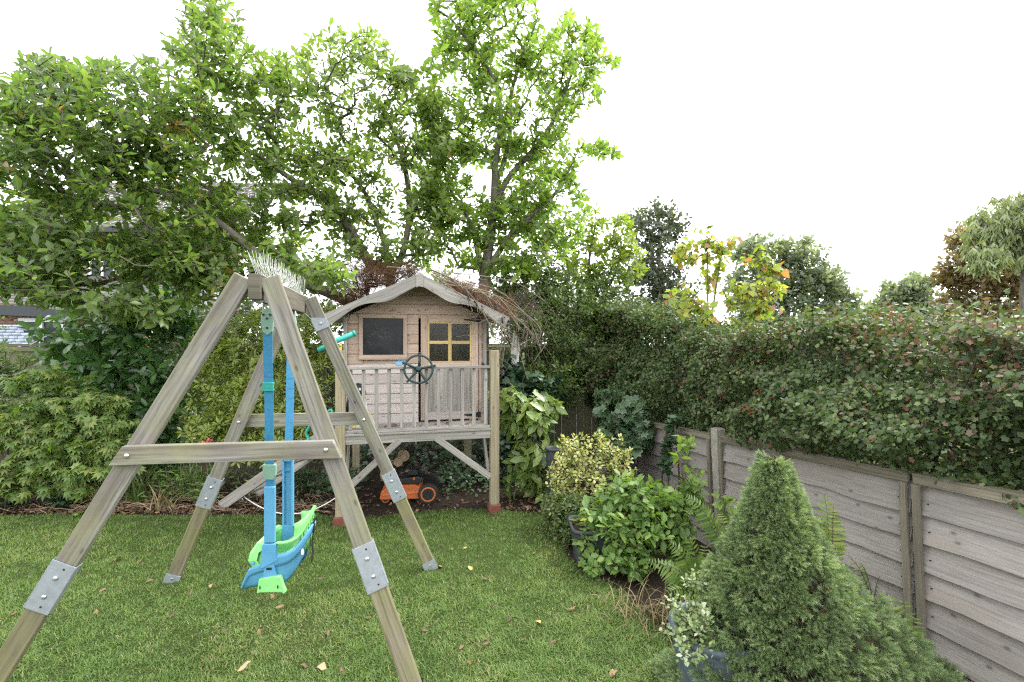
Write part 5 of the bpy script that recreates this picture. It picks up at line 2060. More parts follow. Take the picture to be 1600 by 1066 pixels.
# ---- lighter small tree between the playhouse and the hedge
LT = thing('lime_green_tree', P(925, 640, 8.6) * np.array([1, 1, 0]), 'bright yellow-green small tree rising above the hedge to the right of the playhouse', 'tree')
base = P(925, 680, 8.6); base[2] = -.1
tree(LT, [([base, P(925, 520, 8.6), P(920, 420, 8.6), P(930, 350, 8.6)], .05, .01), ([P(925, 500, 8.6), P(960, 430, 8.6), P(975, 380, 8.6)], .03, .008)],
     blobs([(900, 350, 8.6, 45, 40, .5, 30), (955, 375, 8.6, 40, 42, .5, 42), (930, 430, 8.5, 60, 40, .5, 36), (980, 405, 8.6, 26, 40, .4, 30), (890, 420, 8.6, 45, 40, .4, 22), (960, 340, 8.6, 20, 16, .2, 7)]),
     MAT['bark'], None, 9, 25, 85, .125, MAT['lime'], rnd_tint(.5, .25), T_MAG, rtip=.004)


def shrub(name, lab, cat, foot, lst, bark, nleaf, lo, hi, size, mat, tintf, tmpl, nobj=300, rtip=.0025, stems=5, back=.06, upm=.4, droop=0., group=None, step=.14, jitter=.2, keep=None, mult=1.0):
    foot = np.array(foot, float)
    t = thing(name, foot, lab, cat, group)
    tips = blobs([b[:6] + (int(b[6] * mult),) for b in lst])
    if keep is not None:
        tips = tips[keep(tips)]
    tips = tips[tips[:, 2] > ground_z(tips[:, 0], tips[:, 1]) + .03]
    cs = [P(b[0], b[1], b[2]) for b in lst]
    limbs = []
    for k in range(stems):
        c = cs[k % len(cs)] + rng.normal(size=3) * .05
        f = foot + np.array([rng.normal() * .05, rng.normal() * .05, -.03])
        if k == 0:
            f0 = f
        m = lerp(f, c, .5) + rng.normal(size=3) * .04
        limbs.append(([f if k == 0 else f0 + np.array([0, 0, .03]), m, c], .012 if np.linalg.norm(c - f) > .5 else .007, .004))
    st, ax, nl = grow(limbs, tips, step=step, rtip=rtip, up=.1)
    branches(t, st, nl, bark, name_t='stem', name_b='stem')
    p, x, nn = rosettes(tips, ax, nleaf, lo, hi, back, upm, droop, jitter)
    k = p[:, 2] > ground_z(p[:, 0], p[:, 1]) + .01
    if keep is not None:
        k &= keep(p)
    p, x, nn = p[k], x[k], nn[k]
    s = size * (1 + .18 * rng.normal(size=len(p))).clip(.5, 1.5)
    foliage(t, tmpl, p, x, nn, s, np.clip(tintf(p), 0, 1), mat, nobj=nobj)
    return t


def gnd(x, y):
    return np.array([x, y, float(ground_z(x, y))])


def foot_px(x, d):
    q = P(x, 533, d)
    return gnd(q[0], q[1])


# ---- shrubs along the back, from the left
shrub('cherry_laurel', 'dark glossy cherry laurel with big leaves behind the left swing leg', 'shrub', foot_px(175, 6.7),
      [(110, 540, 6.3, 70, 60, .45, 60), (190, 520, 6.2, 80, 70, .5, 85), (270, 520, 6.4, 55, 65, .4, 55), (160, 610, 6.1, 90, 60, .4, 75), (250, 610, 6.2, 65, 70, .4, 65), (200, 680, 6.1, 90, 60, .35, 65), (100, 640, 6.3, 80, 70, .4, 45), (215, 455, 6.5, 60, 30, .35, 30), (290, 480, 6.6, 32, 36, .3, 20), (120, 480, 6.6, 50, 30, .3, 18), (270, 700, 6.2, 30, 45, .3, 20)],
      MAT['stem'], 7, 35, 100, .155, MAT['laurel'], rnd_tint(.45, .2, .03), T_LAUR, stems=8, back=.22, upm=.2, droop=.15)
shrub('box_bush', 'small-leaved dark bush at the left frame edge above the maple', 'shrub', foot_px(0, 6.6),
      [(5, 580, 6.2, 55, 45, .4, 170), (-40, 600, 6.2, 55, 60, .4, 120), (0, 650, 6.2, 60, 50, .4, 130), (-60, 520, 6.4, 60, 60, .4, 120)], MAT['stem'], 9, 30, 90, .045, MAT['smallshrub'], rnd_tint(.4, .2), T_SMALL, nobj=0)
shrub('japanese_maple', 'low spreading japanese maple with pale green lobed leaves, far left by the lawn edge', 'shrub', foot_px(110, 5.45),
      [(70, 590, 5.3, 75, 16, .3, 34), (100, 625, 5.2, 95, 18, .35, 48), (60, 660, 5.15, 75, 18, .3, 38), (150, 655, 5.15, 75, 18, .3, 46), (110, 690, 5.1, 105, 18, .3, 54), (50, 725, 5.05, 70, 18, .3, 36), (150, 720, 5.05, 70, 20, .3, 50), (100, 752, 5.05, 80, 16, .25, 40), (-20, 650, 5.2, 40, 60, .3, 30), (190, 690, 5.1, 26, 22, .2, 16), (165, 622, 5.2, 36, 12, .2, 18), (10, 755, 5.0, 50, 18, .25, 22)],
      MAT['stem'], 8, 65, 120, .068, MAT['maple'], rnd_tint(.55, .25, .02), T_ACER, stems=9, back=.09, upm=.8, droop=.3, jitter=.35, mult=1.7)
shrub('pieris_bush', 'light green rounded bush with whorled leaves behind the blue swing straps', 'shrub', foot_px(420, 6.3),
      [(330, 600, 6.1, 45, 85, .4, 85), (400, 560, 6.1, 75, 70, .45, 150), (480, 560, 6.2, 50, 70, .45, 100), (400, 640, 5.9, 70, 60, .4, 125), (470, 650, 6.0, 60, 60, .4, 100), (340, 670, 5.75, 50, 30, .35, 65), (420, 700, 5.8, 100, 24, .35, 80), (350, 530, 6.2, 45, 40, .35, 60), (440, 510, 6.3, 70, 32, .35, 75), (505, 500, 6.4, 26, 40, .3, 34)],
      MAT['stem'], 11, 40, 100, .076, MAT['pieris'], rnd_tint(.55, .25, .02), T_PIER, stems=8, back=.03, upm=.6, mult=1.7)
# red flower of the bush and a rhododendron-like clump at its foot
t = thing('red_flower', P(323, 692, 5.35), 'single red flower head low in front of the pale green bush', 'flower')
c = P(323, 692, 5.3)
mb = MB().tube([gnd(c[0], 5.5) , P(322, 740, 5.4), c], [.006, .005, .004], 5)
obj('stem', mb, MAT['stem'], t)
dd = nrm(rng.normal(size=(34, 3)) + np.array([0, -.6, .4]))
for i in range(16):
    me = scat(T_OVAL, (c + dd[i:i + 1] * .01), dd[i:i + 1], perp(dd[i:i + 1]), .055, rng.random(1))
    o = stuff('petal', me, MAT['flower'], t, kind=None)

# small plants in the left bed
def stalky(name, lab, x, d, n, h, L, tmpl, mat, nl, cat='plant', lean=.35, sz=.07, droop=.0, tint=(.5, .2), group=None):
    f = foot_px(x, d)
    t = thing(name, f, lab, cat, group)
    ps, xs, ns = [], [], []
    for k in range(n):
        a = rng.random() * 6.28
        dv = np.array([math.cos(a) * lean * rng.random(), math.sin(a) * lean * rng.random(), 1])
        hh = h * rng.uniform(.65, 1.1)
        b = f + np.array([rng.normal() * .05, rng.normal() * .05, -.01])
        pts = resample([b, b + dv * hh * .5, b + dv * hh * np.array([1.3, 1.3, .95])], .05)
        obj('stem', MB().tube(pts, np.linspace(.005, .003, len(pts)), 5, cap=False), MAT['stem'] if mat is not MAT['fern'] else mat, t)
        for j in range(nl):
            u = .3 + .7 * (j + rng.random()) / nl
            i = min(len(pts) - 1, int(u * (len(pts) - 1)))
            ph = j * 2.4
            rd = np.array([math.cos(ph), math.sin(ph), .25 - droop])
            ps.append(pts[i]); xs.append(rd + rng.normal(size=3) * .15); ns.append(np.array([0, 0, 1.]) + rng.normal(size=3) * .2)
    m = len(ps)
    foliage(t, tmpl, np.array(ps), np.array(xs), np.array(ns), sz * rng.uniform(.7, 1.15, m), np.clip(tint[0] + tint[1] * rng.normal(size=m), 0, 1), mat, nobj=80, minpx=8)
    return t


stalky('spurge_plant', 'leafy upright green plant at the lawn edge just right of the left swing leg', 265, 5.1, 7, .42, 0, T_LANCE, MAT['shrub'], 14, sz=.11)
stalky('spurge_plant', 'low leafy plant behind the far left metal sleeve of the swing', 318, 5.15, 6, .3, 0, T_LANCE, MAT['shrub'], 12, sz=.10)
stalky('broad_leaved_plant', 'dark broad-leaved plant under the maple at the lawn edge', 90, 4.95, 5, .22, 0, T_LAUR, MAT['darkivy'], 9, sz=.13, lean=.7)
stalky('broad_leaved_plant', 'dark leafy plant in the left corner of the bed below the maple', 15, 5.0, 6, .25, 0, T_LAUR, MAT['darkivy'], 9, sz=.13, lean=.7)
stalky('aquilegia_clump', 'soft green round-leaved clump behind the blue swing seat arms', 470, 5.5, 6, .38, 0, T_HEART, MAT['darkivy'], 9, sz=.085, lean=.5)
stalky('small_weed', 'small green weed at the lawn edge below the maple', 122, 4.8, 3, .1, 0, T_OVAL, MAT['shrub'], 6, sz=.05, lean=.6)


def blades(name, lab, x, d, n, L, wd, mat, cat='plant', arch=1.0, tint=(.5, .25), group=None, base=.05):
    f = foot_px(x, d)
    t = thing(name, f, lab, cat, group)
    for k in range(n):
        a = rng.random() * 6.28
        el = rng.uniform(.25, 1.0) * arch
        LL = L * rng.uniform(.6, 1.1)
        b = f + np.array([rng.normal() * base, rng.normal() * base, 0])
        hd = np.array([math.cos(a), math.sin(a), 0])
        sd2 = np.array([-math.sin(a), math.cos(a), 0])
        m = 6
        p = b.copy(); th = math.pi / 2 - el * .25
        V, T, U = [], [], []
        for i in range(m + 1):
            w_ = wd * (1 - (i / m) ** 2) + .0006
            V += [p - sd2 * w_, p + sd2 * w_]
            U += [(i / m, -1), (i / m, 1)]
            p = p + (hd * math.cos(th) + UP * math.sin(th)) * LL / m
            p[2] = max(p[2], f[2] + .01)
            th -= el * 2.0 / m
        for i in range(m):
            T.append((2 * i, 2 * i + 1, 2 * i + 3, 2 * i + 2))
        V = np.array(V)
        stuff('blade', (V, np.array(T), np.array(U, float), np.full(len(V), np.clip(tint[0] + tint[1] * rng.normal(), 0, 1))), mat, t, kind=None)
    return t


blades('sword_leaved_clump', 'arching sword-leaved clump behind the near left swing leg', 210, 5.15, 46, .55, .009, MAT['sword'], arch=1.1)
blades('sword_leaved_clump', 'strappy green clump in front of the pale green bush foot', 300, 5.35, 40, .5, .010, MAT['sword'], arch=.9)
blades('sword_leaved_clump', 'thin dry grassy clump at the bed edge between maple and swing leg', 160, 4.95, 40, .36, .005, MAT['hay'], arch=1.3)
blades('sword_leaved_clump', 'broad striped strap leaves under the swing cross brace', 325, 5.5, 24, .5, .014, MAT['sword'], arch=1.0, tint=(.7, .25))
blades('sword_leaved_clump', 'dry strap-leaved clump beside the ladder foot', 252, 5.0, 30, .34, .005, MAT['hay'], arch=1.4)

# ---- behind and right of the playhouse
BT = thing('birch_tree', P(803, 800, 6.6) * np.array([1, 1, 0]), 'slim white-barked trunk hung with dead twigs just right of the playhouse', 'tree')
base = P(803, 760, 6.6); base[2] = -.1
pl = [base, P(801, 620, 6.6), P(804, 560, 6.6), P(808, 525, 6.6), P(811, 498, 6.6)]
obj('trunk', MB().tube(resample(pl, .1), np.linspace(.075, .055, len(resample(pl, .1))), 12), MAT['birch'], BT)
mb = MB()
for k in range(70):
    s = P(rng.uniform(795, 845), rng.uniform(440, 520), rng.uniform(6.3, 6.8))
    e = s + np.array([rng.normal() * .22, rng.normal() * .1 - .1, -abs(rng.normal()) * .3 - .15])
    mb.tube(resample([P(812, 480, 6.6), s, lerp(s, e, .5) + rng.normal(size=3) * .03, e], .08), .0035, 3, cap=False)
obj('twigs', mb, MAT['stem'], BT, kind='stuff')

# dead climber lying over the right roof slope: twigs and brown clumps
DC = thing('dead_climber', H(.6, .5, roof_z(.6) + .06), 'mat of dead brown climber and pale twigs lying over the right roof slope', 'dead plant')
mb = MB()
stt = []
for k in range(13):
    u0 = rng.uniform(.1, .6); v0 = rng.uniform(-.05, .6)
    s = H(u0, v0, roof_z(u0) + rng.uniform(.08, .22))
    u1 = rng.uniform(.7, 1.25)
    e = H(u1, v0 + rng.normal() * .15, roof_z(min(u1, .9)) + rng.uniform(-.25, .12))
    m_ = lerp(s, e, .55) + UP * rng.uniform(.02, .16)
    pts = resample([s, m_, e, e + np.array([rng.normal() * .05 + .04, 0, -rng.uniform(.05, .4)])], .05)
    mb.tube(pts, np.linspace(.006, .0025, len(pts)), 4, cap=False)
    for j in range(7):
        i = rng.integers(2, len(pts) - 1)
        q = pts[i]
        mb.tube([q, q + np.array([rng.normal() * .08, rng.normal() * .05, -rng.uniform(.02, .1)]), q + np.array([rng.normal() * .14, rng.normal() * .08, -rng.uniform(.08, .28)])], .0022, 3, cap=False)
for (x0_, y0_, x1_, y1_, x2_, y2_) in ((605, 417, 690, 424, 760, 438), (655, 415, 720, 445, 760, 495), (700, 425, 800, 440, 850, 470)):
    pts = resample([P(x0_, y0_, 5.0), P(x1_, y1_, 4.85), P(x2_, y2_, 4.95)], .05)
    mb.tube(pts, np.linspace(.005, .003, len(pts)), 4, cap=False)
for (x, y0_, y1_) in ((782, 497, 560), (772, 500, 545), (786, 490, 575), (764, 505, 545)):
    pts = resample([P(x, y0_, 4.9), P(x + 3, (y0_ + y1_) / 2, 4.9), P(x - 2, y1_, 4.92)], .04)
    mb.tube(pts, np.linspace(.005, .003, len(pts)), 4, cap=False)
obj('twigs', mb, MAT['drytwig'], DC, kind='stuff')
n = 2200
u = rng.uniform(.35, 1.0, n); v = rng.uniform(.2, 1.0, n)
p = np.array([H(a, b, roof_z(min(a, .93)) + .06 + abs(rng.normal()) * .085) for a, b in zip(u, v)])
x = nrm(rng.normal(size=(n, 3)))
stuff('dead_leaves', scat(t_sprig(10, .05, .03, .003, 70, 3), p, x, perp(x), 1.6, rng.random(n)), MAT['deadneedle'], DC)
mb = MB()
for (uu, zz) in ((.58, .05), (.62, .02), (.86, .02), (.90, .0), (.50, .08), (.78, .12)):
    c = H(uu, .105, roof_z(uu) + zz)
    for k in range(4):
        mb.ball(c + np.array([rng.normal() * .012, 0, -k * .018]), rng.uniform(.010, .018), 4)
obj('dried_seedhead', mb, MAT['hinge'], DC)
# brown dead conifer left of the ridge
DP = thing('dead_conifer', P(575, 640, 6.9) * np.array([1, 1, 0]), 'rusty brown dead conifer poking up behind the left slope of the playhouse roof', 'dead tree')
base = P(585, 760, 6.9); base[2] = -.05
tp_ = blobs([(575, 428, 6.4, 42, 28, .35, 130), (548, 455, 6.4, 34, 24, .3, 95), (605, 435, 6.5, 36, 20, .3, 80), (565, 470, 6.5, 50, 25, .3, 70), (640, 425, 6.5, 26, 12, .2, 50)])
st, ax, nl = grow([([base, P(580, 520, 6.8), P(570, 440, 6.5)], .03, .008)], tp_, rtip=.0025)
branches(DP, st, nl, MAT['stem'])
p, x, nn = rosettes(tp_, ax, 6, 20, 90, .08, .2)
stuff('dead_needles', scat(t_sprig(12, .06, .025, .003, 65, 5), p, x, nn, 1.5, rng.random(len(p)) ** 1.5), MAT['deadneedle'], DP)
# same, thick stringy mass to the right of the roof
# ---- dense small-leaved shrubs right of the playhouse up to the hedge
shrub('privet_shrub', 'tall dense small-leaved shrub right of the playhouse, behind the white trunk', 'shrub', foot_px(880, 8.0),
      [(850, 430, 8.0, 55, 55, .5, 230), (900, 480, 7.9, 75, 55, .5, 340), (840, 520, 7.6, 50, 70, .4, 260), (900, 560, 7.6, 75, 50, .5, 320), (860, 600, 7.2, 60, 40, .4, 190), (960, 500, 8.4, 60, 50, .5, 260), (800, 440, 8.2, 35, 50, .4, 110), (945, 445, 8.3, 50, 40, .4, 150), (820, 640, 7.0, 40, 40, .3, 100), (800, 490, 8.0, 36, 50, .3, 170), (850, 470, 7.6, 40, 40, .3, 130), (780, 460, 8.3, 36, 50, .3, 130), (825, 505, 6.5, 26, 26, .15, 60), (800, 505, 6.9, 30, 30, .2, 70), (960, 540, 8.6, 60, 40, .3, 200), (1000, 500, 8.8, 50, 40, .3, 160)], MAT['stem'], 10, 30, 95, .062, MAT['privet'], rnd_tint(.5, .22), T_SMALL, nobj=0, stems=9, back=.16)
shrub('ivy_clump', 'dark ivy growing at the foot of the white-barked trunk', 'ivy', foot_px(830, 6.3),
      [(800, 590, 6.35, 26, 40, .2, 60), (840, 610, 6.3, 45, 40, .3, 100), (815, 660, 6.2, 45, 40, .3, 80), (800, 700, 6.0, 40, 30, .25, 50)], MAT['stem'], 7, 60, 110, .085, MAT['darkivy'], rnd_tint(.35, .25), T_IVY, nobj=120, stems=6, droop=.3)
shrub('spotted_laurel', 'spotted yellow-green laurel with drooping leaves right beside the playhouse post', 'shrub', foot_px(825, 5.4),
      [(800, 622, 5.35, 34, 16, .2, 12), (835, 640, 5.3, 38, 24, .22, 20), (815, 655, 5.3, 30, 18, .2, 10), (860, 632, 5.35, 20, 12, .15, 6), (835, 700, 5.3, 32, 22, .2, 13), (865, 715, 5.3, 26, 24, .2, 11), (815, 735, 5.3, 32, 26, .2, 12), (850, 760, 5.25, 28, 24, .2, 12), (880, 690, 5.3, 14, 14, .15, 4)],
      MAT['stem'], 7, 55, 110, .15, MAT['aucuba'], rnd_tint(.62, .22), T_LAUR, stems=7, back=.06, upm=.3, droop=.45)
shrub('euonymus_bush', 'cream and yellow leaved euonymus bush in front of the ivy on the fence', 'shrub', foot_px(925, 4.75),
      [(900, 708, 4.6, 34, 32, .22, 58), (876, 742, 4.55, 24, 34, .18, 44), (952, 708, 4.65, 36, 30, .22, 58), (925, 745, 4.5, 44, 30, .2, 60), (900, 778, 4.5, 40, 18, .2, 40), (972, 735, 4.6, 22, 28, .2, 26), (890, 690, 4.6, 12, 16, .1, 8), (940, 685, 4.6, 10, 14, .1, 6)],
      MAT['stem'], 8, 25, 90, .036, MAT['euonymus'], rnd_tint(.5, .28), T_OVAL, nobj=150, stems=9, back=.05, upm=.7)
shrub('variegated_ivy', 'cream-edged ivy hanging over the side fence between hedge and euonymus', 'ivy', F(4.2, 1.0, .1),
      [(955, 640, 6.3, 30, 32, .22, 42), (988, 650, 5.9, 40, 30, .2, 60), (1000, 680, 5.8, 30, 30, .2, 48), (950, 690, 6.0, 18, 30, .15, 26), (965, 618, 6.4, 40, 16, .25, 40), (975, 700, 5.7, 26, 24, .2, 26)],
      MAT['stem'], 7, 60, 115, .092, MAT['ivy'], rnd_tint(.45, .25), T_IVY, stems=6, droop=.45, upm=.1)
shrub('climbing_ivy', 'thin ivy stem climbing the middle batten of the fence beyond the concrete post', 'ivy', F(2.75, 1.1, .06),
      [(1050, 660, 5.05, 10, 22, .08, 14), (1045, 695, 5.05, 9, 24, .08, 14), (1040, 725, 5.0, 12, 12, .08, 8)], MAT['stem'], 5, 60, 110, .06, MAT['darkivy'], rnd_tint(.6, .25), T_IVY, nobj=60, stems=3, droop=.3)
shrub('green_shrub', 'broad fresh green shrub filling the planter corner below the concrete fence post', 'shrub', foot_px(985, 3.9),
      [(985, 765, 3.9, 50, 26, .25, 60), (1040, 790, 3.95, 48, 36, .25, 64), (940, 810, 3.85, 44, 36, .25, 62), (990, 820, 3.75, 60, 40, .25, 80), (1050, 840, 3.9, 40, 40, .2, 45), (930, 850, 3.75, 30, 26, .2, 30), (1080, 780, 4.0, 22, 30, .15, 20), (970, 870, 3.55, 36, 18, .12, 26), (930, 880, 3.6, 16, 12, .08, 8), (1000, 880, 3.5, 26, 14, .1, 14)],
      MAT['stem'], 7, 40, 105, .068, MAT['shrub'], rnd_tint(.6, .22, .02), T_OVAL, stems=9, back=.07, droop=.1)
shrub('bramble_shoot', 'thin arching shoot with a few bright green leaves against the concrete fence post', 'shoot', foot_px(1075, 4.1),
      [(1060, 700, 4.15, 22, 24, .1, 6), (1078, 690, 4.2, 14, 16, .1, 4), (1090, 740, 4.1, 20, 30, .1, 6), (1125, 790, 3.9, 14, 24, .1, 6)], MAT['stem'], 4, 50, 100, .075, MAT['shrub'], rnd_tint(.8, .1), T_OVAL, nobj=40, stems=4, rtip=.002, back=.08)
shrub('cotoneaster_mound', 'mound of tiny dull green leaves at the lawn corner below the euonymus', 'shrub', foot_px(885, 4.3),
      [(880, 800, 4.3, 34, 30, .25, 220), (900, 830, 4.15, 40, 26, .22, 200), (860, 795, 4.45, 18, 26, .2, 90), (905, 790, 4.25, 36, 22, .2, 130), (875, 845, 4.15, 22, 20, .15, 70)], MAT['stem'], 8, 30, 95, .03, MAT['smallshrub'], rnd_tint(.5, .25), T_SMALL, nobj=0, stems=8)

# planters and pots along the right
for (x, d, w_, h_, lab) in ((905, 3.78, .17, .30, 'dark slate-coloured planter half hidden under the green shrub at the lawn edge'), (960, 3.72, .17, .16, 'low dark planter in shadow below the green shrub')):
    f = foot_px(x + 20, d + .1)
    f[2] -= .02
    t = thing('planter', f, lab, 'planter')
    ring = lambda r, z: [f + np.array([math.copysign(abs(math.cos(a)) ** .35, math.cos(a)) * r, math.copysign(abs(math.sin(a)) ** .35, math.sin(a)) * r, z]) for a in np.linspace(0, 6.2832, 41)]
    obj('tub', MB().sheet([ring(w_ * .82, 0), ring(w_ * .9, h_ * .5), ring(w_, h_ - .03)]), MAT['planter'], t)
    obj('rim', MB().sheet([ring(w_ * 1.0, h_ - .03), ring(w_ * 1.07, h_ - .028), ring(w_ * 1.07, h_), ring(w_ * .97, h_), ring(w_ * .95, h_ - .05)]), MAT['planter'], t)
    mb = MB()
    mb.sheet([ring(w_ * .95, h_ - .03), ring(.001, h_ - .02)])
    obj('soil', mb, MAT['soil'], t)
t = thing('dark_pot', foot_px(868, 5.0), 'small dark blue pot peeping out between spotted laurel and euonymus', 'pot')
f = P(866, 712, 5.05)
rr = lambda r, z: [f + np.array([math.cos(a) * r, math.sin(a) * r, z]) for a in np.linspace(0, 6.2832, 25)]
obj('bowl', MB().sheet([rr(.07, -.35), rr(.085, -.05), rr(.09, .06)]), MAT['planter'], t)
obj('rim', MB().sheet([rr(.09, .06), rr(.1, .06), rr(.1, .085), rr(.085, .085), rr(.075, .03)]), MAT['planter'], t)
obj('foot', MB().sheet([rr(.001, f[2] * -1 + .0), rr(.075, -f[2]), rr(.07, -.35)]), MAT['planter'], t)

PT = thing('blue_pot', (.98, 2.32, -.05), 'blue-grey glazed pot with trailing plants under the dwarf spruce, bottom of the picture', 'pot')
f = np.array([.985, 2.30, -.05])
rr = lambda r, z: [f + np.array([math.cos(a) * r, math.sin(a) * r, z]) for a in np.linspace(0, 6.2832, 37)]
obj('bowl', MB().sheet([rr(.14, 0), rr(.175, .15), rr(.20, .32), rr(.205, .40)]), MAT['pot'], PT)
obj('rim', MB().sheet([rr(.205, .40), rr(.222, .405), rr(.224, .44), rr(.20, .445), rr(.19, .40)]), MAT['pot'], PT)
obj('soil', MB().sheet([rr(.197, .41), rr(.001, .42)]), MAT['soil'], PT)
shrub('trailing_sedum', 'pale trailing sedum and speedwell spilling over the rim of the blue-grey pot', 'plant', f + np.array([-.12, -.02, .40]),
      [(1075, 950, 2.25, 24, 22, .1, 36), (1066, 985, 2.15, 24, 16, .08, 26), (1095, 970, 2.12, 20, 20, .08, 22), (1090, 1025, 2.0, 26, 26, .04, 9), (1085, 910, 2.35, 12, 24, .06, 16), (1052, 950, 2.2, 12, 30, .06, 10)], MAT['stem'], 6, 20, 90, .022, MAT['sedum'], rnd_tint(.5, .3), T_OVAL, nobj=120, stems=8, rtip=.0012, back=.05, step=.06)

# ---- ferns
def fern(lab, foot, fr, Lw=.085, mat='fern', dens=22):
    foot = np.array(foot, float)
    t = thing('fern', foot, lab, 'fern')
    for tip in fr:
        tip = np.array(tip, float)
        m = lerp(foot, tip, .55) + UP * np.linalg.norm(tip - foot) * .16
        pts = resample([foot, m, tip], .02)
        L = len(pts)
        ds = np.linalg.norm(tip - foot)
        axis = nrm(np.gradient(pts, axis=0))
        nn0 = nrm(np.cross(axis, np.cross(UP, axis)) + 1e-6) + 1.1 * nrm(np.array([0, 0, CAMZ]) - pts)
        nn0 = nrm(nn0 - (nn0 * axis).sum(1)[:, None] * axis)
        ps, xs, ns, ss = [], [], [], []
        k = max(10, int(ds / .021))
        for i in range(k):
            u = .18 + .82 * i / k
            q = min(L - 1, int(u * (L - 1)))
            side = nrm(np.cross(axis[q], nn0[q]))
            ln = Lw * math.sin(math.pi * min(1, (u - .12) * 1.05) ** .7) * 1.6 * (ds / .45) + .008
            for sg in (-1, 1):
                dr = nrm(side * sg + axis[q] * .35 - UP * .12)
                ps.append(pts[q])
                xs.append(dr + rng.normal(size=3) * .06)
                ns.append(nn0[q] + rng.normal(size=3) * .15)
                ss.append(ln)
        n_ = len(ps)
        f_ = scat(t_leaf(.2, .3, .1, ((0, .0), (.08, .9), (.3, 1), (.65, .7), (1, 0))), np.array(ps), np.array(xs), np.array(ns), np.array(ss), np.clip(rng.normal(.5, .18, n_) + rng.normal() * .15, 0, 1))
        o = stuff('frond', f_, MAT[mat], t, kind=None)
        obj('stalk', MB().tube(pts, np.linspace(.0035, .0012, L), 4, cap=False), MAT['stem'], o)
    return t


fb = foot_px(1115, 3.2)
fern('bright fern with arching fronds between the green shrub and the spruce', P(1105, 955, 3.0),
     [P(1045, 845, 3.05), P(1075, 838, 3.05), P(1100, 850, 3.1), P(1030, 880, 2.95), P(1120, 870, 3.0), P(1065, 905, 2.85), P(1010, 875, 3.2), P(1125, 905, 2.9), P(1040, 925, 2.85)], .06)
fern('tall fern fronds leaning out from behind the top left of the spruce', P(1140, 880, 3.1), [P(1070, 772, 3.2), P(1095, 790, 3.2), P(1125, 800, 3.25)], .05)
fern('fern standing upright against the fence right of the spruce tip', P(1300, 905, 2.75), [P(1288, 772, 2.9), P(1302, 790, 2.85), P(1272, 800, 2.85), P(1310, 830, 2.8)], .05)
fern('small fern against the fence above the right skirt of the spruce', P(1365, 940, 2.55), [P(1325, 868, 2.6), P(1345, 880, 2.55), P(1375, 900, 2.5)], .045)
fern('dark green fern at the foot of the double fence batten, bottom right', P(1420, 1085, 2.3), [P(1385, 925, 2.4), P(1412, 935, 2.4), P(1430, 960, 2.35), P(1395, 975, 2.3), P(1440, 1010, 2.3), P(1372, 1000, 2.2), P(1432, 1050, 2.2)], .055)

# dry grass tuft in front of the planters
f = foot_px(1000, 3.05)
blades('dry_grass_clump', 'pale dry grass lying at the lawn edge below the planters', 990, 3.1, 55, .24, .0022, MAT['hay'], arch=1.9, base=.12)
blades('dry_grass_clump', 'dry brown grass between the fern and the lawn edge', 1035, 2.95, 60, .24, .0022, MAT['hay'], arch=1.9, base=.10)

# ---- dwarf spruce, front right
SPC = np.array([1.235, 2.27, .0])
DS = thing('dwarf_spruce', SPC + np.array([0, 0, .38]), 'dense conical dwarf spruce with soft light green shoots, large in the front right', 'conifer')
top = P(1207, 712, 2.27)
ax0 = np.array([SPC[0], SPC[1], .30])
obj('trunk', MB().tube(resample([ax0, lerp(ax0, top, .5), top], .06), np.linspace(.035, .006, len(resample([ax0, lerp(ax0, top, .5), top], .06))), 8), MAT['stem'], DS)
ps, xs, ns, ts = [], [], [], []
tw = MB()
NB = 1450
for k in range(NB):
    u = ((k + .5) / NB) ** 1.45                        # more boughs low down; 0 bottom .. 1 top
    z = .0 + (top[2] - .03) * u
    h = 1 - u
    az = k * 2.39996
    cz = max(0., math.cos(az - .12))
    lob = 1 + .10 * math.sin(az * 3 + z * 7) + .07 * math.sin(az * 5 + 2 - z * 11)
    R = (.035 + .43 * h ** .88 - .02 * math.sin(h * 7)) * lob * rng.choice([.62, .8, .92, 1.0, 1.0, 1.06])
    R *= 1 + (.10 + 1.15 * h ** 1.1) * cz ** 1.4
    dv = np.array([math.cos(az), math.sin(az), 0])
    ca = lerp(np.array([SPC[0], SPC[1], 0]), np.array([top[0], top[1], 0]), u)
    c0 = ca + UP * (z + .04 + .12 * R)
    e = ca + dv * R + UP * (z - .16 * R + rng.normal() * .015)
    e[2] = max(e[2], .02)
    m = lerp(c0, e, .6) - UP * .04 * R
    tw.tube([c0, m, e], [.004, .0025, .0012], 3, cap=False)
    dirb = nrm(nrm(e - m) + UP * .35 + dv * .2)
    rt = (.016 + .034 * min(1, R / .25)) * rng.uniform(.75, 1.2)
    n_ = int(12 + 26 * (rt / .05))
    tb = rng.normal() * .1
    for q in range(n_):
        d_ = nrm(dirb * .75 + rng.normal(size=3) * .62)
        r_ = rt * rng.random() ** .5
        ps.append(e + d_ * r_ * .8 - dirb * rt * .35); xs.append(nrm(d_ + dirb * .4 + rng.normal(size=3) * .2)); ns.append(rng.normal(size=3))
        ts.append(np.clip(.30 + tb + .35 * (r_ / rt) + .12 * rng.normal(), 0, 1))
    # sparse inner shoots, partly dead
    for q in range(5 if R > .12 else 1):
        w_ = rng.uniform(.45, .9)
        ps.append(lerp(c0, e, w_) + rng.normal(size=3) * .015); xs.append(nrm(dirb + rng.normal(size=3) * .5)); ns.append(rng.normal(size=3))
        ts.append(-1 if rng.random() < .4 and u < .9 else .15)
ps, xs, ns, ts = np.array(ps), np.array(xs), np.array(ns), np.array(ts)
live = ts >= 0
sz = rng.uniform(.8, 1.2, len(ps))
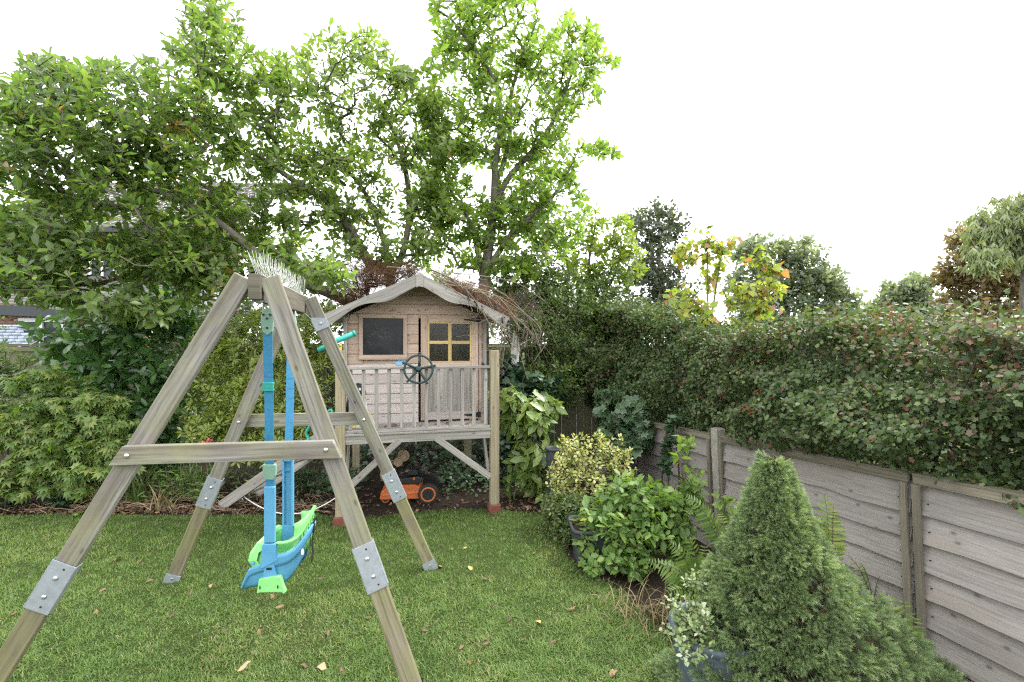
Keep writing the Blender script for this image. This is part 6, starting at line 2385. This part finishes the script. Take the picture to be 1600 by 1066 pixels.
arr = join([scat(t_sprig(18, .024, .0125, .0021, 62, 10 + q), ps[live][q::3], xs[live][q::3], ns[live][q::3], sz[live][q::3], ts[live][q::3]) for q in range(3)])
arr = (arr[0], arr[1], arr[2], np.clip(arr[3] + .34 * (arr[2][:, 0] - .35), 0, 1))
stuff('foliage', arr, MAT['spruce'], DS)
stuff('dead_foliage', scat(t_sprig(12, .030, .012, .0017, 60, 21), ps[~live], xs[~live], ns[~live], 1.0, rng.random((~live).sum())), MAT['deadneedle'], DS)
obj('branches', tw, MAT['stem'], DS, kind='stuff')

# ---- hawthorn hedge behind and over the side fence
HG = thing('hawthorn_hedge', F(2.5, 1.2, -.6), 'long dense hawthorn hedge with reddish tints spilling over the side fence', 'hedge')


def hedge():
    ps, ns, ss, ts = [], [], [], []
    n = 260000
    s = -2.6 + 11.6 * rng.random(n) ** 1.1
    # cross-section: front face, top, volume
    front = rng.random(n) < .62
    v = rng.random(n)
    lumps = snoise(np.stack([s, v * 1.2, np.zeros(n)], 1), 1.7, 5) * .42 + snoise(np.stack([s, v * 1.2, np.zeros(n)], 1), 5.0, 8) * .26
    topz = 1.86 + .42 * np.clip((s - 2.0) / 2.6, 0, 1) ** 1.5 + .03 * np.sin(s * 2.1) + snoise(np.stack([s, np.zeros(n), np.zeros(n)], 1), 1.3, 2) * .06 + snoise(np.stack([s, np.zeros(n), np.zeros(n)], 1), 6.0, 2) * .04
    botz = fz(s) - .02 + .05 * np.sin(s * 3.3) + .06 * snoise(np.stack([s, np.zeros(n), np.zeros(n)], 1), 2.7, 21)
    depth = np.abs(rng.normal(size=n)) * .10
    # front surface bulges most a third of the way up
    bul = -.10 + .20 * np.sin(np.clip(v * 1.05 + .12, 0, 1) * math.pi) + lumps
    off_f = bul - depth - .16 * np.clip(v - .6, 0, 1)
    z_f = botz + (topz - botz) * v
    off_t = -.02 - 1.15 * rng.random(n)
    z_t = topz + lumps * .5 - depth * .8 - .10 * ((off_t + .5) / .6) ** 2
    off = np.where(front, off_f, off_t)
    z = np.where(front, z_f, z_t)
    low = rng.random(n) < .34
    off = np.where(low, -.14 - .5 * rng.random(n), off)
    z = np.where(low, fz(s) - .4 + (topz - .12 - fz(s) + .4) * rng.random(n) ** 1.3, z)
    xy = FA[None] + FD[None] * s[:, None] + FN[None] * off[:, None]
    p = np.column_stack([xy, z])
    fn3 = np.array([FN[0], FN[1], .8])
    tn3 = np.array([FN[0] * .25, FN[1] * .25, 1])
    nn = np.where(front[:, None], fn3, tn3) + rng.normal(size=(n, 3)) * .85
    red = snoise(p, .9, 31) + .8 * np.clip((topz - z < .28), 0, 1) * np.clip((3.2 - s) / 3.0, 0, 1)
    t = np.clip(.42 + .17 * rng.normal(size=n) + .12 * snoise(p, 4, 1), 0, .79)
    isr = rng.random(n) < np.clip(.05 + .26 * red, .02, .42)
    t[isr] = rng.uniform(.82, 1, isr.sum())
    # gaps: leave holes where a slow noise is low, so that dark twigs show
    hole = snoise(p, 2.6, 77) + .5 * snoise(p, 7, 55)
    ok = (hole > -.22) | low | (rng.random(n) < .2)
    d = p[:, 1]
    ok &= (d > .4)
    p, nn, t, s = p[ok], nn[ok], t[ok], s[ok]
    size = rng.uniform(.022, .044, len(p)) * (1 + .45 * np.clip((s - 2.5) / 3, 0, 1))
    half = len(p) // 2
    stuff('foliage', scat(T_HAW, p, perp(nrm(nn), .5), nrm(nn), size, t), MAT['hedge'], HG)
    # young shoots sticking out of the clipped top and face
    sp_, sx_, sn_, st_ = [], [], [], []
    sh = MB()
    for k in range(650):
        i = rng.integers(len(p))
        if s[i] < -2 or rng.random() > .3 + (p[i, 2] > 1.7):
            continue
        a = p[i]
        dv = nrm(np.array([FN[0] * .4, FN[1] * .4, .9]) + rng.normal(size=3) * .45)
        LL = rng.uniform(.05, .17)
        sh.tube([a - dv * .05, a + dv * LL * .5, a + dv * LL + np.array([0, 0, -.01])], [.003, .002, .001], 3, cap=False)
        for q in range(7):
            sp_.append(a + dv * LL * (q + 1) / 7)
            r_ = rng.normal(size=3)
            sx_.append(r_ + dv * .5); sn_.append(dv + rng.normal(size=3) * .5); st_.append(t[i] + rng.normal() * .05 + .12)
    stuff('shoot_leaves', scat(T_HAW, sp_, sx_, sn_, rng.uniform(.022, .042, len(sp_)), np.clip(st_, 0, 1)), MAT['hedge'], HG)
    obj('shoots', sh, MAT['stem'], HG, kind='stuff')
    # inner twigs
    mb = MB()
    for k in range(900):
        ss_ = -2.2 + 10 * rng.random() ** 1.3
        o0 = -.5 + rng.normal() * .12
        z0 = fz(ss_) - .1 + rng.random() * .4
        a = FA + FD * ss_ + FN * o0
        p0 = np.array([a[0], a[1], z0])
        o1 = rng.uniform(-.9, .06)
        b = FA + FD * (ss_ + rng.normal() * .35) + FN * o1
        p1 = np.array([b[0], b[1], min(1.9, z0 + rng.uniform(.1, .9))])
        m = lerp(p0, p1, .5) + rng.normal(size=3) * .06
        mb.tube([p0, m, p1], [.008, .005, .002], 4, cap=False)
    obj('twigs', mb, MAT['stem'], HG, kind='stuff')
    for k in range(9):
        ss_ = -2 + k * 1.15
        a = FA + FD * ss_ + FN * -.5
        obj('stem', MB().tube(resample([(a[0], a[1], -.5), (a[0] + .03, a[1] + .05, .5), (a[0] + rng.normal() * .1, a[1] + rng.normal() * .1, 1.4)], .15), .022, 7), MAT['stem'], HG)
    # haw berries
    mb = MB()
    for (x, y) in ((1100, 620), (1110, 632), (1150, 625), (1160, 640), (1185, 615), (1205, 640), (1215, 622), (1180, 645), (1105, 650), (1130, 615), (1068, 597)):
        i = int(np.argmin((p[:, 0] / p[:, 1] * FPX + 800 - x) ** 2 + ((CAMZ - p[:, 2]) / p[:, 1] * FPX + 533 - y) ** 2 + p[:, 1] * 8))
        for q in range(9):
            mb.ball(p[i] + rng.normal(size=3) * .022 + np.array([FN[0], FN[1], 0]) * .02, .008, 4)
    obj('berries', mb, MAT['berry'], HG, kind='stuff')


hedge()
# twigs and leaves of the hedge that hang in front of the fence top: included in the front bulge

# ---- yellowing sapling rising out of the hedge
SP = shrub('yellow_sapling', 'slender sapling with big yellow-green and reddish leaves rising out of the hedge', 'tree', np.array([2.35, 6.0, .9]),
           [(1100, 375, 5.6, 30, 24, .25, 13), (1130, 385, 5.6, 28, 26, .25, 13), (1075, 395, 5.7, 24, 22, .25, 9), (1190, 400, 5.5, 28, 26, .25, 14), (1205, 435, 5.45, 24, 34, .25, 15), (1165, 455, 5.5, 34, 28, .25, 15), (1120, 430, 5.7, 28, 22, .25, 8), (1090, 480, 5.6, 46, 18, .3, 14), (1190, 480, 5.4, 30, 24, .25, 12), (1060, 460, 5.8, 30, 20, .25, 8), (1140, 500, 5.5, 60, 14, .3, 14), (1140, 465, 5.6, 40, 30, .3, 9), (1105, 410, 5.7, 50, 20, .3, 6)],
           MAT['bark'], 5, 55, 110, .080, MAT['sapling'], rnd_tint(.42, .22, .09), T_HEART, stems=9, mult=1.25, back=.12, droop=.45, upm=.2, rtip=.004)
shrub('bright_shoot', 'few bright lime leaves poking out of the hedge face', 'shoot', F(2.6, .1, -.1),
      [(1185, 560, 4.25, 20, 22, .1, 5), (1200, 545, 4.2, 10, 10, .08, 2), (1168, 590, 4.2, 12, 14, .08, 3)], MAT['stem'], 3, 50, 100, .075, MAT['lime'], rnd_tint(.9, .1), T_HEART, nobj=20, stems=2, rtip=.002)

# ---- under the deck: variegated ground cover, ivy
def cover(name, lab, pts, tmpl, mat, size, hgt, tint, cat=None):
    n = len(pts)
    z = ground_z(pts[:, 0], pts[:, 1]) + hgt * rng.random(n)
    p = np.column_stack([pts, z])
    nn = nrm(np.array([0, -.4, 1.]) + rng.normal(size=(n, 3)) * .5)
    o = stuff(name, scat(tmpl, p, perp(nn, .2), nn, size * rng.uniform(.6, 1.2, n), np.clip(tint + .25 * rng.normal(size=n), 0, 1)), mat)
    return o


g = np.column_stack([rng.uniform(-.95, .2, 900), rng.normal(6.0, .28, 900)])
cover('ground_cover', '', g, T_OVAL, MAT['ivy'], .05, .18, .6)
g = np.column_stack([rng.uniform(-2.2, .6, 700), rng.normal(6.8, .35, 700)])
cover('ground_cover', '', g, T_IVY, MAT['darkivy'], .07, .3, .35)
g = np.column_stack([rng.uniform(-2.3, -1.75, 160), rng.normal(5.8, .25, 160)])
cover('ground_cover', '', g, T_IVY, MAT['darkivy'], .06, .2, .5)
g = np.column_stack([rng.uniform(-6.2, -2.0, 1500), rng.normal(5.9, .4, 1500)])
cover('ground_cover', '', g, T_LANCE, MAT['smallshrub'], .08, .22, .3)
# dead-leaf litter on the bare soil
g1 = np.column_stack([rng.uniform(-6.2, .5, 3000), 4.84 + np.abs(rng.normal(0, .42, 3000))])
g2 = np.column_stack([rng.uniform(-6.0, -2.0, 1600), 4.84 + np.abs(rng.normal(0, .2, 1600))])
g = np.concatenate([g1, g2])
g = g[~in_poly(g[:, 0], g[:, 1], LAWN)]
g = g[~((g[:, 0] > -1.5) & (g[:, 0] < -.1) & (rng.random(len(g)) < .75))]
n = len(g)
p = np.column_stack([g, np.full(n, .008) + rng.random(n) * .02])
nn = nrm(np.array([0, 0, 1.]) + rng.normal(size=(n, 3)) * .4)
stuff('leaf_litter', scat(T_OVAL, p, perp(nn, 0), nn, rng.uniform(.02, .06, n), rng.random(n) ** 2.2 * .75), MAT['litter'])
# twiggy litter
mb = MB()
for k in range(260):
    x, y = rng.uniform(-5.8, -1.9), 4.86 + abs(rng.normal()) * .35
    a = rng.random() * 6.28
    L = rng.uniform(.05, .3)
    c = np.array([x, y, .015 + rng.random() * .03])
    mb.tube([c, c + np.array([math.cos(a) * L * .5, math.sin(a) * L * .3, rng.random() * .04]), c + np.array([math.cos(a) * L, math.sin(a) * L * .6, 0])], .0025, 3, cap=False)
obj('twig_litter', mb, MAT['logend'], kind='stuff')
# grey leaves lying on the deck
for (u, v, s_, tt) in ((-.28, .26, .09, .6), (-.33, .30, .07, .35), (-.21, .24, .06, .3), (.02, .2, .05, .2), (.22, .28, .07, .35), (.34, .3, .08, .2), (.48, .25, .06, .4), (.55, .3, .07, .3)):
    c = H(u, v, DZ + .012)
    o = stuff('fallen_leaf', scat(T_OVAL, c[None], perp(np.array([[.1, -.3, 1.]])), np.array([[.1, -.4, 1.]]), s_, np.array([tt])), MAT['litter'], None, c, kind=None)
    tag(o, 'dry brown leaf lying on the playhouse deck behind the balusters', 'leaf', 'dry leaves on the playhouse deck')

# ---- fallen leaves on the lawn
spec = [(735, 884, .062, .97, 'yellow-tan fallen leaf lying right of the far right swing foot'), (695, 886, .06, .87, 'pinkish brown fallen leaf touching the far right swing foot'), (733, 855, .045, .98, 'small bright yellow leaf on the lawn beyond the far right swing foot'),
        (517, 1045, .075, .88, 'pale tan fallen leaf low on the lawn, left of the near right swing leg'), (537, 1043, .05, .45, 'brown curled leaf beside the pale tan leaf at the bottom of the lawn'), (378, 1050, .07, .86, 'narrow straw-coloured leaf low on the lawn below the swing seat'), (475, 1038, .055, .3, 'dark red-brown leaf low on the lawn, left of the pale tan leaf'),
        (850, 974, .06, .96, 'orange and yellow fallen leaf at the right of the lawn'), (962, 1045, .05, .87, 'tan curled leaf upright at the bottom right of the lawn'), (964, 1055, .045, .72, "rusty leaf just below the tan curled leaf at the lawn's corner"), (893, 953, .05, .5, 'red-brown leaf standing in the grass near the dry grass'), (803, 962, .045, .1, 'dark grey-brown leaf in the middle right of the lawn'),
        (184, 876, .075, .55, 'rust-red leaf on the lawn between the left swing legs'), (225, 874, .05, .42, 'twisted brown leaf right of the rust-red leaf on the left lawn'), (170, 918, .06, .7, 'orange-brown leaf beside the near left metal sleeve'), (335, 912, .05, .78, 'rusty leaf just right of the far left swing foot'), (428, 928, .06, .6, 'brown leaf under the swing seat'), (434, 950, .05, .66, 'small rusty leaf right below the swing seat'), (408, 983, .05, .62, 'reddish leaf curled up below the swing seat'), (155, 952, .055, .7, 'orange leaf on the left lawn beside the near left leg extension')]
def lawn_pt(x, y):
    d = (CAMZ - .028) * FPX / (y - 533)
    return P(x, y, d)
def leaf_obj(c, s_, tt, cup):
    V, T, U = t_leaf(.5, .5 * cup, .5 * cup, ((0, 0), (.22, .75), (.55, 1.0), (.82, .6), (1, 0)))
    V = V + np.stack([0 * V[:, 0], .04 * np.sin(V[:, 0] * 9), .05 * np.sin(V[:, 0] * 7 + cup * 9)], 1)
    nn = nrm(np.array([[rng.normal() * .3, -.35 + rng.normal() * .3, 1.]]))
    return stuff('fallen_leaf', scat((V, T, U), (c - np.array([s_ * .4, 0, 0]))[None], perp(nn, 0), nn, s_ * 1.25, np.array([tt])), MAT['litter'], None, c, kind=None)
for x, y, s_, tt, lab in spec:
    tag(leaf_obj(lawn_pt(x, y), s_ * .8, tt, rng.random() * .9), lab, 'leaf')
small = [(107, 848), (187, 856), (205, 877), (66, 868), (260, 838), (300, 930), (333, 937), (405, 935), (468, 880), (500, 905), (545, 858), (590, 880), (575, 965), (612, 920), (640, 935), (690, 850), (705, 830), (770, 828), (796, 840), (815, 868), (840, 862), (752, 905), (770, 905), (776, 952), (780, 950), (748, 1005), (757, 1008), (728, 1008), (825, 998), (738, 1038), (905, 845), (870, 1000), (710, 860), (725, 820), (662, 985), (270, 965), (640, 870), (350, 985), (520, 985), (458, 845), (240, 905), (30, 955)]
for x, y in small:
    c = lawn_pt(x + rng.normal() * 2, y)
    tag(leaf_obj(c, rng.uniform(.02, .036), rng.uniform(0, .5), rng.random()), 'small brown leaf lying loose in the grass of the lawn', 'leaf', 'small brown leaves scattered on the lawn')

# ---- far trees beyond the hedge
def far_tree(lab, cx, d, lst, mat, size, nleaf, trunk=True, tmpl=T_SMALL, droop=0., tint=(.5, .22), cat='tree', name='tree', lo=30, hi=100):
    b = P(cx, 533, d); b[2] = -.45
    t = thing(name, b, lab, cat)
    tips = blobs([(x, y, d + dd, rx, ry, rd, n) for (x, y, dd, rx, ry, rd, n) in lst])
    cy = np.mean([l[1] for l in lst])
    limbs = [([b, P(cx, 520, d), P(cx, cy, d)], .012 * d, .003 * d)]
    for l in lst[:6]:
        limbs.append(([P(cx, 500, d), lerp(P(cx, 480, d), P(l[0], l[1], d + l[2]), .5), P(l[0], l[1], d + l[2])], .004 * d, .0012 * d))
    st, ax, nl = grow(limbs, tips, step=.05 * d, rtip=.0005 * d, expo=.4, up=.05)
    branches(t, st, nl, MAT['bark'])
    p, x, nn = rosettes(tips, ax, nleaf, lo, hi, .03 * d, .3, droop, .3)
    stuff('crown', scat(tmpl, p, x, nn, size * rng.uniform(.6, 1.3, len(p)), np.clip(tint[0] + tint[1] * rng.normal(size=len(p)) + .2 * snoise(p, .8), 0, 1)), mat, t)
    return t


far_tree('tall dark ivy-clad tree beyond the hedge, left of the big grey-green tree', 1030, 17, [(1030, 335, 0, 34, 26, 1.0, 48), (1055, 350, 0, 30, 30, .8, 40), (1000, 345, 0, 30, 26, .8, 32), (1020, 365, 0, 44, 26, 1., 60), (1030, 400, 0, 52, 36, 1.0, 110), (1010, 430, 0, 48, 30, 1., 120), (1050, 450, 0, 42, 40, 1, 120), (1010, 480, 0, 50, 30, 1, 120)], MAT['fardark'], .17, 9, tint=(.7, .2))
far_tree('big rounded grey-green tree beyond the hedge in the middle distance', 1230, 27, [(1180, 390, 0, 46, 26, 1.5, 130), (1240, 400, 0, 50, 34, 1.5, 170), (1280, 440, 0, 40, 32, 1.5, 130), (1225, 450, 0, 60, 40, 1.5, 200), (1320, 465, 0, 26, 26, 1.2, 70), (1170, 450, 0, 46, 44, 1.5, 150), (1290, 490, 0, 50, 22, 1.5, 120), (1200, 495, 0, 60, 26, 1.5, 120)], MAT['farleaf_haze'], .3, 10)
far_tree('small dark rounded tree beyond the hedge, just left of the rusty tree', 1420, 30, [(1415, 455, 0, 40, 28, 1.4, 120), (1440, 440, 0, 24, 18, 1., 50), (1400, 480, 0, 40, 24, 1.4, 110), (1450, 480, 0, 36, 26, 1.4, 90)], MAT['farleaf_haze'], .33, 10, tint=(.35, .2))
far_tree('low yellowish tree in the gap of sky beyond the hedge', 1365, 34, [(1360, 485, 0, 30, 16, 1.4, 70), (1340, 500, 0, 36, 12, 1.4, 60)], MAT['farleaf_haze'], .34, 10, tint=(.75, .2))
far_tree('rust-coloured autumn tree beyond the hedge at the right frame edge', 1560, 23, [(1530, 380, 0, 50, 34, 1.4, 100), (1510, 430, 0, 46, 36, 1.4, 110), (1570, 440, 0, 50, 40, 1.4, 120), (1500, 475, 0, 45, 24, 1.3, 90), (1600, 400, 0, 40, 50, 1.4, 90), (1560, 485, 0, 60, 22, 1.4, 90), (1640, 450, 0, 40, 50, 1.4, 90), (1495, 370, 0, 18, 22, .7, 26), (1480, 420, 0, 20, 30, .8, 40)], MAT['rust'], .29, 8, droop=.3)
wl = far_tree('pale green weeping willow behind the rusty tree, right frame edge', 1600, 19.5, [(1600, 315, 0, 46, 30, 1.5, 150), (1560, 345, 0, 50, 30, 1.5, 150), (1590, 380, 0, 60, 40, 1.5, 170), (1540, 400, -1, 30, 30, 1., 60), (1540, 370, 0, 24, 26, 1., 60), (1640, 320, 0, 50, 40, 1.5, 90), (1680, 380, 0, 50, 70, 1.5, 90)], MAT['willow'], .30, 12, tmpl=T_LANCE, droop=1.4, name='willow_tree', lo=60, hi=140)
# a clipped row far behind the hedge closes the view to the ground
far_tree('dim hedgerow of shrubs far beyond the hawthorn hedge', 1420, 40, [(1330 + k * 40, 512, 0, 40, 18, 1.5, 60) for k in range(9)], MAT['fardark'], .45, 8, name='hedgerow', cat='hedgerow')
far_tree('dark mixed shrubs beyond the back fence, left of the playhouse', 480, 10.5, [(330 + k * 60, 500 - 15 * (k % 2), 0, 50, 40, .7, 60) for k in range(6)], MAT['fardark'], .13, 9, name='shrub_row', cat='shrubs')
far_tree('mixed shrubs beyond the back fence, right behind the playhouse roof', 760, 11, [(640 + k * 55, 490 - 25 * (k % 2), 0, 50, 45, .8, 70) for k in range(6)], MAT['farleaf_haze'], .13, 9, name='shrub_row', cat='shrubs', tint=(.7, .2))
